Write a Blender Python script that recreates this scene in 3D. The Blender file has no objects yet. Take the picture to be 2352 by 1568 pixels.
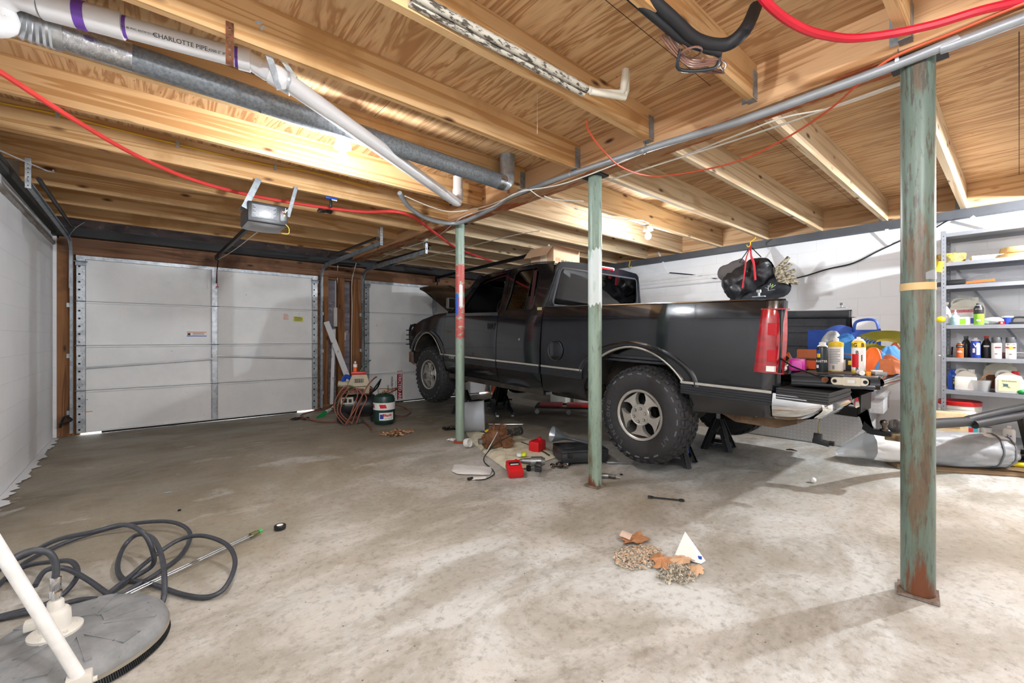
import bpy, bmesh, math, random
from math import sin, cos, pi, radians as R
from mathutils import Vector as V, Matrix as MX, Euler, noise as mnoise
from mathutils.geometry import tessellate_polygon
random.seed(7)
scene = bpy.context.scene
COL = scene.collection

# ------------------------------------------------------------ camera, world, exposure
FPX, TH, HY, CH = 993.0, R(40.45), 775.0, 1.166      # focal length in px, heading, horizon row, eye height
cam_d = bpy.data.cameras.new('camera'); cam = bpy.data.objects.new('camera', cam_d); COL.objects.link(cam)
cam_d.sensor_width = 36; cam_d.lens = FPX*36/2352; cam_d.clip_start = .05
cam_d.shift_y = -(784-HY)/2352
cam.location = (0, 0, CH); cam.rotation_euler = (R(90), 0, -TH)
scene.camera = cam
w = bpy.data.worlds.new('world'); scene.world = w; w.use_nodes = True
bg = w.node_tree.nodes['Background']; bg.inputs[0].default_value = (.93, .96, 1, 1); bg.inputs[1].default_value = 5.0
vs = scene.view_settings
vs.view_transform = 'Standard'; vs.look = 'None'; vs.gamma = 1; vs.use_curve_mapping = False
vs.exposure = 1.0
BULB = 900.0                                        # radiance of a bare bulb

_s, _k = sin(TH), cos(TH)
def ray(u, v):
    t = (u-1176)/FPX
    return V((_s+t*_k, _k-t*_s, -(v-HY)/FPX))
def fl(u, v, z=0):                                   # where the sight line meets a level plane
    r = ray(u, v); q = (z-CH)/r.z; return V((r.x*q, r.y*q, z))
def onX(u, v, X):
    r = ray(u, v); q = X/r.x; return V((X, r.y*q, CH+r.z*q))
def onY(u, v, Y):
    r = ray(u, v); q = Y/r.y; return V((r.x*q, Y, CH+r.z*q))

# ------------------------------------------------------------ materials
def lin(c):
    if isinstance(c, str):
        c = [int(c[i:i+2], 16)/255 for i in (0, 2, 4)]
    return tuple((x/12.92 if x <= .04045 else ((x+.055)/1.055)**2.4) for x in c[:3]) + (1,)
MATS = {}
class NT:
    def __init__(s, name):
        s.m = bpy.data.materials.new(name); s.m.use_nodes = True; s.t = s.m.node_tree; s.n = s.t.nodes
        s.b = s.n['Principled BSDF']; s.out = s.n['Material Output']
    def node(s, typ, **kw):
        n = s.n.new(typ)
        for a, v in kw.items(): setattr(n, a, v)
        return n
    def L(s, a, b): s.t.links.new(a, b)
    def coord(s, scale=(1, 1, 1), rnd=0, rot=(0, 0, 0)):
        tc = s.node('ShaderNodeTexCoord'); mp = s.node('ShaderNodeMapping')
        mp.inputs['Scale'].default_value = scale; mp.inputs['Rotation'].default_value = rot
        s.L(tc.outputs['Object'], mp.inputs[0])
        if rnd:
            oi = s.node('ShaderNodeObjectInfo'); ad = s.node('ShaderNodeMath', operation='MULTIPLY'); ad.inputs[1].default_value = rnd
            s.L(oi.outputs['Random'], ad.inputs[0]); cb = s.node('ShaderNodeCombineXYZ')
            for i in range(3): s.L(ad.outputs[0], cb.inputs[i])
            s.L(cb.outputs[0], mp.inputs['Location'])
        return mp.outputs[0]
    def noise(s, vec, scale, detail=4, rough=.6, dist=0):
        n = s.node('ShaderNodeTexNoise'); s.L(vec, n.inputs['Vector'])
        n.inputs['Scale'].default_value = scale; n.inputs['Detail'].default_value = detail
        n.inputs['Roughness'].default_value = rough; n.inputs['Distortion'].default_value = dist
        return n.outputs['Fac']
    def ramp(s, fac, stops):
        r = s.node('ShaderNodeValToRGB'); s.L(fac, r.inputs[0]); e = r.color_ramp.elements
        while len(e) < len(stops): e.new(.5)
        for i, (p, c) in enumerate(stops):
            e[i].position = p; e[i].color = lin(c) if not isinstance(c, (int, float)) else (c, c, c, 1)
        return r.outputs[0]
    def mix(s, fac, a, b, mode='MIX'):
        m = s.node('ShaderNodeMix', data_type='RGBA', blend_type=mode)
        for sock, val in ((m.inputs[0], fac), (m.inputs[6], a), (m.inputs[7], b)):
            if isinstance(val, (int, float)): sock.default_value = val
            elif isinstance(val, (str, tuple)): sock.default_value = lin(val)
            else: s.L(val, sock)
        return m.outputs[2]
    def bump(s, h, strength=.3, dist=.01):
        b = s.node('ShaderNodeBump'); b.inputs['Strength'].default_value = strength; b.inputs['Distance'].default_value = dist
        s.L(h, b.inputs['Height']); s.L(b.outputs[0], s.b.inputs['Normal'])
    def fin(s, col=None, rough=None, metal=0, coat=0):
        if col is not None:
            if isinstance(col, (str, tuple)): s.b.inputs['Base Color'].default_value = lin(col)
            else: s.L(col, s.b.inputs['Base Color'])
        if rough is not None:
            if isinstance(rough, (int, float)): s.b.inputs['Roughness'].default_value = rough
            else: s.L(rough, s.b.inputs['Roughness'])
        s.b.inputs['Metallic'].default_value = metal; s.b.inputs['Coat Weight'].default_value = coat
        MATS[s.m.name] = s.m; return s.m
def plain(name, col, rough=.5, metal=0, var=.08, sc=6, coat=0, bump=0, em=0):
    """a single colour broken up by a faint procedural mottle"""
    if name in MATS: return MATS[name]
    t = NT(name); c = t.coord(rnd=9)
    n = t.noise(c, sc, 3)
    base = lin(col)
    d = t.node('ShaderNodeHueSaturation'); d.inputs['Color'].default_value = base
    mr = t.node('ShaderNodeMapRange'); t.L(n, mr.inputs[0]); mr.inputs[1].default_value = .3; mr.inputs[2].default_value = .7
    mr.inputs[3].default_value = 1-var; mr.inputs[4].default_value = 1+var; t.L(mr.outputs[0], d.inputs['Value'])
    if bump: t.bump(n, bump, .004)
    if em: t.b.inputs['Emission Color'].default_value = base; t.b.inputs['Emission Strength'].default_value = em
    return t.fin(d.outputs[0], rough, metal, coat)
def worn(name, a, b, lo=.5, hi=.6, sc=(8, 8, 8), rough=.6, metal=0, c3=None, lo3=.6, hi3=.66, sc3=30, bump=.15):
    """colour a worn through to colour b in blotches"""
    t = NT(name); c = t.coord(sc, rnd=7); n = t.noise(c, 1, 6, .65)
    col = t.mix(t.ramp(n, [(lo, 0.0), (hi, 1.0)]), a, b)
    if c3:
        n2 = t.noise(t.coord((sc3,)*3 if isinstance(sc3, (int, float)) else sc3, rnd=3), 1, 3)
        col = t.mix(t.ramp(n2, [(lo3, 0.0), (hi3, 1.0)]), col, c3)
    t.bump(n, bump, .003)
    return t.fin(col, rough, metal)
def timber(name, light, mid, dark, ax=0, knots=True, freq=26, rough=.75, stain=None):
    t = NT(name); st = [freq*.55]*3; st[ax] = .55
    c = t.coord(tuple(st), rnd=31)
    n1 = t.noise(c, .55, 3, .5, .6)
    n0 = t.noise(t.coord((1.1, 1.1, 1.1), rnd=13), 1.2, 2)
    mu = t.node('ShaderNodeMath', operation='MULTIPLY_ADD'); t.L(n1, mu.inputs[0]); mu.inputs[1].default_value = 34; mu.inputs[2].default_value = 0
    sn = t.node('ShaderNodeMath', operation='SINE'); t.L(mu.outputs[0], sn.inputs[0])
    mr = t.node('ShaderNodeMapRange'); t.L(sn.outputs[0], mr.inputs[0]); mr.inputs[1].default_value = -1; mr.inputs[2].default_value = 1
    col = t.ramp(mr.outputs[0], [(0, light), (.62, light), (.93, mid), (1, mid)])
    fine = [freq*9]*3; fine[ax] = 3
    nf = t.noise(t.coord(tuple(fine), rnd=5), 1, 2)
    col = t.mix(t.ramp(nf, [(.35, 0.0), (.75, .35)]), col, mid)
    col = t.mix(t.ramp(n0, [(.35, 0.0), (.72, .45)]), col, mid)
    if knots:
        ks = [7.5]*3; ks[ax] = 2.6
        vo = t.node('ShaderNodeTexVoronoi'); t.L(t.coord(tuple(ks), rnd=17), vo.inputs['Vector']); vo.inputs['Scale'].default_value = 1
        col = t.mix(t.ramp(vo.outputs['Distance'], [(.055, 1.0), (.10, .55), (.15, 0.0)]), col, dark)
    if stain:
        ns = t.noise(t.coord((1.7, 1.7, 1.7), rnd=3), 1, 5)
        col = t.mix(t.ramp(ns, [(.52, 0.0), (.66, .75)]), col, stain)
    t.bump(mr.outputs[0], .08, .002)
    return t.fin(col, rough)

# ------------------------------------------------------------ mesh builder
class MB:
    def __init__(s, M=None): s.bm = bmesh.new(); s.M = M or MX.Identity(4)
    def v(s, p): return s.bm.verts.new(s.M @ V(p))
    def f(s, vs, m=0):
        try: f = s.bm.faces.new(vs)
        except ValueError: return None
        f.material_index = m; return f
    def poly(s, pts, m=0): s.f([s.v(p) for p in pts], m); return s
    def box(s, x0, x1, y0, y1, z0, z1, m=0, bev=0, T=None):
        P = [(x, y, z) for z in (z0, z1) for y in (y0, y1) for x in (x0, x1)]
        if T is not None: P = [T @ V(p) for p in P]
        vs = [s.v(p) for p in P]
        fs = [s.f([vs[i] for i in q], m) for q in ((0, 2, 3, 1), (4, 5, 7, 6), (0, 1, 5, 4), (2, 6, 7, 3), (0, 4, 6, 2), (1, 3, 7, 5))]
        if bev:
            es = {e for f in fs for e in f.edges}
            r = bmesh.ops.bevel(s.bm, geom=list(es), offset=bev, segments=2, affect='EDGES', profile=.6)
            for f in r['faces']: f.material_index = m
        return s
    def cb(s, c, d, m=0, bev=0, rot=None):            # box by centre, size and turn
        T = MX.Translation(V(c)) @ (Euler(rot).to_matrix().to_4x4() if rot else MX.Identity(4))
        return s.box(-d[0]/2, d[0]/2, -d[1]/2, d[1]/2, -d[2]/2, d[2]/2, m, bev, T)
    def bar(s, a, b, w, h, m=0, up=(0, 0, 1)):         # rectangular bar from a to b
        a, b = V(a), V(b); d = (b-a); L = d.length; d.normalize(); u = V(up)
        x = d.cross(u)
        if x.length < 1e-4: x = d.cross(V((1, 0, 0)))
        x.normalize(); z = x.cross(d)
        T = MX((x, d, z)).transposed().to_4x4(); T.translation = a
        return s.box(-w/2, w/2, 0, L, -h/2, h/2, m, 0, T)
    def ring(s, c, x, y, r, n):
        return [s.v(c+x*(r*cos(2*pi*i/n))+y*(r*sin(2*pi*i/n))) for i in range(n)]
    def skin(s, rings, m=0, closed=True):
        for a, b in zip(rings, rings[1:]):
            n = len(a)
            for i in range(n if closed else n-1): s.f([a[i], a[(i+1) % n], b[(i+1) % n], b[i]], m)
    def cyl(s, a, b, r, r2=None, n=16, m=0, caps=True):
        a, b = V(a), V(b); r2 = r if r2 is None else r2; d = (b-a).normalized()
        x = d.orthogonal().normalized(); y = d.cross(x)
        A, B = s.ring(a, x, y, r, n), s.ring(b, x, y, r2, n); s.skin([A, B], m)
        if caps: s.f(A[::-1], m); s.f(B, m)
        return s
    def tube(s, pts, r, n=8, m=0, smooth=0, closed=False, flat=None):
        P = [V(p) for p in pts]
        if smooth: P = crom(P, smooth, closed)
        rs = []; x = None; N = len(P)
        for i, p in enumerate(P):
            q0 = P[(i-1) % N] if (closed or i) else P[i]; q1 = P[(i+1) % N] if (closed or i < N-1) else P[i]
            d = (q1-q0)
            if d.length < 1e-7: continue
            d.normalize()
            x = (d.orthogonal() if x is None else x-d*x.dot(d)).normalized(); y = d.cross(x)
            rr = r(i/(N-1)) if callable(r) else r
            rs.append(s.ring(p, x, y*(flat or 1), rr, n))
        if closed: rs.append(rs[0])
        s.skin(rs, m)
        if not closed: s.f(rs[0][::-1], m); s.f(rs[-1], m)
        return s
    def lathe(s, prof, n=24, m=0, T=None, ms=None, sq=None, caps=True):
        T = T or MX.Identity(4); rs = []
        for r, z in prof:
            ring = []
            for i in range(n):
                a = 2*pi*i/n; cx, cy = cos(a), sin(a)
                if sq:                                 # squarish section (superellipse), sq=(exponent, y ratio)
                    e = 2/sq[0]; cx = math.copysign(abs(cx)**e, cx); cy = math.copysign(abs(cy)**e, cy)*sq[1]
                ring.append(s.v(T @ V((r*cx, r*cy, z))))
            rs.append(ring)
        for j, (a, b) in enumerate(zip(rs, rs[1:])):
            for i in range(n): s.f([a[i], a[(i+1) % n], b[(i+1) % n], b[i]], ms[j] if ms else m)
        if caps and prof[0][0] > 1e-4: s.f(rs[0][::-1], ms[0] if ms else m)
        if caps and prof[-1][0] > 1e-4: s.f(rs[-1], ms[-1] if ms else m)
        return s
    def ball(s, c, r, m=0, n=14, sc=(1, 1, 1), T=None):
        pr = [(max(r*sin(pi*i/(n//2+2)), 1e-5), -r*cos(pi*i/(n//2+2))) for i in range(n//2+3)]
        TT = (T or MX.Identity(4)) @ MX.Translation(V(c)) @ MX.Diagonal((*sc, 1)); return s.lathe(pr, n, m, TT)
    def grid(s, fn, nu, nv, m=0, cu=False, th=None):
        G = [[s.v(fn(i/nu, j/nv)) for j in range(nv+1)] for i in range(nu+1 if not cu else nu)]
        if cu: G.append(G[0])
        for i in range(nu):
            for j in range(nv): s.f([G[i][j], G[i+1][j], G[i+1][j+1], G[i][j+1]], m)
        return G
    def plate(s, outer, holes=(), mapf=None, off=(0, 0, .01), m=0, mb=None):
        """flat panel with holes, given thickness; outer/holes are 2-D, mapf puts them in space"""
        mapf = mapf or (lambda p: V((p[0], p[1], 0))); off = V(off); mb = m if mb is None else mb
        loops = [list(outer)]+[list(h) for h in holes]; flat = [p for l in loops for p in l]
        tri = tessellate_polygon([[V((p[0], p[1], 0)) for p in l] for l in loops])
        A = [s.v(mapf(p)) for p in flat]; B = [s.v(V(mapf(p))+off) for p in flat]
        for t in tri: s.f([A[i] for i in t], m); s.f([B[i] for i in reversed(t)], mb)
        k = 0
        for l in loops:
            n = len(l)
            for i in range(n):
                a, b = k+i, k+(i+1) % n; s.f([A[a], A[b], B[b], B[a]], m)
            k += n
        return s
    def prism(s, poly, a, b, axis=0, m=0, T=None):
        def mp(p, t):
            q = [0, 0, 0]; i = [0, 1, 2]; i.remove(axis); q[axis] = t; q[i[0]], q[i[1]] = p; q = V(q); return T @ q if T else q
        A = [s.v(mp(p, a)) for p in poly]; B = [s.v(mp(p, b)) for p in poly]; s.skin([A, B], m)
        s.f(A[::-1], m); s.f(B, m); return s
    def text(s, st, size, T, m=0, depth=.0004, bold=0, align='CENTER', sx=1):
        cu = bpy.data.curves.new('t', 'FONT'); cu.body = st; cu.size = size; cu.align_x = align; cu.align_y = 'CENTER'
        cu.extrude = depth; cu.offset = bold; cu.resolution_u = 3
        ob = bpy.data.objects.new('t', cu); me = ob.to_mesh(); vs = [s.v(T @ V((v.co.x*sx, v.co.y, v.co.z))) for v in me.vertices]
        for p in me.polygons: s.f([vs[i] for i in p.vertices], m)
        ob.to_mesh_clear(); bpy.data.objects.remove(ob); bpy.data.curves.remove(cu); return s
    def build(s, name, mats, parent=None, ang=38, **kw):
        bmesh.ops.recalc_face_normals(s.bm, faces=s.bm.faces[:])
        me = bpy.data.meshes.new(name); s.bm.to_mesh(me); s.bm.free()
        for mm in (mats if isinstance(mats, (list, tuple)) else [mats]): me.materials.append(mm)
        if ang:
            me.polygons.foreach_set('use_smooth', [True]*len(me.polygons)); me.set_sharp_from_angle(angle=R(ang))
        o = bpy.data.objects.new(name, me); COL.objects.link(o)
        if parent: o.parent = parent
        for k, v_ in kw.items(): o[k] = v_
        return o
def crom(P, k, closed=False):
    out = []; n = len(P)
    for i in range(n if closed else n-1):
        p0 = P[(i-1) % n] if (closed or i) else P[0]; p1 = P[i]; p2 = P[(i+1) % n]; p3 = P[(i+2) % n] if (closed or i+2 < n) else P[-1]
        for j in range(k):
            t = j/k
            out.append(.5*((2*p1)+(p2-p0)*t+(2*p0-5*p1+4*p2-p3)*t*t+(3*p1-p0-3*p2+p3)*t**3))
    if not closed: out.append(P[-1])
    return out
def thing(name, label, cat, loc=(0, 0, 0), rot=(0, 0, 0), group=None):
    o = bpy.data.objects.new(name, None); COL.objects.link(o); o.empty_display_size = .1
    o.location = loc; o.rotation_euler = rot; return tag(o, label, cat, group)
def tag(o, label, cat, group=None, kind=None):
    o['label'] = label; o['category'] = cat
    if group: o['group'] = group
    if kind: o['kind'] = kind
    return o
def one(mb, name, mats, label, cat, loc=(0, 0, 0), rot=(0, 0, 0), group=None, kind=None, ang=38):
    o = mb.build(name, mats, ang=ang); o.location = loc; o.rotation_euler = rot; return tag(o, label, cat, group, kind)
def copy_tree(o, parent=None):
    c = o.copy(); COL.objects.link(c)
    if parent: c.parent = parent
    for ch in list(o.children): copy_tree(ch, c)
    return c
def rrect(x0, x1, y0, y1, r, n=4):
    P = []
    for cx, cy, a0 in ((x1-r, y1-r, 0), (x0+r, y1-r, 90), (x0+r, y0+r, 180), (x1-r, y0+r, 270)):
        for i in range(n+1):
            a = R(a0+90*i/n); P.append((cx+r*cos(a), cy+r*sin(a)))
    return P
# ------------------------------------------------------------ shared materials
GALV = worn('galvanised_steel', 'BFC4C8', '9DA3A9', .42, .6, (14, 14, 14), .38, .5)
DGALV = worn('dull_galvanised', '9AA1A7', '7C838A', .42, .6, (14, 14, 14), .45, .35)
BLACKM = plain('black_metal', '17181A', .45, .4)
CHROME = plain('chrome', 'D6D8DA', .09, 1, .03)
STEEL = plain('bare_steel', '9A9C9E', .35, .8)
RUBBER = plain('black_rubber', '1B1B1C', .75)
WHITEP = plain('white_plastic', 'E6E6E2', .4)
BLKP = plain('black_plastic', '1C1D20', .38)
RUST = worn('rust', '7A4A2C', '4A2C1C', .45, .6, (20, 20, 20), .85)
WHITEPAINT = plain('white_paint', 'D9D9D7', .55)
CARD = plain('cardboard', 'C2A183', .85, var=.05)
REDP = plain('red_plastic', 'C5151D', .35)
YELP = plain('yellow_plastic', 'E8C321', .4)
BLUEP = plain('blue_plastic', '1D4BB0', .35)
PAPER = plain('white_paper', 'ECEBE8', .7, var=.03)
GREENP = plain('green_plastic', '0E8A3C', .35)
ORGP = plain('orange_plastic', 'E4662A', .45)
INK = plain('black_ink', '17171A', .6)
J_L = timber('pine_joist', 'E3BE8C', 'C0905A', '5F3A24', 0, stain='B58853')
J_R = timber('pale_pine_joist', 'E0CBA8', 'BFA17A', '5E3B22', 0)
BEAMW = timber('orange_pine_beam', 'DDB488', 'B58558', '52301E', 1)
HDRW = timber('header_timber', '8C6446', '684630', '2E1A10', 0, stain='4A2A1A')
STUDW = timber('stud_timber', '9B6A3E', '6F4526', '3A2214', 2, stain='5B3A24')

# plywood deck: grain runs along y, seams every 1.22 m
t = NT('plywood')
c = t.coord((5.5, .55, 5.5)); n1 = t.noise(c, 1.0, 4, .62, 1.2)
c2 = t.coord((40, 2.2, 40)); n2 = t.noise(c2, 1, 3)
mu = t.node('ShaderNodeMath', operation='MULTIPLY'); t.L(n1, mu.inputs[0]); mu.inputs[1].default_value = 42
sn = t.node('ShaderNodeMath', operation='SINE'); t.L(mu.outputs[0], sn.inputs[0])
mr = t.node('ShaderNodeMapRange'); t.L(sn.outputs[0], mr.inputs[0]); mr.inputs[1].default_value = -1
col = t.ramp(mr.outputs[0], [(0, 'DDB88A'), (.55, 'D2A97A'), (1, 'AE7F52')])
col = t.mix(t.ramp(n2, [(.4, 0.0), (.75, .45)]), col, 'A07C58')
n3 = t.noise(t.coord((.9, .9, .9)), 1, 4); col = t.mix(t.ramp(n3, [(.45, 0.0), (.7, .5)]), col, 'BC9A74')
bt = t.node('ShaderNodeTexBrick'); t.L(t.coord((1, 1, 1), rot=(0, 0, 0)), bt.inputs[0])
bt.inputs['Scale'].default_value = 1; bt.inputs['Brick Width'].default_value = 2.44; bt.inputs['Row Height'].default_value = 1.22
bt.inputs['Mortar Size'].default_value = .0022; bt.inputs['Mortar Smooth'].default_value = 0
col = t.mix(bt.outputs['Fac'], col, '4A2E1A')
sp = t.node('ShaderNodeTexVoronoi'); t.L(t.coord((2.6, 1.1, 1)), sp.inputs['Vector'])
col = t.mix(t.ramp(sp.outputs['Distance'], [(.035, .8), (.06, 0.0)]), col, '4E2A17')
t.bump(mr.outputs[0], .05, .002); PLY = t.fin(col, .8)

# concrete floor
t = NT('stained_concrete')
c = t.coord((1, 1, 1))
a = t.noise(c, .42, 6, .62, .35); b = t.noise(t.coord((1.15, 2.2, 1), rot=(0, 0, .5)), 1.0, 8, .7, .5); f = t.noise(c, 26, 5, .75); g = t.noise(c, 140, 2)
sep = t.node('ShaderNodeSeparateXYZ'); t.L(c, sep.inputs[0])
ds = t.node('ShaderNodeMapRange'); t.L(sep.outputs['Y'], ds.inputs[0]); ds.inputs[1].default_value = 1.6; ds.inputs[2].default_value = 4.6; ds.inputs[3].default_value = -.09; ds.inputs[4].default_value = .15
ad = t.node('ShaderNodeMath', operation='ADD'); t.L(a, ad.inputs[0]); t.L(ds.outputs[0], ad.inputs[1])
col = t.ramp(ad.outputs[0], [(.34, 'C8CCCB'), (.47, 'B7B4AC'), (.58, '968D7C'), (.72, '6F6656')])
col = t.mix(t.ramp(b, [(.44, 0.0), (.56, .6), (.68, .85)]), col, '8F897B')
col = t.mix(t.ramp(b, [(.28, .75), (.41, 0.0)]), col, 'CFD3D2')
o_ = t.noise(t.coord((1.6, 1.6, 1)), 1, 5, .7); col = t.mix(t.ramp(o_, [(.6, 0.0), (.72, .65)]), col, '6B5C48')
col = t.mix(t.ramp(f, [(.5, 0.0), (.68, .55)]), col, '787064')
col = t.mix(t.ramp(g, [(.66, 0.0), (.76, .35)]), col, 'EDEBE8')
vo = t.node('ShaderNodeTexVoronoi'); t.L(t.coord((2.3, 2.3, 1)), vo.inputs['Vector']); col = t.mix(t.ramp(vo.outputs['Distance'], [(.03, .8), (.055, 0.0)]), col, '40372E')
t.bump(f, .25, .002)
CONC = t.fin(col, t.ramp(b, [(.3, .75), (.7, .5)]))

def blockwall(name, rot, light='D6D7D9'):
    t = NT(name); c = t.coord((1, 1, 1), rot=rot); bt = t.node('ShaderNodeTexBrick'); t.L(c, bt.inputs[0])
    for k_, v_ in (('Scale', 1), ('Brick Width', .406), ('Row Height', .203), ('Mortar Size', .0055), ('Mortar Smooth', .6)): bt.inputs[k_].default_value = v_
    n = t.noise(t.coord((1, 1, 1)), 9, 5); n2 = t.noise(t.coord((1, 1, 1)), 1.3, 4)
    col = t.ramp(n2, [(.3, light), (.7, 'CBCCCF')]); col = t.mix(t.ramp(bt.outputs['Fac'], [(0, 0.0), (1, .10)]), col, 'A9AAAD')
    inv = t.node('ShaderNodeMath', operation='SUBTRACT'); inv.inputs[0].default_value = 1; t.L(bt.outputs['Fac'], inv.inputs[1])
    ad = t.node('ShaderNodeMath', operation='MULTIPLY_ADD'); t.L(n, ad.inputs[0]); ad.inputs[1].default_value = .5; t.L(inv.outputs[0], ad.inputs[2])
    t.bump(ad.outputs[0], .35, .004)
    return t.fin(col, .6)
BLK_X = blockwall('painted_block_side', (R(-90), 0, 0))
# for walls whose faces look along x, turn (y,z) into the brick plane
def blockwall_x(name):
    t = NT(name); tc = t.node('ShaderNodeTexCoord'); sp = t.node('ShaderNodeSeparateXYZ'); cb = t.node('ShaderNodeCombineXYZ')
    t.L(tc.outputs['Object'], sp.inputs[0]); t.L(sp.outputs['Y'], cb.inputs['X']); t.L(sp.outputs['Z'], cb.inputs['Y'])
    bt = t.node('ShaderNodeTexBrick'); t.L(cb.outputs[0], bt.inputs[0])
    for k_, v_ in (('Scale', 1), ('Brick Width', .406), ('Row Height', .203), ('Mortar Size', .005), ('Mortar Smooth', .7)): bt.inputs[k_].default_value = v_
    n = t.noise(t.coord(), 9, 5); n2 = t.noise(t.coord(), 1.1, 4)
    col = t.ramp(n2, [(.3, 'E6E7E9'), (.7, 'DCDDE0')]); col = t.mix(t.ramp(bt.outputs['Fac'], [(0, 0.0), (1, .12)]), col, 'A5A6AA')
    inv = t.node('ShaderNodeMath', operation='SUBTRACT'); inv.inputs[0].default_value = 1; t.L(bt.outputs['Fac'], inv.inputs[1])
    ad = t.node('ShaderNodeMath', operation='MULTIPLY_ADD'); t.L(n, ad.inputs[0]); ad.inputs[1].default_value = .5; t.L(inv.outputs[0], ad.inputs[2])
    t.bump(ad.outputs[0], .3, .004)
    return t.fin(col, .6)
BLKW = blockwall_x('painted_block')

# ------------------------------------------------------------ room shell
XL, XR, YD, ZC = -.80, 6.32, 7.30, 2.70       # left wall, right wall, door plane, deck underside
ZJL, ZJR, ZB = 2.495, 2.45, 2.44              # joist undersides left / right, beam underside
XB = 2.69
def S(mb, name, mats, kind='structure', ang=38):
    o = mb.build(name, mats, ang=ang); o['kind'] = kind; return o
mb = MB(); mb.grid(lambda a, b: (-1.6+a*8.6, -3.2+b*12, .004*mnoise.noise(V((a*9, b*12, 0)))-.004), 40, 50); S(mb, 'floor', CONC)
mb = MB().box(-1.6, 7.0, -3.2, 8.4, ZC, ZC+.02); S(mb, 'ceiling', PLY)
mb = MB().box(XL-.2, XL, -3.2, YD+.35, -.02, 2.40)
mb.box(XL-.2, XL-.03, -3.2, YD+.35, 2.40, ZC); S(mb, 'wall_left', BLKW)
MBR = worn('mortar_smear', '7A6F66', '9A948E', .45, .6, (4, 4, 4), .8)
# thin, rough mortar edge along the top of the left wall, and the painted ledge over it
mb = MB()
mb.grid(lambda a, b: (XL+.002+.02*sin(b*pi), 1+a*(YD-1), 2.24+.05*b+.012*mnoise.noise(V((a*30, 0, 0)))), 60, 3); S(mb, 'trim_1', MBR)
mb = MB().box(XL+.001, XL+.045, .6, YD-.02, 2.37, 2.45); S(mb, 'trim_2', plain('bitumen_sill', '3B3C3A', .8))
mb = MB().box(XL-.2, XR+.2, -3.3, -3.15, -.02, ZC); S(mb, 'wall_back', BLK_X)
mb = MB().box(XR, XR+.2, -3.2, YD+.35, -.02, ZC); S(mb, 'wall_right', BLKW)
SILL = plain('grey_painted_sill', '4B4D52', .6, var=.2, sc=3)
mb = MB().box(XR-.10, XR-.001, -3.0, YD, ZJR-.085, ZJR-.001); S(mb, 'trim_3', SILL)
# rim board over the sill on the right wall
mb = MB().box(XR-.045, XR-.002, -3.0, YD, ZJR, ZC-.001); o = S(mb, 'trim_4', timber('rim_board', 'E0BE94', 'BE946A', '5A3418', 1))

# front wall with its two door openings: studs, sheathing, jambs
DX0, DX1 = -.61, 2.12; EX0, EX1 = 2.88, 5.62; DH = 2.15
SHEATH = worn('grey_sheathing', '8D8A93', '6A6670', .4, .62, (3, 3, 12), .8, 0, 'B3AFB2', .6, .7, 9)
mb = MB().box(XL-.2, DX0-.16, YD-.02, YD+.2, -.02, 2.4); S(mb, 'wall_front', BLKW)
mb = MB().box(DX1, EX0, YD+.12, YD+.15, 0, DH+.2); mb.box(XL-.2, XR+.2, YD+.202, YD+.22, DH+.1, ZC+.02); S(mb, 'wall_front_sheathing', SHEATH)
mb = MB().box(EX1+.1, XR, YD-.02, YD+.2, -.02, 2.4); S(mb, 'wall_front_pier', BLKW)
mb = MB().box(DX0-.16, DX0-.02, YD-.02, YD+.14, 0, DH+.18).box(DX0-.025, DX0+.03, YD+.034, YD+.12, 0, DH+.1); S(mb, 'trim_5', STUDW)
mb = MB().box(DX0-.14, DX1+.16, YD+.031, YD+.12, DH-.03, DH+.20).box(DX0-.14, DX1+.16, YD-.03, YD+.031, DH+.002, DH+.20); S(mb, 'trim_6', HDRW)
mb = MB().box(DX1+.16, XR-.1, YD+.031, YD+.12, DH-.03, DH+.19).box(DX1+.16, XR-.1, YD-.02, YD+.031, DH+.002, DH+.19); S(mb, 'trim_7', HDRW)
mb = MB().box(XL, XR, YD-.16, YD+.1, DH+.20, ZJR-.002); S(mb, 'trim_8', plain('blackened_steel_beam', '1B1B1C', .6))
for i, (a, b) in enumerate(((DX1+.05, DX1+.17), (DX1+.33, DX1+.43), (EX0-.20, EX0-.02))):
    mb = MB().box(a, b, YD-.01, YD+.12, 0, DH+(.2 if i != 1 else .03)); S(mb, 'trim_%d' % (9+i), STUDW)
mb = MB().box(DX1+.05, EX0-.02, YD-.02, YD+.13, 0, .09).box(DX1-.03, DX1+.06, YD+.034, YD+.12, 0, DH+.1).box(EX0-.03, EX0+.03, YD+.034, YD+.12, 0, DH+.1); S(mb, 'trim_12', HDRW)
mb = MB().box(EX1+.02, EX1+.1, YD-.02, YD+.14, 0, DH+.18).box(EX1-.03, EX1+.03, YD+.034, YD+.12, 0, DH+.1); S(mb, 'trim_13', STUDW)

mb = MB(); mb.grid(lambda a, b: (XL+.002+b*(.05+.07*max(0, mnoise.noise(V((a*26, 0, 3))))+.05*mnoise.noise(V((a*70, 0, 1)))), 2.2+a*5.0, .0035), 160, 2); S(mb, 'trim_14', BLKW)
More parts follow.
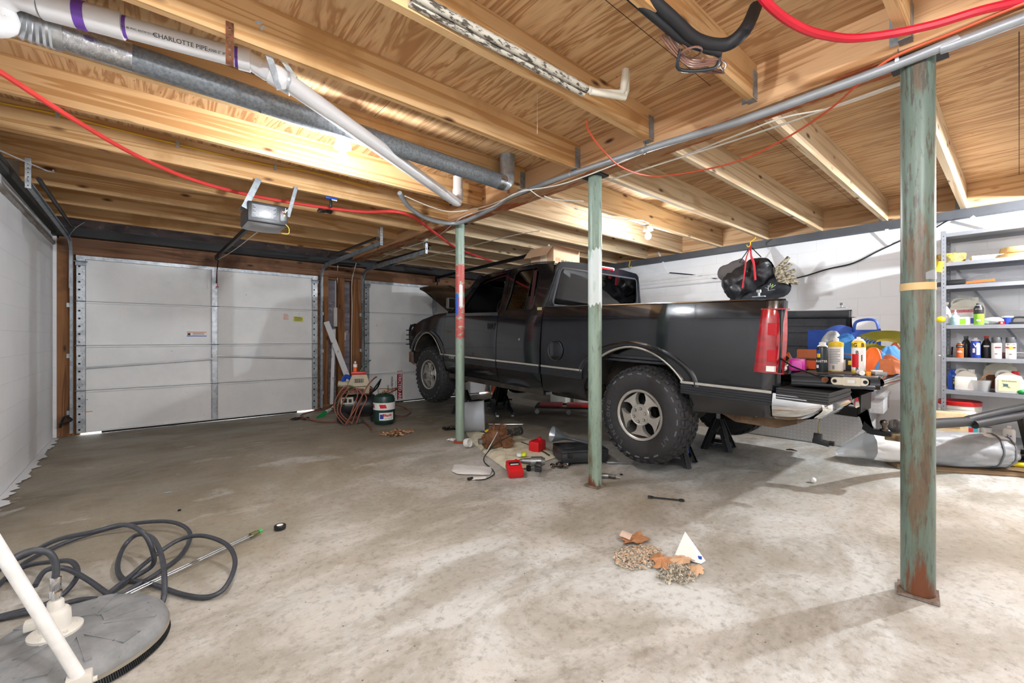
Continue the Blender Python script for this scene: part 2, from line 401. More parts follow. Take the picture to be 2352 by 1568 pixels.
# joists: one timber each
ordn = ['first', 'second', 'third', 'fourth', 'fifth', 'sixth', 'seventh', 'eighth', 'ninth', 'tenth', 'eleventh', 'twelfth', 'thirteenth', 'fourteenth']
ysL = [6.81-.648*i for i in range(14)]
ysL = [y for y in ysL]
HANG = MATS['dull_galvanised']
for i, y in enumerate(ysL):
    o = one(MB().box(0, XB-.06-XL, -.02, .02, 0, ZC-ZJL-.001), 'ceiling_joist', J_L, 'pine joist left of the beam, %s back from the garage doors' % ordn[i], 'joist',
            (XL, y, ZJL), group='joists left of the beam')
    if y < 3.2:
        mb = MB().box(XB-.12, XB-.062, y+.021, y+.0235, ZJL+.01, ZJL+.16).box(XB-.12, XB-.062, y-.0235, y-.021, ZJL+.01, ZJL+.16).box(XB-.0625, XB-.061, y+.02, y+.06, ZJL+.01, ZJL+.17)
        mb.box(XB-.12, XB-.062, y-.0235, y+.0235, ZJL-.002, ZJL)
        one(mb, 'joist_hanger', HANG, 'metal hanger on the beam, at the %s joist from the doors' % ordn[i], 'joist hanger', group='joist hangers on the left of the beam')
ysR = [6.96-.6*i for i in range(14)]
for i, y in enumerate(ysR):
    o = one(MB().box(0, XR-.046-XB-.06, -.02, .02, 0, ZC-ZJR-.001), 'ceiling_joist', J_R, 'pale pine joist right of the beam, %s back from the garage doors' % ordn[i], 'joist',
            (XB+.06, y, ZJR), group='joists right of the beam')
    if i > 5:
        mb = MB().box(XR-.12, XR-.047, y+.021, y+.0235, ZJR+.01, ZJR+.13).box(XR-.0475, XR-.0465, y+.02, y+.06, ZJR+.01, ZJR+.13).box(XR-.12, XR-.047, y-.0235, y+.0235, ZJR-.002, ZJR)
        one(mb, 'joist_hanger', HANG, 'metal hanger on the right wall, at the %s joist from the doors' % ordn[i], 'joist hanger', group='joist hangers on the right wall')

# beam: timber sides, rusty steel underside
mb = MB().box(XB-.06, XB-.02, -3, YD-.17, ZB+.012, ZC-.001, 0).box(XB+.02, XB+.06, -3, YD-.17, ZB+.012, ZC-.001, 0)
t_ = thing('support_beam', 'long timber and steel beam resting on the green posts', 'beam', (0, 0, 0))
mb.build('timber_side', BEAMW, t_)
mb = MB().box(XB-.085, XB+.085, -3, YD-.17, ZB, ZB+.012)
mb.box(XB-.02, XB+.02, -3, YD-.17, ZB+.012, ZC-.002); mb.build('steel_flange', worn('rusty_flange', 'A98058', '9A4A1C', .5, .56, (16, 3, 16), .8, 0, 'C9A67E', .62, .68, (50, 8, 50)), t_)

# green steel posts
def postmat(name, cols_, thr, low):
    t = NT(name); n = t.noise(t.coord((9, 9, 1.3), rnd=3), 1, 6, .7); n2 = t.noise(t.coord((60, 60, 9), rnd=5), 1, 4, .7)
    col = t.ramp(n, [(.3, cols_[0]), (.5, cols_[1]), (.62, cols_[2])])
    col = t.mix(t.ramp(n, [(thr, 0.0), (thr+.065, .85)]), col, '65503F')
    col = t.mix(t.ramp(n2, [(thr-.01, 0.0), (thr+.08, .75)]), col, '4A4038')
    sp = t.node('ShaderNodeSeparateXYZ'); t.L(t.coord(), sp.inputs[0])
    lm = t.node('ShaderNodeMapRange'); t.L(sp.outputs['Z'], lm.inputs[0]); lm.inputs[1].default_value = .02; lm.inputs[2].default_value = low; lm.inputs[3].default_value = .26; lm.inputs[4].default_value = 0
    ad = t.node('ShaderNodeMath', operation='ADD'); t.L(n, ad.inputs[0]); t.L(lm.outputs[0], ad.inputs[1])
    col = t.mix(t.ramp(ad.outputs[0], [(.66, 0.0), (.74, 1.0)]), col, '6B3D24')
    t.bump(n2, .2, .002); return t.fin(col, .4)
POSTG = postmat('green_post_paint', ('8FA394', '83978A', '6F7F6C'), .60, .14)
POSTD = postmat('dark_green_post_paint', ('6F8176', '62736A', '55604F'), .535, .36)
WHITEW = worn('white_overspray', 'C3CCCB', '93AE9B', .52, .64, (14, 14, 4), .5)
TAPE = plain('masking_tape', 'CDB07C', .6)
def post(y, dx, r, label, extra=None, base='plate', pm=POSTG):
    t_ = thing('steel_post', label, 'post', (XB+dx, y, 0))
    MB().cyl((0, 0, .012), (0, 0, ZB-.012), r, n=32).build('shaft', pm, t_)
    if base == 'plate': MB().box(-r*1.18, r*1.18, -r*1.18, r*1.18, 0, .010, T=MX.Rotation(.12, 4, 'Z')).build('base_plate', worn('grey_rust', '6E5A4C', '8A7F76', .45, .6, (20, 20, 20), .85), t_)
    else: MB().lathe([(r*1.45, 0), (r*1.45, .012), (r*1.25, .02), (r, .02)], 24).build('base_ring', plain('red_primer', 'A0402A', .6), t_)
    MB().box(-r*1.25, r*1.25, -r*1.6, r*1.6, ZB-.012, ZB-.001).build('top_plate', BLACKM, t_)
    if extra: extra(t_, r)
    return t_
def ex1(t_, r):
    zt = onX(2107, 660, XB).z
    MB().lathe([(r+.0008, zt-.015), (r+.0022, zt-.015), (r+.0022, zt+.018), (r+.0008, zt+.018)], 32).build('tape_band', TAPE, t_)
    m = MB(); m.grid(lambda a, b: ((r+.0015)*cos(-2.6+a*1.2), (r+.0015)*sin(-2.6+a*1.2), zt+.03+b*(.03+.012*sin(a*pi))), 8, 2); m.build('duct_tape', plain('duct_tape', '8E9296', .35), t_)
def ex2(t_, r):
    m = MB(); m.grid(lambda a, b: ((r+.0012)*cos(-3.9+a*2.9+.0*b), (r+.0012)*sin(-3.9+a*2.9), 1.42+b*.43+.06*mnoise.noise(V((a*6, 3, 0)))*(1 if b in (0, 1) else 0)), 24, 8); m.build('overspray_patch', WHITEW, t_)
def ex3(t_, r):
    red = worn('red_spray', 'B0524C', '93AE9B', .55, .62, (12, 12, 22), .5)
    for z0, z1, ph, wd, mt, nm in ((1.16, 1.62, -3.3, 2.6, red, 'red_paint_patch'), (1.66, 1.98, -3.3, 2.6, red, 'red_paint_patch'), (1.42, 1.66, -3.4, .9, plain('blue_spray', '2C62C4', .5), 'blue_paint_patch'), (1.50, 1.76, -2.3, .75, WHITEPAINT, 'white_paint_patch')):
        m = MB(); m.grid(lambda a, b: ((r+.0015)*cos(ph+a*wd), (r+.0015)*sin(ph+a*wd), z0+b*(z1-z0)+(.03*mnoise.noise(V((a*5, b*3, z0))))), 16, 10); m.build(nm, mt, t_)
post(.30, 0, .060, 'thick rust streaked green steel post nearest the camera, banded with masking tape', ex1, 'plate', POSTD)
post(2.17, .02, .053, 'middle green steel post beside the truck rear wheel, sprayed white halfway up', ex2)
post(4.05, 0, .050, 'farthest green steel post, painted with red and blue patches', ex3, 'ring')

# ------------------------------------------------------------ garage doors
DOORP = worn('door_skin', 'EBEBEA', 'E2E3E3', .4, .6, (2, 2, 2), .5, 0, '8B8C8C', .71, .78, 18, .04)
DSTILE = GALV
def garage_door(n, x0, x1, holes_lock=True):
    root = bpy.data.objects.new('door_%d' % n, None); COL.objects.link(root); root['kind'] = 'structure'
    root.location = (x0, YD, 0); W = x1-x0; zs = [.02, .53, 1.07, 1.60, DH-.01]
    for i in range(4):
        m = MB().box(0, W, 0, .03, zs[i]+.004, zs[i+1]-.004); m.box(.0, W, .012, .028, zs[i]-.006+.012*(i == 0), zs[i]+.01)
        m.box(0, W, -.022, 0, zs[i]+.004, zs[i]+.022); m.box(0, W, -.022, 0, zs[i+1]-.022, zs[i+1]-.004)
        if i == 0: m.box(.22, W-.30, -.012, .012, .0, .03, 1)
        m.build('panel', [DOORP, RUBBER], root)
        for xs, wd in ((0, .082), (W/2-.035, .07), (W-.082, .082)):
            m = MB(); hs = []; zz = zs[i]+.045
            while zz < zs[i+1]-.05:
                hs.append([(xs+.028+.012*cos(-a), zz+.012*sin(-a)) for a in [k*pi/4 for k in range(8)]]) if wd > .075 else None
                hs.append([(xs+.055+.004*cos(-a), zz+.03+.004*sin(-a)) for a in [k*pi/3 for k in range(6)]])
                zz += .093
            m.plate([(xs, zs[i]+.004), (xs+wd, zs[i]+.004), (xs+wd, zs[i+1]-.004), (xs, zs[i+1]-.004)], [h for h in hs if h], lambda p: V((p[0], -.030, p[1])), (0, .003, 0))
            m.box(xs, xs+.003, -.03, 0, zs[i]+.004, zs[i+1]-.004).box(xs+wd-.003, xs+wd, -.03, 0, zs[i]+.004, zs[i+1]-.004)
            m.box(xs+.003, xs+wd-.003, -.004, -.002, zs[i]+.004, zs[i+1]-.004, 1)
            m.build('stile', [DSTILE, BLACKM], root)
    for z in zs[1:4]:
        for xs in (.0, W/2-.035, W-.082):
            m = MB(); m.plate([(xs+.01, z+.085), (xs+.035, z+.085), (xs+.07, z+.01), (xs+.07, z-.01), (xs+.035, z-.085), (xs+.01, z-.01), (xs+.002, z)], [[(xs+.022, z+.06), (xs+.022, z+.02), (xs+.045, z+.02)]], lambda p: V((p[0], -.034, p[1])), (0, .0025, 0))
            m.cyl((xs-.01, -.038, z), (xs+.085, -.038, z), .006, n=8, m=1)
            m.build('hinge', [GALV, STEEL], root)
    # perforated top strut
    m = MB(); hs = []
    for k in range(int(W/.045)-3): x = .1+k*.045; hs.append([(x+.0055*cos(-a), DH-.025+.0055*sin(-a)) for a in [q*pi/3 for q in range(6)]])
    m.plate([(0, DH-.045), (W, DH-.045), (W, DH-.005), (0, DH-.005)], hs, lambda p: V((p[0], -.036, p[1])), (0, .003, 0))
    m.box(0, W, -.034, 0, DH-.006, DH-.003); m.build('top_strut', GALV, root)
    for xs in (.0, W-.082): MB().box(xs-.004, xs+.088, -.05, -.03, DH-.125, DH-.075).cyl((xs-.02, -.055, DH-.078), (xs+.1, -.055, DH-.078), .008, n=8).build('roller_bracket', DGALV, root)
    return root, W
d1, W1 = garage_door(1, DX0, DX1)
# lock bars and their boss on the left door
m = MB().bar((.02, -.045, .80), (W1/2, -.045, .875), .012, .02).bar((W1/2, -.045, .915), (W1-.02, -.045, .83), .012, .02).box(W1/2-.03, W1/2+.03, -.05, -.03, .84, .94).cyl((W1/2, -.06, .89), (W1/2, -.03, .89), .02, n=12)
m.build('lock_bar', STEEL, d1)
# stickers
def stick(nm, root, x, z, w_, h_, draw, tilt=0):
    T = MX.Translation((x, -.0012, z)) @ MX.Rotation(tilt, 4, 'Y') @ MX.Rotation(R(90), 4, 'X')
    m = MB(); m.box(-w_/2, w_/2, -h_/2, h_/2, -.0004, .0004, 0, T=T); draw(m, T, w_, h_)
    m.build(nm, [PAPER, BLUEP, ORGP, INK, plain('yellow_label', 'E3E36A', .6), plain('maroon_print', 'A3122A', .5), plain('red_print', 'D8232A', .5)], root)
def dA(m, T, a, b):
    m.box(-a/2, a/2, b*.36, b/2, .0004, .0012, 2, T=T); m.box(-a/2, a/2, -b/2, -b*.32, .0004, .0012, 1, T=T); m.box(-a*.46, -a*.32, -b*.25, b*.2, .0004, .0012, 3, T=T)
    for k in range(3): m.box(-a*.2, a*.38, b*(.18-k*.16), b*(.24-k*.16), .0004, .001, 3, T=T)
def lines(n, mi, bgm=None):
    def d(m, T, a, b):
        if bgm is not None: m.box(-a/2, a/2, -b/2, b/2, .0003, .0008, bgm, T=T)
        for k in range(n): m.box(-a*.42, a*.42*(1 if k % 3 else .7), b*(.40-k*.8/n-.3/n), b*(.40-k*.8/n), .0008, .0012, mi, T=T)
    return d
p = onY(452, 767, YD); stick('brand_label', d1, p.x-DX0, p.z, .22, .065, dA)
p = onY(657, 728, YD); stick('paper_label', d1, p.x-DX0, p.z, .085, .11, lines(6, 2), .05)
p = onY(685, 733, YD); stick('yellow_warning_label', d1, p.x-DX0, p.z, .14, .08, lines(4, 3, 4), .02)
p = onY(205, 948, YD); stick('small_label', d1, p.x-DX0, p.z, .055, .04, lambda m, T, a, b: m.box(-a/2, a/2, b*.3, b*.5, .0004, .001, 2, T=T))
d2, W2 = garage_door(2, EX0, EX1)
def dS(m, T, a, b):
    # lettering turned a quarter: reads from top to bottom
    Q = T @ MX.Rotation(R(-90), 4, 'Z')
    m.box(a*.20, a*.46, -b*.5, b*.5, .0004, .001, 5, T=T)
    m.text('STRICTED AREA', .085, Q @ MX.Translation((-.01, a*.33, .0014)), 0, bold=.002, sx=.92)
    m.text('CHICAGO AIRPORT AUTHORITY', .022, Q @ MX.Translation((0, a*.13, .001)), 3, sx=.9)
    m.text('HORIZED PERSONNEL', .052, Q @ MX.Translation((0, -a*.05, .001)), 3, bold=.001, sx=.82)
    m.text('ONLY', .052, Q @ MX.Translation((0, -a*.24, .001)), 3, bold=.001)
p = onY(903, 892, YD-.01); stick('area_sign', d2, p.x-EX0, p.z, .40, .62, dS)
# ------------------------------------------------------------ bulbs
def lampmat(nm, k_):
    t = NT(nm); t.b.inputs['Emission Color'].default_value = (.91, .955, 1, 1); t.b.inputs['Emission Strength'].default_value = BULB*k_; return t.fin('FFFFFF', .5)
B_LO, B_HI = lampmat('lit_bulb', .80), lampmat('added_fill_bulb', 1.15)
B_MAX = lampmat('brightest_lit_bulb', 4.2)
def bulb(loc, label, BULBM=B_HI, hang=.05):
    t_ = thing('light_bulb', label, 'light bulb', loc)
    x, y, z = loc
    MB().lathe([(1e-4, -.033), (.018, -.03), (.030, -.015), (.034, .005), (.030, .022), (.02, .036), (.0145, .048)], 20).build('glass_globe', BULBM, t_)
    MB().lathe([(.0145, .048), (.015, .06), (.03, .062), (.03, .066)], 16).build('socket', WHITEP, t_)
    MB().lathe([(.055, .066), (.058, .075), (.05, .10), (.05, .094+hang-.03)], 20).build('lamp_holder', WHITEP, t_)
    return t_
bulb((1.02, 2.955, 2.375), 'bare lit bulb under the joist in front of the long duct', B_LO)
bulb((4.42, 2.77, 2.33), 'bare lit bulb above the truck roof', B_LO)
bulb((5.4, -.84, 2.33), 'bare lit bulb behind the nearest post, out of view', B_MAX)
bulb((.9, -.966, 2.375), 'added unseen fill bulb behind the camera')  # unseen bulb, added to brighten the left wall and the doors
bulb((-.1, .35, 2.375), 'added unseen fill bulb above and left of the camera')  # another unseen bulb, added to spread the light more evenly
# ------------------------------------------------------------ pickup truck on stands (local: x across, y forward, z up; wheel axle height AX)
AX = .415
t = NT('truck_paint'); n = t.noise(t.coord((60, 60, 60)), 1, 4, .75); n2 = t.noise(t.coord((2.2, 2.2, 5)), 1, 4)
col = t.mix(t.ramp(n2, [(.35, 0.0), (.75, .8)]), '0C0F15', '141922')
col = t.mix(t.ramp(n, [(.67, 0.0), (.74, .5)]), col, '6B6F76')
t.b.inputs['Coat Roughness'].default_value = .07; t.b.inputs['Specular IOR Level'].default_value = .6
PAINT = t.fin(col, t.ramp(n2, [(.3, .16), (.7, .26)]), .35, 1)
PAINTIN = plain('bed_liner_paint', '35373C', .45, .1, .25, 30)
UNDER = worn('dirty_underbody', '262320', '3D3328', .45, .65, (9, 9, 9), .9)
TRIMB = plain('dark_moulding', '24262A', .4)
BRIGHT = plain('bright_trim', 'C9C5BC', .25, .7)
TYRE = plain('tyre_rubber', '2B2B2D', .68, 0, .18, 30)
TYREL = plain('tyre_lettering', '606165', .6)
ALLOY = plain('painted_alloy', 'B9B6AF', .32, .55, .08, 14)
DARKIN = plain('dark_interior', '1B1A1B', .8)
REDIN = plain('red_interior', '351012', .7)
GREYC = plain('grey_seat_cloth', '6A6660', .9)
def glass(name, tint, refl=.08, rough=.0):
    t = NT(name); tr = t.node('ShaderNodeBsdfTransparent'); tr.inputs[0].default_value = (*tint, 1); gl = t.node('ShaderNodeBsdfGlossy'); gl.inputs['Roughness'].default_value = rough
    fr = t.node('ShaderNodeFresnel'); fr.inputs[0].default_value = 1.5; mx = t.node('ShaderNodeMixShader'); ad = t.node('ShaderNodeMath', operation='ADD'); ad.inputs[1].default_value = refl
    t.L(fr.outputs[0], ad.inputs[0]); t.L(ad.outputs[0], mx.inputs[0]); t.L(tr.outputs[0], mx.inputs[1]); t.L(gl.outputs[0], mx.inputs[2]); t.L(mx.outputs[0], t.out.inputs[0])
    MATS[name] = t.m; return t.m
def frosted(name, col, alpha=.6, rough=.3):
    t = NT(name); t.b.inputs['Alpha'].default_value = alpha; return t.fin(col, rough)
GLASS = glass('tinted_glass', (.42, .45, .44)); CLEAR = glass('clear_glass', (.9, .93, .93), .02)
def interp(x, xs, ys):
    if x <= xs[0]: return ys[0]
    for i in range(len(xs)-1):
        if x <= xs[i+1]:
            q = (x-xs[i])/(xs[i+1]-xs[i]); return ys[i]+(ys[i+1]-ys[i])*q
    return ys[-1]
def smooth_prof(xs, ys):
    def f(z):
        return sum(interp(z+d, xs, ys)*w_ for d, w_ in ((-.03, .2), (-.015, .2), (0, .2), (.015, .2), (.03, .2)))
    return f
bodyX = smooth_prof([.03, .12, .3, .5, .7, .86, .93, 1.0], [.885, .94, .968, .976, .966, .948, .925, .905])
bedX = smooth_prof([.06, .11, .3, .5, .7, .86, .88, .94, .96], [.92, .937, .968, .976, .970, .958, .949, .944, .93])
def ghX(z): return .925+(z-.93)*(.745-.925)/(1.44-.93)      # greenhouse half width
def arch(u, uc, w_, zb, zt, n=1.85):
    d = abs(u-uc)/w_
    return zb if d >= 1 else zb+(zt-zb)*(1-d**n)**(1/n)
def cols(a, b, n, cents=()):
    L_ = [a+(b-a)*i/n for i in range(n+1)]
    for c_, w_ in cents:
        L_ += [c_+s_*w_*q for s_ in (-1, 1) for q in (.9, .95, .98, .995, 1.0) if a < c_+s_*w_*q < b]
    return sorted(set(round(x, 5) for x in L_))
RC0 = lambda u: .05*(max(0, -.95-u)/.105)**2
def sidewall(mb, s_, us, zb, zt, prof, nz=14, m=0, th=.012, rc=lambda u: 0):
    """outer skin between a lower and an upper edge; both may vary along the truck"""
    G = []
    for u in us:
        a, b = zb(u), zt(u); G.append([mb.v((s_*(prof(a+(b-a)*j/nz)-rc(u)), u, a+(b-a)*j/nz+AX)) for j in range(nz+1)])
    H = []
    for u in us:
        a, b = zb(u), zt(u); H.append([mb.v((s_*(prof(a+(b-a)*j/nz)-th-rc(u)), u, a+(b-a)*j/nz+AX)) for j in (0, nz)])
    for i in range(len(us)-1):
        for j in range(nz): mb.f([G[i][j], G[i+1][j], G[i+1][j+1], G[i][j+1]], m)
        mb.f([G[i][0], G[i+1][0], H[i+1][0], H[i][0]], m)
        mb.f([G[i][nz], G[i+1][nz], H[i+1][1], H[i][1]], m)
    for i in (0, -1):
        mb.f([*G[i], H[i][1], H[i][0]], m)
PZ = R(1.8)
truck = thing('pickup_truck', 'black extended cab pickup truck raised on jack stands, hood and tailgate open', 'pickup truck', (4.175, 2.117, .09), (PZ, 0, 0))
RA = (.08, .545, .105, .572)      # rear arch: centre, half width, base, top
FA = (3.61, .455, .075, .615)
for s_ in (-1, 1):
    # ---- bed side
    m = MB(); us = sorted(set(cols(-1.055, 1.195, 40, ((RA[0], RA[1]),))+[-1.045, -1.03, -1.015, -.98, -.965, -.955]))
    zb = lambda u: max(arch(u, *RA), .105+.045*max(0, (-u-.45)/.6)) if u < 0 else arch(u, *RA[:2], .06, RA[3])
    sidewall(m, s_, us, zb, lambda u: .945, bedX, 18, rc=RC0)
    # top rail, inner wall
    m.grid(lambda a, b: (s_*(.946-.075*b-(RC0(-1.055+a*2.25)*(1-b))), -1.055+a*2.25, .945+AX+.012*sin(min(1, b*1.3)*pi)), 60, 6)
    m.box(s_*.871-.01, s_*.871+.01, -1.05, 1.16, .50+AX, .947+AX)
    m.box(s_*.871-.05*(s_ > 0)-.0, s_*.871+.05*(s_ < 0), -1.05, 1.16, .88+AX, .945+AX)
    m.box(min(s_*.86, s_*.905), max(s_*.86, s_*.905), -1.055, -1.03, .46+AX, .945+AX)     # rear post of the bed
    m.build('bed_side', PAINT, truck)
    # inner panel as seen across the open gate
    m = MB().box(s_*.862-.003, s_*.862+.003, -1.02, 1.14, .47+AX, .875+AX)
    for z in (.60, .735, .80): m.box(s_*.860-.012, s_*.860+.012, -.9, 1.1, z+AX, z+AX+.008)
    m.build('bed_inner_panel', PAINTIN, truck)
    # wheel wells (dark inner arches) and arch trim
    for (uc, w_, zb_, zt_), nm in ((RA, 'rear'), (FA, 'front')):
        m = MB(); N = 26
        G = m.grid(lambda a, b: (s_*(.962-.36*b), uc-w_*.995*cos(a*pi), max(arch(uc-w_*.995*cos(a*pi), uc, w_, zb_, zt_), zb_)+AX+.03*b), N, 3)
        m.poly([(s_*.602, uc-w_*cos(i/N*pi), arch(uc-w_*.999*cos(i/N*pi), uc, w_, zb_, zt_)+AX+.03) for i in range(N+1)])
        m.build('wheel_well', UNDER, truck)
        m = MB(); P = []
        for i in range(31):
            a = i/30; u = uc-w_*.985*cos(a*pi); z = arch(u, uc, w_, zb_, zt_)
            if z < .315: continue
            P.append((s_*((bedX if uc < 1 else bodyX)(z)+.004), u, z+AX+.006))
        m.tube(P, .011, 6, flat=.7); m.build('arch_moulding', BRIGHT, truck)
        # subtle flare
        m = MB(); m.grid(lambda a, b: (s_*((bedX if uc < 1 else bodyX)(.4)+.001+.008*sin(b*pi)), uc-(w_+.055*b)*cos(a*pi), arch(uc-w_*cos(a*pi), uc, w_, .3, zt_)+AX+.055*b*sin(a*pi)), 24, 4)
        m.build('arch_lip', PAINT, truck)
    # ---- cab side below the glass
    us = cols(1.215, 3.145, 30)
    rock = lambda u: interp(u, [1.2, 1.35, 2.9, 3.15], [.015, .035, .06, .10])
    m = MB(); sidewall(m, s_, [u for u in us if u < 1.95]+[1.955], rock, lambda u: .89, bodyX, 14); m.build('cab_side', PAINT, truck)
    dr = bpy.data.objects.new('door', None); COL.objects.link(dr); dr.parent = truck
    m = MB(); sidewall(m, s_, [1.965]+[u for u in us if u > 1.97], lambda u: rock(u)+.03, lambda u: .885+.02*(u > 3.0), bodyX, 14); 
    # greenhouse: door frame with window opening
    mp = lambda p: V((s_*ghX(p[1]), p[0], p[1]+AX))
    m.plate([(3.13, .87), (3.11, .93), (2.80, 1.10), (2.60, 1.37), (2.43, 1.405), (1.985, 1.44), (1.925, 1.1), (1.93, .99), (1.96, .87)],
            [[(2.82, .905), (2.70, 1.06), (2.545, 1.30), (2.40, 1.355), (2.045, 1.40), (1.985, 1.05), (2.0, .905)]], mp, (-s_*.03, 0, 0))
    m.box(min(s_*.92, s_*.955), max(s_*.92, s_*.955), 1.965, 3.12, .865+AX, .90+AX)
    m.build('door_skin', PAINT, dr)
    if s_ > 0:
        m = MB(); m.plate([(2.82, .90), (2.545, 1.30), (2.40, 1.36), (2.045, 1.405), (1.985, 1.05), (2.0, .90)], (), lambda p: V((s_*(ghX(p[1])-.012), p[0], p[1]+AX)), (-s_*.004, 0, 0)); m.build('door_glass', GLASS, dr)
    m = MB(); m.plate(rrect(2.01, 2.145, .695, .775, .012), [rrect(2.02, 2.135, .705, .765, .01)], lambda p: V((s_*.973, p[0], p[1]+AX)), (-s_*.01, 0, 0)); m.box(s_*.966-.004, s_*.966+.004, 2.02, 2.135, .705+AX, .765+AX, 1)
    m.cb((s_*.974, 2.075, .742+AX), (.01, .10, .022), 1, .004); m.build('door_handle', [TRIMB, BLACKM], dr)
    # mirror
    m = MB().cb((s_*1.05, 2.86, 1.03+AX), (.12, .06, .15), 0, .025).bar((s_*.93, 3.0, .98+AX), (s_*1.02, 2.88, .99+AX), .03, .02, 0).cb((s_*1.05, 2.827, 1.03+AX), (.09, .004, .12), 1, .0)
    m.build('mirror', [plain('mirror_shell', '5A5852', .4), CHROME], truck)
    # quarter: frame round the side glass
    m = MB()
    m.plate([(1.945, .865), (1.915, 1.1), (1.975, 1.44), (1.55, 1.462), (1.25, 1.445), (1.215, 1.30), (1.215, .865)],
            [[(1.86, .925), (1.845, 1.1), (1.865, 1.36), (1.80, 1.405), (1.50, 1.415), (1.44, 1.35), (1.405, 1.1), (1.395, .95), (1.42, .925)]], mp, (-s_*.03, 0, 0))
    m.build('quarter_panel', PAINT, truck)
    m = MB(); m.plate([(1.855, .93), (1.84, 1.1), (1.86, 1.36), (1.80, 1.40), (1.565, 1.41), (1.52, .93)], (), lambda p: V((s_*(ghX(p[1])-.010), p[0], p[1]+AX)), (-s_*.004, 0, 0)); m.build('quarter_glass', GLASS, truck)
    m = MB(); m.tube([(s_*(ghX(z)+.002), u, z+AX) for u, z in ((1.86, .925), (1.845, 1.1), (1.865, 1.36), (1.80, 1.405), (1.50, 1.415), (1.44, 1.35), (1.405, 1.1), (1.395, .95), (1.42, .925))], .006, 6, closed=True)
    m.tube([(s_*(ghX(z)+.002), u, z+AX) for u, z in ((1.52, .93), (1.565, 1.41))], .005, 6); m.build('window_seal', BLACKM, truck)
    m = MB().bar((s_*.88, 1.47, .93+AX), (s_*.76, 1.53, 1.38+AX), .05, .01, up=(1, 0, 0)); m.build('red_pillar_trim', REDIN, truck, label='red inner trim')
    # drip rail
    m = MB(); m.tube([(s_*(ghX(1.44)+.004), u, z+AX) for u, z in ((1.24, 1.452), (1.55, 1.47), (2.0, 1.452), (2.43, 1.412), (2.6, 1.38), (2.8, 1.13), (2.95, .99))], .008, 6, smooth=3); m.build('drip_rail', PAINT, truck)
    # ---- front fender
    us = cols(3.155, 4.14, 24, ((FA[0], FA[1]),))
    ftop = lambda u: interp(u, [3.15, 3.4, 3.8, 4.0, 4.1, 4.14], [.912, .895, .815, .745, .66, .60])
    m = MB(); sidewall(m, s_, us, lambda u: max(arch(u, *FA), .09 if u < 3.6 else .30), ftop, lambda z: bodyX(z)-.004, 12)
    m.grid(lambda a, b: (s_*(bodyX(ftop(3.155+a*.985))-.004-.16*b), 3.155+a*.985, ftop(3.155+a*.985)+AX+.02*sin(b*pi/2)), 20, 4)
    m.grid(lambda a, b: (s_*(.93-.17*b), 4.14+.05*sin(b*pi/2), AX+.30+.30*a+.02), 3, 4)
    m.build('fender', PAINT, truck)
    # mouldings: bright line over dark ribs
    for u0, u1 in ((-1.02, -.375), (.63, 1.19), (1.225, 1.945), (1.97, 3.12), (3.16, 3.235)):
        pf = bedX if u1 < 1.2 else bodyX
        m = MB().box(min(s_*pf(.33), s_*(pf(.33)+.011)), max(s_*pf(.33), s_*(pf(.33)+.011)), u0, u1, .318+AX, .336+AX, 1)
        for k_ in range(4): m.box(min(s_*pf(.29), s_*(pf(.29)+.010)), max(s_*pf(.29), s_*(pf(.29)+.010)), u0, u1-.0, .300-.017*k_+AX-.006, .300-.017*k_+AX+.005, 0)
        m.box(min(s_*(pf(.28)-.01), s_*(pf(.28)+.004)), max(s_*(pf(.28)-.01), s_*(pf(.28)+.004)), u0, u1, .238+AX, .318+AX, 0)
        m.build('side_moulding', [TRIMB, BRIGHT], truck)
    # tail light
    m = MB(); zt_, zb_ = .885, .455
    hw = lambda a: interp(a, [0, 1], [.055, .06])
    m.grid(lambda a, b: (s_*(bedX(zb_+(zt_-zb_)*a)+.010*min(1, b*8+.1)-RC0(max(-1.055, interp(a, [0, 1], [-.905, -.935])-(b*(.155-.03*a+.012*sin(a*pi)))))-(.0 if b < .85 else .05*((b-.85)/.15))), interp(a, [0, 1], [-.905, -.935])-(b*(.155-.03*a+.012*sin(a*pi))), zb_+(zt_-zb_)*a+AX), 12, 10)
    for zz in (zb_, zt_): m.box(min(s_*.88, s_*.955), max(s_*.88, s_*.955), -1.08, -.93, zz+AX-.004, zz+AX+.004)
    for z0, z1 in ((.53, .61), (.71, .79)): m.box(min(s_*.96, s_*(bedX(.65)+.0125)), max(s_*.96, s_*(bedX(.65)+.0125)), -1.035, -.985, z0+AX, z1+AX, 1)
    m.box(min(s_*.96, s_*.9895), max(s_*.96, s_*.9895), -1.035, -.985, .466+AX, .502+AX, 2)
    t_ = NT('red_lens') if 'red_lens' not in MATS else None
    if t_: t_.b.inputs['Coat Roughness'].default_value = .05; RED_L = t_.fin(t_.ramp(t_.noise(t_.coord((3, 3, 9)), 3, 2), [(.35, '8E0C18'), (.65, 'AE101E')]), .12, 0, 1)
    m.build('tail_light', [RED_L, plain('bright_red_lens', 'B81420', .15), PAPER], truck, ang=25)
    m = MB().box(min(s_*.87, s_*.935), max(s_*.87, s_*.935), -1.05, -.93, .45+AX, .89+AX); m.build('tail_light_housing', BLACKM, truck)
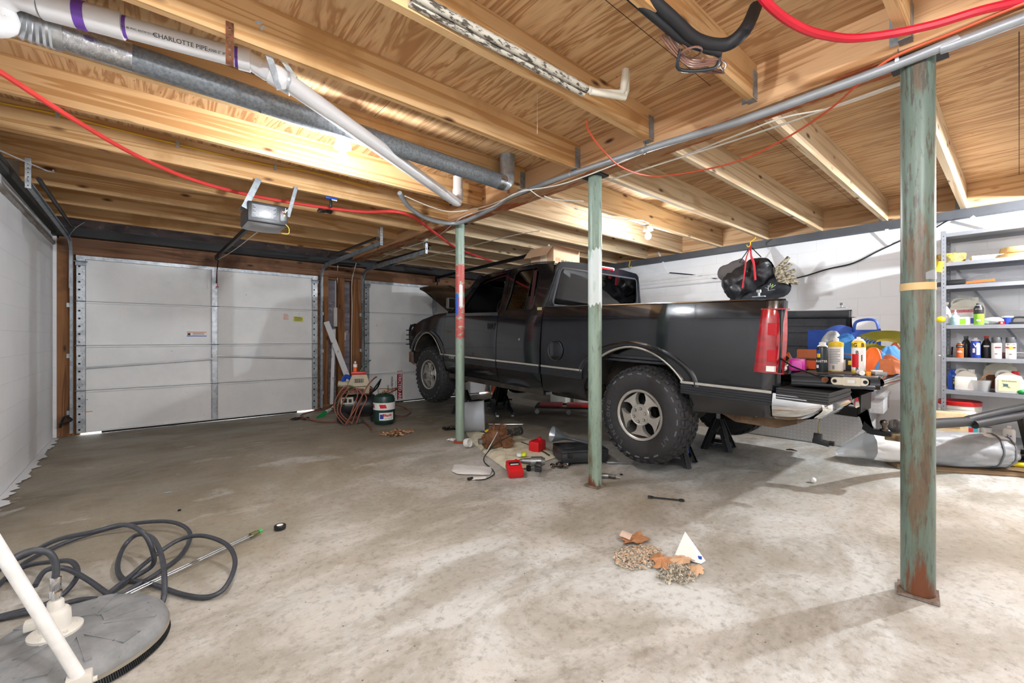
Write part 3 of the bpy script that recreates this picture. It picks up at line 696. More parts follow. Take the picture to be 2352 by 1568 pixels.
# fuel filler door (driver side)
m = MB().lathe([(.101, 0), (.104, .003), (.101, .005), (.098, .003), (.097, .000)], 32, 1, MX.Translation((-.981, .98, .50+AX)) @ MX.Rotation(R(-90), 4, 'Y')).lathe([(.096, -.003), (.095, .004), (.09, .0055), (1e-4, .006)], 32, 0, MX.Translation((-.981, .98, .50+AX)) @ MX.Rotation(R(-90), 4, 'Y'))
m.build('fuel_door', [PAINT, plain('dark_seam', '4A4D52', .3, .5)], truck)
MB().cyl((-.975, 1.548, .593+AX), (-.962, 1.548, .593+AX), .014, n=12).build('door_lock', STEEL, truck)
T = MX.Translation((-.978, 2.93, .297+AX)) @ MX.Rotation(R(-90), 4, 'Z') @ MX.Rotation(R(90), 4, 'X')
MB().text('K1500', .05, T, 0, .001, sx=.95).build('side_badge', BRIGHT, truck)
m = MB().cb((-.934, 1.27, .932+AX), (.006, .07, .03)); m.build('quarter_badge', plain('pale_gold', 'A59C6A', .5), truck)
# ---- roof, back panel, windscreen
def roofp(a, b):   # a along (rear->front), b across -1..1
    u = 1.20+a*1.40; zc = 1.502-.05*(abs(a-.35)/.65)**2*2; x = b*.75
    e = abs(b); z = zc-.030*e**2-.055*max(0, (e-.86)/.14)**1.6
    return (x, u, z+AX)
m = MB(); m.grid(lambda a, b: roofp(a, b*2-1), 18, 28)
m.grid(lambda a, b: (roofp(a, b*2-1)[0]*.98, roofp(a, b*2-1)[1], roofp(a, b*2-1)[2]-.035), 18, 28, 1)
m.build('roof', [PAINT, REDIN], truck)
bp = lambda p: V((p[0], 1.215-.04*max(0, (p[1]-.93))/.5+.0, p[1]+AX))
win = rrect(-.80, .80, .975, 1.385, .05, 5); win = [(x*(1-.11*(z-.975)/.41), z) for x, z in win]
m = MB(); m.plate([(-.93, .10), (.93, .10), (.945, .5), (.94, .88), (.915, .96), (.76, 1.42), (.70, 1.455), (.4, 1.475), (-.4, 1.475), (-.70, 1.455), (-.76, 1.42), (-.915, .96), (-.94, .88), (-.945, .5)], [win], bp, (0, .03, 0)); m.build('cab_back_panel', PAINT, truck)
for s_ in (-1, 1):
    m = MB(); m.grid(lambda a, b: (s_*(interp(a, [0, .05, 1], [.945, .925, .748])-.03*b), 1.225-.04*a-.012*sin(b*pi), .88+.565*a+AX), 8, 4); m.build('corner_pillar', PAINT, truck)
m = MB(); m.plate(win, (), lambda p: bp(p)-V((0, .004, 0)), (0, .004, 0)); m.build('rear_window', GLASS, truck)
m = MB(); m.tube([bp((x*1.005, z)) for x, z in win], .011, 6, closed=True); m.build('rear_window_seal', plain('grey_seal', '3A3C40', .35), truck)
m = MB().cb((.05, 1.19, 1.462+AX), (.36, .05, .035), 0, .012).cb((.05, 1.164, 1.455+AX), (.30, .01, .02), 1); m.build('cargo_lamp', [WHITEP, REDP], truck)
ws = lambda a, b: (interp(b, [0, 1], [.88, .72])*(a*2-1), 3.02-.02-.42*b+.05*sin(a*pi)-(b*.03), .93+.46*b+AX)
m = MB(); m.grid(ws, 12, 6); m.build('windscreen', GLASS, truck)
for s_ in (-1, 1):
    MB().bar((s_*.90, 3.04, .92+AX), (s_*.745, 2.58, 1.40+AX), .05, .04).build('windscreen_pillar', PAINT, truck)
m = MB().box(-.85, .85, 3.0, 3.16, .86+AX, .92+AX); m.build('cowl', BLACKM, truck)
# ---- interior
m = MB().box(-.86, .86, 1.28, 3.05, .06+AX, .10+AX).box(-.86, .86, 3.04, 3.06, .1+AX, .9+AX); m.build('cab_floor', DARKIN, truck)
m = MB().cb((0, 2.84, .80+AX), (1.66, .36, .20), 0, .03).cb((-.36, 2.66, .86+AX), (.42, .06, .13), 1, .02).cb((.05, 2.68, .80+AX), (.30, .04, .16), 1, .01); m.build('dashboard', [DARKIN, BLACKM], truck)
m = MB(); m.tube([V((-.38+.19*cos(a), 2.45+.06*sin(a), .93+AX+.18*sin(a))) for a in [2*pi*i/24 for i in range(24)]], .014, 8, closed=True)
for a in (.2, pi-.2, -pi/2): m.bar((-.38, 2.47, .92+AX), (-.38+.18*cos(a), 2.45+.06*sin(a), .93+AX+.17*sin(a)), .03, .015)
m.bar((-.38, 2.47, .92+AX), (-.38, 2.75, .80+AX), .05, .05); m.build('steering_wheel', BLACKM, truck)
for x, nm in ((-.42, 'driver'), (.42, 'passenger')):
    m = MB().cb((x, 2.05, .42+AX), (.58, .52, .2), 0, .06).cb((x, 1.78, .78+AX), (.56, .16, .66), 0, .06, (R(12), 0, 0)).cb((x, 1.70, 1.13+AX), (.28, .12, .18), 0, .05); m.build('seat', GREYC, truck)
m = MB().cb((0, 1.34, .55+AX), (1.5, .12, .45), 0, .04); m.build('rear_bench', REDIN, truck)
# clothing on the rear shelf seen through the glass is left to the hanging bag's reflection
# ---- bed floor, bulkhead, underside
m = MB().box(-.87, .87, -1.05, 1.15, .44+AX, .46+AX)
for k_ in range(12): m.box(-.80+k_*.145, -.74+k_*.145, -1.05, 1.15, .46+AX, .470+AX)
m.box(-.87, .87, 1.14, 1.165, .44+AX, .94+AX); m.build('bed_floor', PAINTIN, truck)
for x in (-.43, .43): MB().box(x-.035, x+.035, -1.0, 4.0, .12+AX, .27+AX).build('frame_rail', UNDER, truck)
m = MB().cyl((-.70, 0, AX), (.70, 0, AX), .045, n=12).ball((0, 0, AX), .15, 0, 14, (1, .9, 1)).cyl((0, 0, AX), (0, 1.6, AX+.12), .035, n=10); m.build('rear_axle', UNDER, truck)
for x in (-.5, .5): MB().bar((x, -.85, .16+AX), (x, 0, .07+AX), .06, .035).bar((x, 0, .07+AX), (x, .7, .16+AX), .06, .035).cb((x, 0, .04+AX), (.09, .16, .06)).build('leaf_spring', UNDER, truck)
m = MB().cyl((-.70, 3.58, AX), (.70, 3.58, AX), .04, n=12).ball((.1, 3.58, AX), .12, 0, 12).bar((-.45, 2.9, .12+AX), (-.62, 3.58, -.02+AX), .05, .04).bar((.45, 2.9, .12+AX), (.62, 3.58, -.02+AX), .05, .04); m.build('front_axle', UNDER, truck)
for s_ in (-1, 1): MB().prism([(-1.14, .12), (-1.02, .07), (-.75, .065), (-.60, .13), (-.60, .18), (-1.14, .18)], min(s_*.52, s_*.86), max(s_*.52, s_*.86), 0, T=MX.Translation((0, 0, AX))).build('bumper_bracket_shield', worn('mud_brown', '6D5640', '4C3B2C', .42, .62, (12, 12, 12), .9), truck)
m = MB().tube([(-.33, 2.6, .07+AX), (-.33, 1.4, .05+AX), (-.3, .7, .08+AX), (-.33, .0, .22+AX), (-.45, -.7, .12+AX), (-.62, -1.0, .08+AX)], .03, 10, smooth=4).cyl((-.33, 2.1, .06+AX), (-.33, 1.5, .05+AX), .09, n=16); m.build('exhaust', UNDER, truck)
for s_ in (-1, 1): MB().box(min(s_*.86, s_*.90), max(s_*.86, s_*.90), 1.22, 3.1, .0+AX, .06+AX).box(min(s_*.60, s_*.86), max(s_*.60, s_*.86), 1.22, 3.1, .03+AX, .06+AX).build('rocker_panel', UNDER, truck)
MB().cb((-.62, .95, .12+AX), (.34, .55, .26), 0, .05).build('fuel_tank', UNDER, truck)
# ---- engine bay
m = MB().box(-.76, .76, 4.06, 4.12, .30+AX, .66+AX).cb((0, 3.6, .45+AX), (.5, .7, .4), 0, .05).ball((0, 3.6, .70+AX), .20, 0, 16, (1, 1, .35)); m.build('engine', UNDER, truck)
for s_ in (-1, 1): MB().box(min(s_*.58, s_*.62), max(s_*.58, s_*.62), 3.16, 4.06, .3+AX, .70+AX).box(min(s_*.62, s_*.78), max(s_*.62, s_*.78), 3.16, 4.06, .69+AX, .71+AX).build('inner_fender', UNDER, truck)
# ---- open hood, hinged at the cowl
hl, hw_ = 1.16, .83; ha = R(24)
def hp(a, b, off=0):     # a 0..1 along from hinge, b -1..1 across
    L_ = hl*a*(1-.05*abs(b)**3); zc = .035*(1-b*b)-.10*max(0, a-.82)**1.2*2-.03*abs(b)**6
    y = 3.12+L_*cos(ha)-(zc+off)*sin(ha); z = .93+L_*sin(ha)+(zc+off)*cos(ha); return (hw_*b*(1-.02*a), y, z+AX)
m = MB(); G1 = m.grid(lambda a, b: hp(a, b*2-1), 16, 16); G2 = m.grid(lambda a, b: hp(a, b*2-1, -.03), 16, 16, 1)
for i in range(16):
    for j in (0, 16): m.f([G1[i][j], G1[i+1][j], G2[i+1][j], G2[i][j]]); m.f([G1[j][i], G1[j][i+1], G2[j][i+1], G2[j][i]])
for b in (-.5, 0, .5): m.bar(hp(.1, b, -.035), hp(.9, b, -.035), .06, .02, 1)
m.bar(hp(.2, -.8, -.035), hp(.85, .0, -.035), .04, .02, 1); m.bar(hp(.2, .8, -.035), hp(.85, .0, -.035), .04, .02, 1)
m.build('hood', [PAINT, plain('hood_lining', '2E2F31', .8)], truck)
for s_ in (-1, 1): MB().bar((s_*.74, 3.22, .88+AX), (s_*.78, 3.45, 1.05+AX), .03, .02).build('hood_hinge', BLACKM, truck)
# ---- nose
m = MB().box(-.76, .76, 4.13, 4.17, .32+AX, .62+AX)
for k_ in range(7): m.box(-.48, .48, 4.17, 4.185, .36+k_*.035+AX, .375+k_*.035+AX, 1)
m.build('grille', [BLACKM, BRIGHT], truck)
for s_ in (-1, 1): MB().cb((s_*.64, 4.17, .50+AX), (.26, .05, .19), 0, .015).build('headlight', CLEAR, truck)
m = MB(); pts_ = [(-.99, 3.98), (-.985, 4.15), (-.90, 4.27), (-.5, 4.33), (.5, 4.33), (.90, 4.27), (.985, 4.15), (.99, 3.98)]
for (x0, y0), (x1, y1) in zip(pts_, pts_[1:]):
    m.f([m.v((x0, y0, .13+AX+.02)), m.v((x1, y1, .13+AX+.02)), m.v((x1, y1, .31+AX)), m.v((x0, y0, .31+AX))]); m.f([m.v((x0, y0, .31+AX)), m.v((x1, y1, .31+AX)), m.v((x1*.93, y1-.06, .32+AX)), m.v((x0*.93, y0-.06, .32+AX))])
    m.f([m.v((x0, y0, .15+AX)), m.v((x1, y1, .15+AX)), m.v((x1*.93, y1-.05, .10+AX)), m.v((x0*.93, y0-.05, .10+AX))])
m.build('front_bumper', CHROME, truck)
m = MB()
for s_ in (-1, 1):
    m.tube([(s_*.86, 4.33, .36+AX), (s_*.86, 4.37, .55+AX), (s_*.86, 4.35, .70+AX), (s_*.86, 4.20, .735+AX)], .022, 8, smooth=3); m.tube([(s_*.42, 4.36, .30+AX), (s_*.42, 4.38, .74+AX)], .022, 8); m.bar((s_*.86, 4.20, .40+AX), (s_*.86, 4.34, .36+AX), .05, .03)
    for k_ in range(4): m.tube([(s_*.98, 4.26, .42+k_*.075+AX), (s_*.86, 4.36, .42+k_*.075+AX), (s_*.42, 4.37, .42+k_*.075+AX)], .008, 6)
m.tube([(-.86, 4.36, .72+AX), (.86, 4.36, .72+AX)], .02, 8); m.tube([(-.86, 4.36, .36+AX), (.86, 4.36, .36+AX)], .02, 8); m.build('grille_guard', BLACKM, truck)
# ---- tailgate, folded flat
gate = bpy.data.objects.new('tailgate', None); COL.objects.link(gate); gate.parent = truck; gate.location = (0, -1.07, .455+AX); gate.rotation_euler = (R(-3), 0, 0)
m = MB().box(-.885, .885, -.485, -.03, -.022, .0, 0, .004)
G = m.grid(lambda a, b: (-.885+1.77*a, -.49+.03*cos(b*pi-.2)*0-.02*sin(b*pi), -.075*b), 2, 6)
m.box(-.885, .885, -.47, -.03, -.08, -.055, 0, .006)
for s_ in (-1, 1): m.grid(lambda a, b: (s_*(.885-.012*sin(b*pi)), -.03-.46*a, -.078*b), 10, 5)
m.build('gate_shell', PAINT, gate)
m = MB().box(-.80, .80, -.44, -.06, .0005, .008, 0, .003)
for k_ in range(26): m.box(-.78+k_*.06, -.745+k_*.06, -.43, -.40, .008, .012)
m.build('gate_liner', plain('dirty_gate_liner', '5A4A3E', .7, 0, .25, 20), gate)
m = MB().plate(rrect(-.44, -.255, -.058, -.012, .02), [], lambda p: V((-.899, p[0], p[1])), (.006, 0, 0)).cb((-.902, -.36, -.035), (.012, .085, .052), 0, .004).cb((-.91, -.36, -.035), (.012, .038, .022), 1, .005)
for y in (-.425, -.275): m.cyl((-.904, y, -.035), (-.897, y, -.035), .011, n=10, m=2)
m.build('latch_plate', [plain('cream_latch', 'D8D0BE', .5), WHITEP, BLACKM], gate, label='cream latch plate with white striker')
m = MB().tube([(-.93, .10, .17), (-.925, -.05, .05), (-.915, -.225, -.025)], .006, 6).cyl((-.925, -.228, -.03), (-.90, -.228, -.03), .017, n=12, m=1); m.build('support_cable', [BLACKM, RUST], gate)
# ---- rear bumper
bmp = bpy.data.objects.new('rear_bumper', None); COL.objects.link(bmp); bmp.parent = truck
def bprof(x):
    e = abs(x); dip = .0 if e > .42 else (.055 if e < .30 else .055*(.42-e)/.12)
    y = -1.33+(.0 if e < .86 else (e-.86)**2*2.0); return y, .315-dip, .17+.03*(e < .42)
m = MB(); xs = [-.985, -.975, -.95, -.9, -.86, -.7, -.5, -.43, -.36, -.3, -.1, .1, .3, .36, .43, .5, .7, .86, .9, .95, .975, .985]
rings_ = []
for x in xs:
    y, zt_, zb_ = bprof(x); rings_.append([m.v((x, y+dy, z+AX)) for dy, z in ((.30, zt_), (.12, zt_), (.0, zt_-.01), (-.012, zt_-.06), (-.006, zb_+.07), (.04, zb_+.02), (.12, zb_), (.3, zb_-.02))])
for a, b in zip(rings_, rings_[1:]):
    for i in range(7): m.f([a[i], a[i+1], b[i+1], b[i]])
for x in (-.985, .985):
    m.grid(lambda a, b: (x*(1+.012*sin(b*pi)-.035*a**4-.02*(1-b)**4), -1.03-.30*a, (.155+.095*a**2.5)*(1-b)+.325*b+AX), 16, 10)
m.build('bumper_shell', CHROME, bmp, ang=50)
for s_ in (-1, 1):
    m = MB()
    for k_ in range(5): m.box(min(s_*.44, s_*.992), max(s_*.44, s_*.992), -1.342+.002*(k_ % 2)*3, -1.05, .288+k_*.016+AX, .300+k_*.016+AX, 0, .002)
    m.box(min(s_*.45, s_*.985), max(s_*.45, s_*.985), -1.338, -1.06, .292+AX, .357+AX)
    for k_ in range(8): m.box(min(s_*.50, s_*.95), max(s_*.50, s_*.95), -1.31+k_*.03, -1.30+k_*.03, .357+AX, .362+AX)
    m.build('step_pad', plain('weathered_black_pad', '2A2A2C', .55), bmp)
MB().box(-.17, .17, -1.345, -1.335, .15+AX, .28+AX).build('plate_recess', BLACKM, bmp)
m = MB().box(-.5, .5, -1.0, -.92, .08+AX, .15+AX).bar((0, -.9, .13+AX), (0, -1.30, .13+AX), .07, .07); m.build('hitch_receiver', BLACKM, truck)
# ball mount is pinned into the receiver
m = MB().bar((0, -1.28, .13+AX), (0, -1.36, .13+AX), .05, .05).prism([(-1.36, .165), (-1.30, .11), (-1.325, .10), (-1.40, .02), (-1.47, .015), (-1.47, -.02), (-1.38, -.02), (-1.33, .01)], -.028, .028, 0, T=MX.Translation((0, 0, AX))); m.bar((0, -1.36, -.0+AX), (0, -1.50, -.0+AX), .065, .03); m.build('ball_mount', BLACKM, truck)
MB().lathe([(.02, -.04), (.02, 0), (.026, .002), (.026, .01), (.013, .016), (.013, .03), (.024, .045), (.027, .06), (.022, .075), (1e-4, .083)], 16, 0, MX.Translation((0, -1.455, .018+AX))).build('tow_ball', plain('worn_tow_ball', '6B6058', .25, .9), truck)
# wiring plug on its leads
m = MB(MX.Translation((.045, .16, .12)))
for k_ in range(3): m.tube([(-.55, -1.30, .13+AX), (-.50+.02*k_, -1.38, .16+AX), (-.52, -1.40, .06+AX), (-.60, -1.37, .04+AX+.01*k_), (-.62, -1.35, -.03+AX), (-.62+.01*k_, -1.35, -.10+AX)], .003, 5, smooth=5, m=k_ % 2)
m.tube([(-.62, -1.35, .03+AX), (-.3, -1.38, .06+AX), (-.28, -1.37, .16+AX), (-.4, -1.36, .22+AX)], .004, 5, smooth=4, m=0); m.build('trailer_wires', [plain('brown_wire', '8A7A4A', .5), plain('olive_wire', '5F6A3A', .5)], truck)
m = MB(MX.Translation((.045, .16, .12))).cb((-.62, -1.35, -.115+AX), (.035, .05, .045), 0, .005, (0, .2, 0)).cb((-.62, -1.37, -.15+AX), (.04, .10, .035), 0, .005, (.1, 0, 0))
for k_ in range(5): m.cb((-.62, -1.43, -.135-.006*k_+AX), (.03-.01*(k_ % 2), .03, .004))
m.build('trailer_plug', BLKP, truck)
# ---- wheels
def wheel_mesh():
    wh = bpy.data.objects.new('wheel', None); COL.objects.link(wh)
    W_, Ro, Ri = .275, .415, .212     # local: axle along z, outer face at +z = 0 .. inner at -W_
    m = MB(); prof = [(Ri, -.03), (Ri+.012, -.008), (Ri+.03, .0), (Ri+.06, .006), (Ri+.10, .006), (Ri+.13, .002), (Ri+.16, -.012), (Ri+.185, -.035), (Ro-.012, -.05), (Ro-.008, -.09), (Ro-.006, -W_/2), (Ro-.008, -W_+.09), (Ro-.012, -W_+.05), (Ri+.185, -W_+.035), (Ri+.13, -W_), (Ri+.03, -W_+.005), (Ri, -W_+.03)]
    m.lathe(prof, 72, caps=False)
    NL = 36
    for k_ in range(NL):
        for row, (z0, z1, dz, r0) in enumerate(((-.070, -.028, 0, -.016), (-.112, -.076, .5, -.004), (-.156, -.119, .25, -.002), (-.199, -.163, .6, -.004), (-.247, -.205, .1, -.016))):
            a = 2*pi*(k_+dz)/NL; wd = .026 if row not in (0, 4) else .024
            T = MX.Rotation(a, 4, 'Z') @ MX.Translation((Ro-.004+r0*.5, 0, (z0+z1)/2)) @ MX.Rotation(.22*(-1)**row, 4, 'X') @ (MX.Rotation(R(-14 if row == 0 else 14 if row == 4 else 0), 4, 'Y'))
            m.box(-.014, .009, -wd, wd, -(z1-z0)/2, (z1-z0)/2, 0, 0, T)
        a = 2*pi*(k_+.0)/NL   # shoulder lugs
        m.box(-.03, .012, -.012, .020, -.012, .010, 0, 0, MX.Rotation(a, 4, 'Z') @ MX.Translation((Ro-.030, 0, -.020)) @ MX.Rotation(R(-50), 4, 'Y'))
    tl = [('L', 238), ('I', 228.5), ('N', 219), ('G', 208), ('L', 197.5), ('O', 188), ('N', 177.5), ('G', 167)]
    for c_, dg in tl+[('A', -28), ('/', -34), ('T', -40)]:
        m.text(c_, .052, MX.Rotation(R(dg), 4, 'Z') @ MX.Translation((Ri+.095, 0, .0068)) @ MX.Rotation(R(-90), 4, 'Z'), 1, .001)
    for k_ in range(24):
        if k_ in (10, 11, 12, 13, 14, 15, 21, 22): continue
        a0 = 2*pi*k_/24; r_ = Ri+.142
        m.box(-.006, .006, -.022, .022, -.004, .0025, 1, 0, MX.Rotation(a0, 4, 'Z') @ MX.Translation((r_, 0, .0)))
    m.build('tire', [TYRE, TYREL], wh, ang=30)
    m = MB()
    m.lathe([(Ri+.002, -.03), (Ri+.008, -.012), (Ri+.004, -.004), (Ri-.008, -.006), (Ri-.016, -.012), (Ri-.018, -.04), (Ri-.024, -.10), (Ri-.024, -.2)], 48, ms=[0]*4+[2]*3, caps=False)
    m.lathe([(Ri-.02, -.19), (1e-4, -.188)], 32, 1, caps=False); m.lathe([(.11, -.19), (.11, -.10), (1e-4, -.10)], 24, 1)
    fz = -.022
    def sp(r_): return fz-.018*(1-min(1, max(0, (r_-.085)/.11)))*0-.010*min(1, max(0, (r_-.08)/.12))
    for k_ in range(5):
        a0 = 2*pi*k_/5-pi/2
        edge = [(.070, 26), (.095, 16), (.115, 13.5), (.14, 15), (.165, 20), (.188, 26), (.198, 27)]
        P = [(r_*cos(a0+R(d)), r_*sin(a0+R(d)), r_) for r_, d in edge]+[(r_*cos(a0-R(d)), r_*sin(a0-R(d)), r_) for r_, d in reversed(edge)]
        A = [m.v((x, y, sp(r_))) for x, y, r_ in P]; B = [m.v((x*1.0, y, sp(r_)-.045)) for x, y, r_ in P]
        n_ = len(edge)
        for i in range(n_-1): m.f([A[i], A[i+1], A[2*n_-2-i], A[2*n_-1-i]])
        m.skin([A, B], 0)
        a1 = a0+pi/5   # web beside the window
    m.lathe([(.092, fz-.03), (.092, fz-.002), (.088, fz+.002), (.082, fz+.001), (.080, fz-.001), (.078, fz+.003), (1e-4, fz+.006)], 36)
    for k_ in range(6):
        a = 2*pi*k_/6+.35; m.cyl((.057*cos(a), .057*sin(a), fz), (.057*cos(a), .057*sin(a), fz+.010), .0135, n=14, m=2); m.cyl((.057*cos(a), .057*sin(a), fz+.01), (.057*cos(a), .057*sin(a), fz+.016), .0095, n=6, m=0)
    m.build('rim', [ALLOY, BLACKM, plain('grey_rim_barrel', '6C6A66', .4, .5)], wh)
    return wh
wproto = wheel_mesh()
for i, (s_, u, zz, rot) in enumerate(((-1, 0, 0, .0), (-1, 3.58, .0, .6), (1, 0, 0, 0), (1, 3.58, 0, .3))):
    o = wproto if i == 0 else copy_tree(wproto)
    o.parent = truck; o.location = (s_*.968, u, zz+AX)
    # axle along x, outer face outwards
    o.rotation_euler = (MX.Rotation(R(-90)*(1 if s_ < 0 else -1), 3, 'Y') @ MX.Rotation(rot+(R(-90) if s_ < 0 else 0), 3, 'Z')).to_euler()
# ------------------------------------------------------------ pipes, ducts, wires under the deck
PVC = plain('white_pvc', 'D6D4D4', .38, 0, .05, 3)
PURPLE = plain('purple_primer', '6A3FA0', .5)
DUCTM = worn('duct_steel', '83888D', '686D72', .42, .62, (60, 60, 60), .5, .25, bump=.04)
FOIL = plain('foil_tape', 'C9CBCE', .22, .9, .25, 40, bump=.6)
zp = 2.545
A = fl(95, 10, zp); B = fl(575, 140, zp-.01); C_ = fl(655, 185, 2.435); D_ = fl(1046, 462, 2.43)
dv = thing('drain_pipe', 'long white plastic drain pipe bending diagonally under the joists', 'pipe')
def off(a, b, d): return a+(b-a).normalized()*d
MB().tube([A, B, V((B.x+.07, B.y+.005, B.z-.02)), C_, D_], .0445, 20, smooth=0).build('pipe_run', PVC, dv)
for x0, x1, rr in ((off(A, B, 0), off(A, B, .11), .056), (off(A, B, .14), off(A, B, .26), .054), (off(B, A, .05), B, .052), (off(C_, B, .08), off(C_, D_, .05), .052)): MB().cyl(x0, x1, rr, n=24).build('coupling', PVC, dv)
for x0, x1, rr in ((off(A, B, .104), off(A, B, .14), .0565), (off(A, B, .262), off(A, B, .275), .0452), (off(B, A, .064), off(B, A, .05), .0453)): MB().cyl(x0, x1, rr, n=24).build('primer_stain', PURPLE, dv)
dirp = (B-A).normalized(); cz = -1*(A.lerp(B, .5)-V((0, 0, CH))).normalized()
def ptext(st, size, l_, sx=1):
    c0 = off(A, B, l_); y = cz-dirp*cz.dot(dirp); y.normalize(); x = dirp; z = y; yy = z.cross(x)
    T = MX((x, yy, z)).transposed().to_4x4(); T.translation = c0+z*.0448; return T
m = MB().text('CHARLOTTE PIPE.', .026, ptext('', 0, (B-A).length*.64), 0, .0006, sx=1.0).text('2" SCH 40 PVC ASTM D1785', .012, ptext('', 0, (B-A).length*.42), 0, .0006).text('4200 2" IPS SCH40', .016, ptext('', 0, (B-A).length*.86), 0, .0006); m.build('pipe_print', INK, dv)
# trap at the left end
e0 = fl(95, 10, zp)
m = MB().tube([e0, V((e0.x-.08, e0.y+.02, e0.z+.01)), V((e0.x-.13, e0.y+.05, e0.z-.03)), V((e0.x-.12, e0.y+.07, e0.z-.09)), V((e0.x-.18, e0.y+.02, e0.z-.13)), V((e0.x-.26, e0.y-.05, e0.z-.10)), V((e0.x-.36, e0.y-.1, e0.z-.02))], .052, 20, smooth=5)
m.build('trap_bend', PVC, dv)
E_ = V((D_.x+.03, D_.y+.02, 2.43))
m = MB().tube([D_, E_, E_+V((.01, .0, .05)), E_+V((.01, 0, .24))], .0445, 18).cyl(E_+V((.01, 0, .03)), E_+V((.01, 0, .12)), .05, n=20); m.build('rising_end', PVC, dv)
m = MB()
q1 = onY(593, 48, 2.25); 
m.bar(q1, V((C_.x-.02, C_.y+.02, C_.z-.045)), .03, .003, up=(0, 1, 0)).bar(onY(600, 60, 2.25), V((C_.x+.05, C_.y, C_.z+.02)), .025, .003, up=(0, 1, 0))
m.grid(lambda a, b: C_+V((0, .048*cos(a*2*pi), .048*sin(a*2*pi)))+V((.012*b, 0, 0)), 18, 1)
one(m, 'pipe_strap', GALV, 'long thin metal strap slung round the diagonal drain pipe', 'strap')
m = MB(); q = onY(527, 100, 2.25)
hs = [[(x+.006*cos(-a), z+.006*sin(-a)) for a in [k*pi/3 for k in range(6)]] for x in (0,) for z in (-.06, -.03, 0, .03, .06)]
m.plate([(-.015, -.10), (.015, -.10), (.015, .09), (-.015, .09)], hs, lambda p: V((q.x+p[0], 2.243, q.z+p[1])), (0, -.002, 0)); one(m, 'perforated_strap', RUST, 'short rusty perforated strap nailed to the joist above the pipe print', 'strap')
# galvanised duct
y_ = 2.80
a_, b_ = V((-.14, y_, 2.53)), V((2.27, y_, 2.462))
du = thing('round_duct', 'long grey round metal duct running between two joists', 'duct')
m = MB().cyl(a_, b_, .062, n=28); 
for k_ in (1, 2, 3): c0 = a_.lerp(b_, k_*.27); m.cyl(c0, off(c0, b_, .012), .0635, n=28)
m.build('duct_run', DUCTM, du)
m = MB().tube([b_, b_+V((.035, 0, 0)), b_+V((.06, 0, .025)), b_+V((.065, 0, .09)), V((b_.x+.065, y_, ZC-.001))], .063, 24).build('duct_elbow', GALV, du)
m = MB().cyl(off(a_, b_, -.16), off(a_, b_, .10), .066, n=24); m.build('foil_wrap', FOIL, du); MB().cyl(off(b_, a_, .05), off(b_, a_, -.02), .0645, n=24).build('foil_band', FOIL, du)
m = MB(); P = crom([off(a_, b_, -.14), V((-.42, 2.78, 2.53)), V((-.60, 2.66, 2.52)), V((-.76, 2.5, 2.50))], 14); n_ = len(P)
rs = []; 
m.tube(P, lambda t: .075+.006*sin(t*n_*pi), 20); m.build('flexible_hose', plain('flex_foil', 'C4C7CA', .28, .85, .1), du)
# old white supply pipes with grime
GRIMY = worn('grimy_pipe', 'BDB6A8', '4C443B', .5, .57, (22, 70, 70), .6)
m = MB(); 
pA, pB = fl(948, -12, 2.53), fl(1350, 205, 2.50); up = V((0, 0, 1))
m.tube([pA, pB], .018, 12).tube([pA+V((0, .03, -.012)), pB+V((0, .03, -.012))], .016, 12)
pC, pD = fl(1425, 215, 2.50), fl(1432, 172, 2.62)
t_ = thing('water_pipes', 'pair of grimy white water pipes with an upturned elbow end', 'pipe')
m.build('pipe_run', GRIMY, t_)
m = MB().tube([pB, pB+(pC-pB)*.25+V((0, 0, -.01)), pC, V((pC.x+.012, pC.y-.01, pC.z+.02)), V((pC.x+.02, pC.y-.02, pC.z+.13))], .019, 12).tube([pB+V((0, -.02, -.02)), pC+V((.02, -.015, -.02)), V((pC.x+.04, pC.y-.01, pC.z+.02)), V((pC.x+.045, pC.y-.01, pC.z+.13))], .017, 12)
m.build('elbow_end', plain('off_white_pipe', 'DAD3C2', .5), t_)
# hoses and wires
def hose(pts, r, mat_, label, cat='hose', nm='hose', n=8, sm=8, grp=None):
    return one(MB().tube(pts, r, n, smooth=sm), nm, mat_, label, cat, group=grp)
REDH = plain('red_hose', 'D8403C', .5); RED2 = plain('bright_red_hose', 'C81A30', .42); ORW = plain('orange_wire', 'E2603A', .5); WW = plain('white_wire', 'DEDAD0', .5)
hose([fl(-60, 130, 2.47), fl(0, 165, 2.468), fl(150, 262, 2.468), fl(300, 350, 2.468), fl(430, 408, 2.468), fl(560, 445, 2.466), fl(700, 470, 2.465), fl(830, 486, 2.465), fl(930, 490, 2.42), fl(1000, 535, 2.41), fl(1050, 570, 2.42), fl(1130, 600, 2.42)], .015, REDH, 'long red air hose slung below the joists from the left wall')
hose([fl(1735, -30, 2.5), fl(1760, 5, 2.47), fl(1800, 40, 2.455), fl(1850, 68, 2.45), fl(1900, 82, 2.45), fl(1960, 88, 2.45), fl(2050, 77, 2.45), fl(2150, 55, 2.45), fl(2260, 22, 2.46), fl(2400, -8, 2.47)], .017, RED2, 'thick bright red hose hanging in a curve near the nearest post')
conduit = [V((2.604, -2.4, 2.475)), onX(2352, 42, 2.604), onX(2200, 92, 2.604), onX(2068, 145, 2.604), onX(1900, 207, 2.604), onX(1700, 278, 2.604), onX(1500, 338, 2.604), onX(1300, 404, 2.604), V((2.60, 3.05, 2.475)), V((2.56, 3.35, 2.41)), fl(1050, 512, 2.40), fl(985, 503, 2.40), fl(940, 475, 2.43), fl(918, 443, 2.49)]
hose(conduit, .022, plain('grey_cable', '9B9FA3', .42, .3), 'thick grey cable strapped along the beam, sagging by the far post', 'cable', 'power_cable', 10)
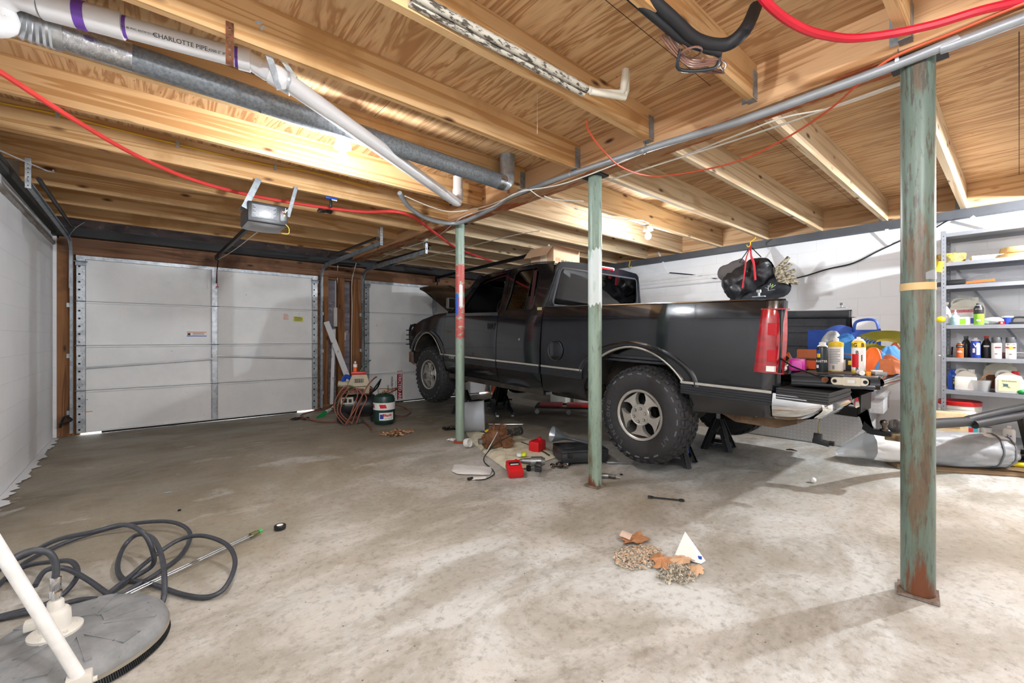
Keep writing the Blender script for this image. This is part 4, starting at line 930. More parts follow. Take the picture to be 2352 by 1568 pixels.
for i, (u_, v_) in enumerate(((2062, 140), (1480, 345), (1312, 400), (1165, 448))):
    q = onX(u_, v_, 2.604); m = MB(); m.grid(lambda a, b: q+V((.0245*cos(a*pi*1.2+2.2)*1, .014*(b-.5), .0245*sin(a*pi*1.2+2.2))), 10, 1); m.bar(q+V((.012, 0, .02)), q+V((.016, 0, .06)), .028, .003, up=(0, 1, 0))
    one(m, 'cable_clip', GALV, 'metal clip holding the grey cable to the beam, %s from the nearest post' % ordn[i], 'clip', group='cable clips on the beam')
hose([fl(2420, -10, 2.46), fl(2352, 8, 2.45), fl(2200, 70, 2.44), fl(2050, 132, 2.43), fl(1975, 190, 2.41), fl(1900, 255, 2.40), fl(1800, 320, 2.40), fl(1700, 368, 2.41), fl(1600, 393, 2.42), fl(1500, 404, 2.425), fl(1430, 385, 2.40), fl(1385, 345, 2.44), fl(1352, 300, 2.5), fl(1349, 275, 2.52)], .006, ORW, 'thin orange wire looping below the beam', 'wire', 'orange_wire', 6)
hose([fl(2068, 190, 2.43), fl(1900, 250, 2.43), fl(1760, 298, 2.43), fl(1600, 350, 2.43), fl(1400, 413, 2.43)], .006, WW, 'upper of the two white wires right of the beam', 'wire', 'white_wire', 6)
hose([fl(2068, 194, 2.435), fl(1920, 245, 2.435), fl(1800, 270, 2.435), fl(1700, 307, 2.435), fl(1560, 362, 2.435), fl(1540, 368, 2.44)], .005, WW, 'lower of the two white wires right of the beam', 'wire', 'white_wire', 6)
hose([fl(1500, 343, 2.43), fl(1300, 420, 2.42), fl(1190, 442, 2.41), fl(1130, 475, 2.41), fl(1060, 500, 2.42), fl(1000, 545, 2.42), fl(930, 570, 2.43), fl(880, 590, 2.44)], .005, WW, 'white wire hanging loosely under the beam beside the far post', 'wire', 'white_wire', 6)
hose([fl(930, 450, 2.47), fl(990, 475, 2.45), fl(1040, 486, 2.43), fl(1110, 475, 2.43), fl(1170, 452, 2.44), fl(1210, 435, 2.44), fl(1250, 455, 2.43), fl(1340, 462, 2.43)], .005, WW, 'white wire looped between the far posts', 'wire', 'white_wire', 6)
hose([fl(1250, 450, 2.43), fl(1330, 480, 2.43), fl(1400, 500, 2.43), fl(1470, 505, 2.43), fl(1490, 512, 2.43)], .005, WW, 'white wire feeding the bulb above the truck', 'wire', 'white_wire', 6)
hose([fl(1240, 530, 2.42), fl(1180, 540, 2.4), fl(1100, 560, 2.4), fl(1000, 585, 2.42), fl(900, 610, 2.43)], .005, WW, 'white wire drooping behind the far post', 'wire', 'white_wire', 6)
hose([onY(-30, 228, 4.19), onY(0, 236, 4.19), onY(130, 262, 4.19), onY(265, 296, 4.19), onY(410, 332, 4.19), onY(520, 358, 4.19), onY(635, 383, 4.19), onY(720, 396, 4.19), onY(860, 432, 4.19)], .006, plain('yellow_wire', 'D9AE22', .5), 'yellow wire stapled along a joist left of the bulb', 'wire', 'yellow_wire', 6)
for i, (u_, v_) in enumerate(((132, 262), (408, 331), (632, 383))):
    q = onY(u_, v_, 4.185); one(MB().cb((0, 0, 0), (.02, .012, .05)), 'wire_staple', GALV, 'grey staple pinning the yellow wire to the joist, %s from the left' % ordn[i], 'staple', tuple(q), group='staples on the yellow wire')
# black insulated pipes with loops of brown wire
t_ = thing('insulated_pipes', 'black foam wrapped refrigerant pipes dropping through the deck', 'pipe')
BLKF = plain('black_foam', '17171A', .6)
q0, q1, q2, q3, q4, q5 = fl(1455, -35, 2.56), fl(1540, 40, 2.50), fl(1600, 92, 2.46), fl(1665, 103, 2.46), fl(1710, 70, 2.50), fl(1735, 18, 2.66)
m = MB().tube([q0, q1, q2, q3, q4, q5], .028, 12, smooth=6).tube([q0+V((-.05, .03, -.02)), q1+V((-.04, .03, -.02)), q2+V((-.03, .03, -.01)), q3+V((0, .02, -.03))], .016, 10, smooth=5)
m.build('foam_sleeve', BLKF, t_)
BRW = plain('brown_twin_wire', '7B5648', .4)
m = MB()
for k_ in range(4):
    j = .012*k_
    m.tube([q1+V((.03, .03+j, -.03)), q2+V((.02, .05, -.04-j)), q3+V((.0+j, .03, -.05)), q3+V((.06, .02+j*2, -.05)), q3+V((.12+j, .07, -.03)), q3+V((.07, .11+j, -.02)), q3+V((-.02-j, .07, -.05)), q2+V((.06, .01, -.06))], .0045, 5, smooth=6)
m.tube([V((q2.x+.04*cos(a), q2.y+.03+.05*sin(a), q2.z-.045)) for a in [2*pi*i/16 for i in range(16)]], .0045, 5, closed=True)
m.tube([q0+V((.02, .02, -.03)), q1+V((.02, .02, -.03)), q2+V((.0, .03, -.035))], .0045, 5, smooth=4); m.build('wire_loop', BRW, t_)
MB().cb(fl(1548, 92, 2.47), (.055, .05, .006), 0, .0, (.5, .3, .7)).build('white_tag', WHITEP, t_)
m = MB().tube([q2+V((-.04, .05, -.03)), q2+V((-.0, .08, -.09)), q3+V((0, .05, -.08)), q3+V((0, .02, -.03))], .008, 8, smooth=6); m.build('black_lead', BLKP, t_)
# ------------------------------------------------------------ door opener
op = thing('garage_door_opener', 'dark grey garage door opener box hung from the joists', 'door opener', (.80, 4.12, 2.20))
m = MB(); m.cb((0, .17, .0), (.30, .34, .14), 0, .02); m.build('housing', plain('opener_grey', '55585C', .5), op)
m = MB().cb((0, -.008, .01), (.30, .03, .165), 0, .012).cb((-.03, -.026, .015), (.19, .006, .115), 1, .003).cb((.115, -.026, .01), (.055, .006, .10), 2, .002)
for k_ in range(9): m.cb((-.03, -.030, .062-k_*.011), (.17-.02*(k_ % 3), .001, .003), 3)
m.cyl((.11, -.034, .04), (.11, -.028, .04), .008, n=10, m=4).cyl((.12, -.034, .01), (.12, -.028, .01), .007, n=10, m=5)
m.build('front_panel', [BLKP, plain('panel_film', '5D6167', .25), BLKP, plain('grey_print', 'A9ADB2', .4), REDP, YELP], op)
m = MB(); m.grid(lambda a, b: (-.145+.29*a, .0+.34*b, -.072-.03*sin(a*pi)**.5*sin(b*pi)**.5), 14, 10)
m.build('light_lens', plain('ribbed_lens', 'A9ABAE', .3), op)
MB().tube([(.13, -.02, -.06), (.155, -.03, -.09), (.15, -.04, -.14), (.10, -.03, -.145)], .003, 5, smooth=4).build('antenna_wire', plain('yellow_lead', 'D9C23A', .5), op)
MB().tube([(.115, -.03, .04), (.14, -.05, .06), (.12, -.05, .03), (.13, -.035, .075)], .0025, 5, smooth=4).build('bell_wire', WW, op)
for s_, nm in ((-1, 'left'), (1, 'right')): 
    m = MB().bar((s_*.16, .02, .02), (s_*.16+.07, .03, .30), .004, .03).bar((s_*.16, .02, .08), (s_*.16, .3, .08), .03, .004) if s_ > 0 else MB().bar((s_*.17, -.0, .03), (s_*.16+.10, .03, .30), .045, .004, up=(0, 1, 0)).bar((s_*.155, 0, .08), (s_*.155, .3, .08), .03, .004)
    m.build('hanger_bracket', DGALV, op)
m = MB().bar((-.03, .34, .02), (-.03, 2.98, .08), .03, .045); m.build('rail', BLACKM, op)
m = MB().cb((-.03, 3.0, .06), (.05, .06, .06)).bar((-.03, 2.9, .03), (-.03, 3.03, -.10), .012, .012).bar((-.03, 3.03, -.10), (-.03, 3.10, -.28), .012, .02); m.build('pull_arm', BLACKM, op)
MB().tube([(-.03, 2.9, .02), (0, 1.8, -.02), (-.02, .5, -.08), (0, .35, -.07)], .004, 5, smooth=6).build('pull_cord', WW, op)
MB().tube([(-.03, 3.02, .02), (-.028, 3.02, -.25), (-.03, 3.02, -.33)], .003, 5).cb((-.03, 3.02, -.34), (.03, .012, .02)).build('release_cord', REDP, op)
q = fl(760, 466, 2.44); m = MB().cb((0, 0, .0), (.10, .035, .02), 0, .006).cb((.0, 0, -.05), (.02, .02, .07), 1, .004).cb((.03, 0, -.012), (.05, .02, .01), 2)
one(m, 'spring_clamp', [BLUEP, BLACKM, WHITEP], 'small blue hook hanging under a joist near the coiled wire', 'hook', (q.x, q.y, ZJL-.012))
q = fl(745, 486, 2.44); m = MB()
for k_ in range(4): m.tube([(.07*cos(a)+.005*k_, .02*sin(a), .008*k_+.01*sin(2*a)) for a in [2*pi*i/14 for i in range(14)]], .0035, 5, closed=True)
one(m, 'coiled_wire', BLKP, 'small coil of black wire hanging from the red hose', 'wire', (q.x, q.y, 2.435))
# ------------------------------------------------------------ door tracks
def perf(m, a, b, w_=.032, up=(0, 1, 0)):
    a, b = V(a), V(b); L_ = (b-a).length; d = (b-a).normalized(); x = d.cross(V(up)).normalized(); z = x.cross(d)
    hs = [[(.0055*cos(-q)*1, t0+.0055*sin(-q)) for q in [k*pi/3 for k in range(6)]] for t0 in [.02+.032*i for i in range(int((L_-.03)/.032))]]
    m.plate([(-w_/2, 0), (w_/2, 0), (w_/2, L_), (-w_/2, L_)], hs, lambda p: a+x*p[0]+d*p[1], tuple(z*.003))
def track(x, yend, label, side, spring=True, zt=2.30):
    t_ = thing('door_track', label, 'door track', (x, YD-.06, 0)); m = MB()
    P = [(0, 0, .04), (0, 0, 2.02), (0, -.03, 2.16), (0, -.11, 2.26), (0, -.24, 2.30), (0, yend-YD+.06, zt)]
    P = [V(p) for p in P]; PP = P[:2]+crom(P[1:5], 4)[1:]+[P[-1]]
    rs = []
    for i, p in enumerate(PP):
        d = (PP[min(i+1, len(PP)-1)]-PP[max(i-1, 0)]).normalized(); n_ = V((0, -d.z, d.y)) if True else None
        nrm = V((0, d.z, -d.y)) ; 
        sec = [(-.012*side, .025), (.012*side, .028), (.014*side, .02), (.014*side, -.02), (.012*side, -.028), (-.012*side, -.025), (-.008*side, -.022), (.009*side, -.024), (.011*side, -.016), (.011*side, .016), (.009*side, .024), (-.008*side, .022)]
        rs.append([m.v(p+V((sx, 0, 0))+nrm*sn_) for sx, sn_ in sec])
    m.skin(rs); m.build('channel', DGALV, t_)
    m = MB().box(-.028*side-.002, -.028*side+.002, -.01, .035, .05, 2.15) if False else MB().box(min(side*.014, side*.018), max(side*.014, side*.018), -.03, .055, 1.75, 2.22)
    m.build('wall_angle', GALV, t_)
    for z in (.28, .95, 1.55): MB().cb((side*.028, .035, z), (.03, .03, .05)).build('track_bracket', GALV, t_)
    m = MB(); ye = yend-YD+.06; perf(m, (side*.004, ye, zt-.03), (side*.004, ye, ZJL-.002)); perf(m, (side*.006, ye, zt+.02), (side*.006+.0, ye+.13, ZJL-.002), up=(1, 0, 0))
    m.build('hanger_strap', GALV, t_)
    if spring: MB().cyl((-side*.05, ye, zt+.05), (-side*.05, -.5, zt+.08), .016, n=10).build('extension_spring', BLACKM, t_)
    return t_
ye_ = onX(88, 455, XL+.13).y
track(DX0-.035, 4.75, 'steel door track on the left wall side of the larger door', -1)
track(DX1+.045, 4.95, 'steel door track between the doors, for the door without the truck', 1)
track(EX0-.045, 5.05, 'steel door track between the doors, for the door behind the truck', -1)
t_ = thing('door_rail', 'black opener rail above the truck cab', 'rail', (4.25, YD-.1, 2.30)); MB().bar((0, 0, 0), (0, -3.0, .06), .035, .05).build('rail_bar', BLACKM, t_); MB().cb((0, -.03, -.03), (.06, .08, .10)).bar((0, -.05, -.05), (0, .02, -.25), .012, .02).build('pull_arm', BLACKM, t_)
MB().bar((0, -3.0, .06), (0, -3.0, .148), .03, .004, up=(0, 1, 0)).build('rail_hanger', GALV, t_)
hose([V((-.76, 4.2, 2.38)), fl(110, 393, 2.42), fl(122, 391, 2.43)], .005, GALV, 'thin metal brace rod crossing the left track hanger', 'brace', 'brace_rod', 6, 2)
hose([fl(154, 546, 2.3), fl(175, 522, 2.36), fl(195, 510, 2.42)], .004, GALV, 'thin metal brace rod in the left corner above the door', 'brace', 'brace_rod', 6, 2)
# ------------------------------------------------------------ fittings between the doors
def wallbox(u0, v0, u1, v1, dep, name, mats, label, cat, fn=None, yy=YD+.115, bev=.004):
    a, b = onY(u0, v0, yy-dep), onY(u1, v1, yy-dep); w_, h_ = abs(b.x-a.x), abs(a.z-b.z)
    m = MB().box(-w_/2, w_/2, -dep, 0, -h_/2, h_/2, 0, bev)
    if fn: fn(m, w_, h_, dep)
    return one(m, name, mats, label, cat, ((a.x+b.x)/2, yy, (a.z+b.z)/2))
wallbox(767, 706, 791, 750, .07, 'timer_box', [plain('beige_plastic', 'C9C6C0', .5), INK, WHITEP], 'beige electrical timer box between the garage doors', 'electrical box', lambda m, w_, h_, d: m.cb((w_*.12, -d-.001, .0), (w_*.5, .004, h_*.2), 1, .002).cb((w_*.12, -d-.004, .0), (w_*.25, .004, h_*.12), 2))
wallbox(777, 763, 794, 781, .03, 'outlet_box', [WHITEP, INK], 'upper white outlet box below the timer box', 'outlet', lambda m, w_, h_, d: m.cb((-.02, -d, 0), (.012, .003, .02), 1).cb((.02, -d, 0), (.012, .003, .02), 1))
wallbox(777, 823, 788, 841, .03, 'outlet_box', [WHITEP, INK], 'lower small white outlet box near the leaning board', 'outlet', lambda m, w_, h_, d: m.cb((0, -d, .02), (.012, .003, .012), 1).cb((0, -d, -.02), (.012, .003, .012), 1))
wallbox(737, 723, 745, 741, .02, 'door_button', [BLKP, YELP], 'small black wall button beside the larger door', 'button', lambda m, w_, h_, d: m.cb((0, -d, .03), (.008, .003, .008), 1), YD-.01)
BRD = worn('chipped_white_board', 'DEDFE0', '8B7460', .62, .66, (12, 12, 12), .6)
m = MB(); a, b = onY(744, 742, YD-.12), fl(795, 913, .02); a = V((2.24, YD-.06, 1.42)); b = V((2.62, YD-.38, .12)); m.bar(a, b, .085, .02, up=(0, 1, 0)); one(m, 'leaning_board', BRD, 'long white board leaning diagonally between the garage doors', 'board')
m = MB().bar((2.36, YD-.06, 1.30), (2.31, YD-.10, .09), .05, .02, up=(0, 1, 0)); one(m, 'leaning_board', BRD, 'narrow white board standing upright behind the diagonal one', 'board')
for x_, z0, z1, lb in ((2.25, 1.70, 2.16, 'white strip on the sheathing left of the timer box'), (2.455, 1.62, 2.16, 'white strip on the sheathing right above the timer box')):
    one(MB().cb((x_, YD+.112, (z0+z1)/2), (.035, .012, z1-z0)), 'white_strip', WHITEPAINT, lb, 'strip')
hose([V((2.43, YD-.04, 2.36)), V((2.44, YD+.0, 2.2)), V((2.47, YD+.08, 1.9)), V((2.47, YD+.08, 1.62))], .006, WW, 'pale wire running down to the timer box', 'wire', 'pale_wire', 6)
hose([V((2.68, YD-.18, 2.40)), V((2.66, YD-.04, 2.1)), V((2.67, YD-.02, 1.7)), V((2.67, YD-.0, 1.2)), V((2.66, YD-.02, .6))], .006, WW, 'pale wire running down the stud by the smaller door', 'wire', 'pale_wire', 6)
hose([V((-.74, YD-.06, .12)), V((-.70, YD-.10, .24)), V((-.64, YD-.1, .20)), V((-.74, YD-.12, .16))], .012, BLKP, 'small black sensor lead at the foot of the left track', 'sensor', 'door_sensor', 6)
# pull strings from nails
for u_, v_, l_, lb in ((1234, 215, .25, 'thin string hanging from the deck near the beam'), (1028, 330, .28, 'thin string hanging in front of the round duct')):
    q = fl(u_, v_, ZC-.01); one(MB().tube([(0, 0, 0), (0, 0, -l_)], .0012, 4), 'string', WW, lb, 'string', tuple(q))
# daylight gap sliver under the doors is real: outside is bright ground
m = MB().box(-1.6, 7.0, 7.5, 13, -.06, -.03); S(m, 'ground_outside', plain('outside_concrete', 'C8C6C0', .8))
# ------------------------------------------------------------ stands, jack and clutter under and beside the truck
def stand(loc, rz, label, h=.40, col=BLACKM, sticker=True):
    t_ = thing('jack_stand', label, 'jack stand', loc, (0, 0, rz)); m = MB()
    b_, tp = .135, .035
    for sx, sy in ((1, 1), (1, -1), (-1, 1), (-1, -1)):
        m.bar((sx*b_, sy*b_, .004), (sx*tp, sy*tp, h*.78), .045, .006, up=(sx, sy, 0)); 
    for s_ in (-1, 1):
        m.plate([(-b_-.01, .0), (-b_+.05, .0), (-b_+.075, .03), (b_-.075, .03), (b_-.05, .0), (b_+.01, .0), (tp+.008, h*.78), (-tp-.008, h*.78)], [[(-.055, .07), (-.028, .16), (.028, .16), (.055, .07)]],
                lambda p: V((p[0], s_*(b_-(b_-tp)*p[1]/(h*.78)), p[1])), (0, -s_*.004, 0))
        m.plate([(-b_-.01, .0), (-b_+.05, .0), (-b_+.075, .03), (b_-.075, .03), (b_-.05, .0), (b_+.01, .0), (tp+.008, h*.78), (-tp-.008, h*.78)], [[(-.055, .07), (-.028, .16), (.028, .16), (.055, .07)]],
                lambda p: V((s_*(b_-(b_-tp)*p[1]/(h*.78)), p[0], p[1])), (-s_*.004, 0, 0))
    m.build('base_frame', col, t_)
    m = MB().box(-.018, .018, -.018, .018, h*.35, h+.03)
    for k_ in range(6): m.box(.018, .026, -.015, .015, h*.5+k_*.035, h*.515+k_*.035)
    m.prism([(-.06, 0), (-.045, .035), (-.03, .012), (.03, .012), (.045, .035), (.06, 0), (.03, -.02), (-.03, -.02)], -.03, .03, 0, T=MX.Translation((0, 0, h+.035))); m.build('ratchet_post', STEEL, t_)
    MB().tube([(.04, .0, h*.72), (.09, .02, h*.70), (.12, .02, h*.55)], .006, 6, smooth=3).build('lever', STEEL, t_)
    if sticker: MB().cb((-.0, -.082, h*.38), (.055, .003, .10), 0, 0, (R(-16), 0, 0)).cb((-.0, -.084, h*.36), (.04, .003, .012), 1, 0, (R(-16), 0, 0)).cb((-.0, -.081, h*.42), (.04, .003, .008), 1, 0, (R(-16), 0, 0)).build('blue_label', [BLUEP, WHITEP], t_)
    return t_
BASEM = worn('worn_stand_paint', '2C2D30', '6C6E72', .58, .64, (11, 11, 11), .5, .4)
stand((3.78, 2.06, 0), .25, 'jack stand half hidden behind the near rear wheel', .40, BASEM)
stand((4.62, 2.06, 0), .25, 'jack stand standing clear under the rear axle, beside the far wheel', .40, BASEM)
stand((3.76, 5.55, 0), .3, 'jack stand behind the front wheel, with a blue label', .46, BASEM)
stand((4.67, 5.80, 0), .35, 'jack stand behind the floor jack, with a large blue label', .46, BASEM)
# floor jack
DKJ = plain('jack_paint', '3A3C40', .45, .3)
fj = thing('floor_jack', 'dark grey trolley floor jack under the truck cab', 'floor jack', (4.18, 5.15, 0), (0, 0, R(58)))
m = MB()
for s_ in (-1, 1): m.prism([(-.40, .03), (.38, .04), (.40, .17), (.10, .13), (-.38, .085)], s_*.13-.008, s_*.13+.008, 1)
m.box(.20, .42, -.13, .13, .05, .17, 0, .01).cb((.42, -.16, .075), (.14, .06, .07), 0, .008).cb((.42, .16, .075), (.14, .06, .07), 0, .008); m.build('chassis', DKJ, fj)
m = MB().bar((.28, 0, .12), (-.22, 0, .46), .10, .05).bar((.20, .06, .10), (-.20, .06, .40), .02, .03).bar((.20, -.06, .10), (-.20, -.06, .40), .02, .03).cyl((-.22, 0, .45), (-.22, 0, .50), .05, n=16); m.build('lifting_arm', BLACKM, fj)
m = MB().bar((.36, 0, .15), (.02, 0, .52), .13, .03).cb((.18, 0, .365), (.09, .10, .012), 1, 0, (0, R(47), 0)); m.build('handle_yoke', [plain('jack_cover', '202226', .4), plain('grey_decal', '8E9196', .5)], fj)
for x, y in ((-.38, .11), (-.38, -.11), (.40, .16), (.40, -.16)): MB().cyl((x, y-.02, .032), (x, y+.02, .032), .032, n=16).build('caster', STEEL, fj)
MB().cb((.02, -.141, .09), (.05, .003, .02)).build('red_decal', REDP, fj)
# creeper
cr = thing('creeper', 'red and black mechanics creeper lying under the truck', 'creeper', (5.05, 4.55, 0), (0, 0, R(-50)))
m = MB()
for s_ in (-1, 1): m.bar((-.5, s_*.2, .10), (.5, s_*.2, .10), .03, .025)
for x in (-.5, -.16, .18, .5): m.bar((x, -.2, .10), (x, .2, .10), .03, .025)
m.build('frame', BLACKM, cr)
for x0, x1 in ((-.46, -.10), (-.04, .46)): MB().box(x0, x1, -.16, .16, .108, .14, 0, .014).build('red_pad', REDP, cr)
for x, y in ((-.48, .2), (-.48, -.2), (.48, .2), (.48, -.2), (0, -.2)): MB().cyl((x, y-.012, .035), (x, y+.012, .035), .035, n=14).bar((x, y, .035), (x, y, .09), .025, .008).build('caster', STEEL, cr)
# orange stands and white crates far behind under the truck
one(MB().lathe([(.11, 0), (.10, .02), (.045, .22), (.04, .30), (.055, .33)], 8), 'bottle_jack', ORGP, 'orange painted stand far behind the floor jack', 'jack stand', tuple(fl(1140, 905)))
one(MB().cb((0, 0, .14), (.50, .30, .28), 0, .01), 'storage_box', WHITEP, 'white box standing by the wall seen under the truck', 'box', tuple(fl(1295, 922)), (0, 0, .3))
one(MB().lathe([(.13, 0), (.14, .02), (.14, .20), (.05, .27), (.05, .30)], 20), 'white_jug', WHITEP, 'round white jug beside the white box under the truck', 'jug', tuple(fl(1335, 925)))
m = MB()
for k_ in range(5): m.tube([(.12*k_, 0, .02), (.12*k_+.2, .10*(-1)**k_, .03), (.12*k_+.35, .02, .02)], .014, 6, smooth=4)
one(m, 'scrap_pipes', [BLACKM], 'dark metal pipe scraps lying behind the truck front wheel', 'pipe scraps', tuple(fl(1075, 925)), (0, 0, -.4), kind='stuff')
# clear tub on its side
one(MB().lathe([(.17, 0), (.19, .30), (.197, .31), (.193, .302), (.186, .30), (.166, .004), (1e-4, .004)], 36, 0, MX.Rotation(R(88), 4, 'Y') @ MX.Rotation(0, 4, 'Z')), 'plastic_tub', frosted('milky_plastic', 'C4CBD3', .55), 'clear plastic tub lying on its side behind the far post', 'tub', (2.92, 4.42, .198), (0, 0, R(-38)))
one(MB().cyl((0, 0, .013), (.44, 0, .013), .009, n=10).cyl((.40, 0, .014), (.46, 0, .014), .014, n=10), 'breaker_bar', CHROME, 'long chrome bar on the floor behind the rusty gearbox', 'bar', tuple(fl(1122, 976)), (0, 0, R(-42)))
# quilted blanket
CLOTHB = worn('dirty_quilt', 'D6CFB8', 'BDB59D', .45, .62, (9, 9, 9), .95, 0, '6F6A5C', .7, .76, 26)
BP = [fl(*p) for p in ((1068, 992), (1085, 1015), (1120, 1048), (1142, 1063), (1165, 1080), (1205, 1075), (1278, 1050), (1262, 1030), (1235, 1015), (1200, 1005), (1130, 1003), (1085, 990))]
cx = sum((p for p in BP), V())/len(BP)
m = MB(); N = len(BP)
def blk(a, b):
    i = (a*N) % N; p = BP[int(i) % N].lerp(BP[(int(i)+1) % N], i-int(i)); q = cx.lerp(p, b)
    z = .032*(1-b**6)+.010*abs(sin(q.x*22+q.y*9)*sin(q.y*24))+.012*mnoise.noise(V((q.x*9, q.y*9, 0)))
    return V((q.x, q.y, max(.003, z)*(1 if b < 1 else .1)))
m.grid(blk, 72, 14, cu=True); one(m, 'moving_blanket', CLOTHB, 'dirty cream padded blanket spread on the floor', 'blanket')
# transfer case
RUSTC = worn('rusty_casting', '7E5638', '5C3A24', .42, .6, (9, 9, 9), .8, 0, '3A2A20', .6, .68, 14, .12)
DKC = worn('greasy_casting', '3A3835', '77726C', .5, .64, (18, 18, 18), .55, .3)
TCS = .74
tc = thing('transfer_case', 'rusty cast iron gearbox with a tail shaft resting on the blanket', 'gearbox', (2.80, 3.52, .03), (0, 0, R(-15))); tc.scale = (TCS,)*3
m = MB().cb((0, 0, .13), (.24, .20, .24), 0, .03).cb((.02, .02, .24), (.15, .15, .10), 0, .02).cyl((-.12, -.02, .11), (-.20, -.03, .11), .10, n=20).cyl((-.20, -.03, .11), (-.25, -.03, .11), .05, .045, n=18).cyl((.08, -.10, .10), (.08, -.17, .10), .085, n=20).cb((.03, -.06, .20), (.10, .12, .06), 0, .012)
for k_ in range(10):
    a = 2*pi*k_/10; m.cyl((.08+.095*cos(a), -.16, .10+.095*sin(a)), (.08+.095*cos(a), -.185, .10+.095*sin(a)), .011, n=6); m.cyl((-.19, -.03+.105*cos(a), .11+.1*sin(a)), (-.17, -.03+.105*cos(a), .11+.1*sin(a)), .012, n=6)
for k_ in range(4): m.cb((-.08+.055*k_, 0, .27+.02*(k_ % 2)), (.012, .16, .05), 0, .004)
m.cb((.12, .0, .22), (.03, .03, .14), 0, .008); m.build('case_half', RUSTC, tc)
m = MB().cyl((.10, .08, .13), (.36, .14, .15), .065, .05, n=20).cyl((.34, .135, .15), (.42, .155, .155), .058, n=20, m=0)
for k_ in range(5): m.cyl((.14+.04*k_, .09+.01*k_, .132+.004*k_), (.15+.04*k_, .092+.01*k_, .133+.004*k_), .074-.004*k_, n=20)
m.build('tail_housing', DKC, tc); MB().cyl((-.25, -.03, .11), (-.29, -.03, .11), .04, n=16).build('input_shaft', STEEL, tc)
MB().cyl((.415, .153, .155), (.45, .161, .157), .06, n=20).build('rubber_boot', RUBBER, tc)
for p_, q_ in (((-.16, .06, .22), (-.05, .08, .25)), ((.14, .05, .23), (.15, .06, .28)), ((-.20, .02, .16), (-.18, .04, .20))): MB().bar(p_, q_, .025, .018).build('yellow_tag', YELP, tc)
MB().tube([(-.20, -.12, .0), (-.12, -.12, .12), (-.05, -.13, .24)], .009, 8, smooth=3).build('linkage_rod', STEEL, tc)
hose([fl(1175, 1000, .20), fl(1140, 1018, .10), fl(1115, 1045, .03), fl(1112, 1060, .01), fl(1128, 1075, .008), fl(1135, 1088, .008), fl(1115, 1100, .008), fl(1092, 1102, .012)], .005, BLKP, 'black lead trailing from the rusty gearbox onto the floor', 'cord', 'electric_lead')
one(MB().cb((0, 0, .012), (.05, .02, .02), 0, .004), 'cord_plug', BLKP, 'black plug at the end of the trailing lead', 'plug', tuple(fl(1080, 1102)))
hose([fl(1198, 1015, .04), fl(1235, 1030, .04), fl(1262, 1045, .03)], .006, BLKP, 'straight black rod lying across the blanket toward the black case', 'rod', 'rod', 6, 2)
# crumpled white bag
WP = [fl(*p) for p in ((1038, 1083), (1050, 1090), (1125, 1092), (1133, 1075), (1100, 1072), (1043, 1068))]; wc = sum(WP, V())/6
m = MB(); m.grid(lambda a, b: (lambda q: V((q.x, q.y, .004+.018*(1-b**4)+.010*abs(mnoise.noise(V((q.x*18, q.y*18, 3)))))))(wc.lerp(WP[int(a*6) % 6].lerp(WP[(int(a*6)+1) % 6], a*6-int(a*6)), b)), 48, 10, cu=True)
one(m, 'plastic_bag', plain('white_film', 'D6D6D4', .35, 0, .06, 20), 'flat crumpled white plastic bag on the floor', 'bag')
one(MB().cb((0, 0, .005), (.12, .05, .004), 0), 'paper_slip', PAPER, 'small blue-grey paper slip beside the black plug', 'paper', tuple(fl(1100, 1099)), (0, 0, -.5))
# black tool case with funnel on it
tcx = fl(1320, 1045)
cs = thing('tool_case', 'black moulded plastic tool case behind the middle post', 'tool case', (3.17, 2.72, 0), (0, 0, R(-30)))
m = MB().cb((0, 0, .065), (.46, .34, .10), 0, .035).cb((0, 0, .118), (.45, .33, .035), 0, .016).cb((-.13, 0, .14), (.10, .20, .02), 0, .01); m.build('shell', plain('case_black', '26282C', .5, bump=.2, sc=60), cs)
m = MB().tube([(-.12, .17, .06), (-.10, .21, .06), (.10, .21, .06), (.12, .17, .06)], .012, 8, smooth=3); m.build('handle', BLKP, cs)
for x in (-.15, .15): MB().cb((x, -.172, .09), (.05, .012, .04), 0, .004).build('latch', BLKP, cs)
fn = MB().lathe([(.012, -.30), (.014, -.12), (.022, -.02), (.075, .10), (.078, .112), (.074, .11), (.02, -.02), (.011, -.12), (.009, -.30)], 28, 0, MX.Rotation(R(-74), 4, 'Y'))
one(fn, 'funnel', plain('galvanised_funnel', 'A9B3BC', .3, .8), 'silver metal funnel lying on the black tool case', 'funnel', (3.06, 2.84, .215), (0, 0, R(-28)))
one(MB().cb((0, 0, .07), (.16, .12, .12), 0, .02).cyl((.05, 0, .13), (.05, 0, .15), .02, n=12, m=1), 'oil_jug', [REDP, REDP], 'bright red container behind the blanket, touching the black case', 'container', (3.03, 3.16, .0), (0, 0, .3))
# impact gun
ig = thing('impact_wrench', 'grey air impact gun lying on the blanket edge', 'impact wrench', (2.60, 2.76, .045), (0, 0, R(-48)))
AIRG = plain('brushed_aluminium', '8F9294', .32, .8)
MB().cyl((-.10, .02, .03), (-.02, .02, .03), .022, .03, n=16).cyl((-.15, .02, .03), (-.10, .02, .03), .006, .022, n=12).cyl((-.02, .02, .03), (.07, .02, .035), .042, n=20).cyl((.07, .02, .035), (.10, .02, .035), .042, .03, n=20).build('motor_body', AIRG, ig)
MB().bar((.05, .0, .03), (.05, -.13, .012), .045, .035).build('grip', DKC, ig); MB().cb((.05, -.14, .012), (.06, .03, .04), 0, .006).cb((.02, -.05, .02), (.012, .03, .02), 0, .004).build('grip_base', BLKP, ig)
one(MB().cb((0, 0, .02), (.03, .03, .05), 0, .005), 'socket', BLACKM, 'small black socket standing left of the impact gun', 'socket', tuple(fl(1214, 1080)))
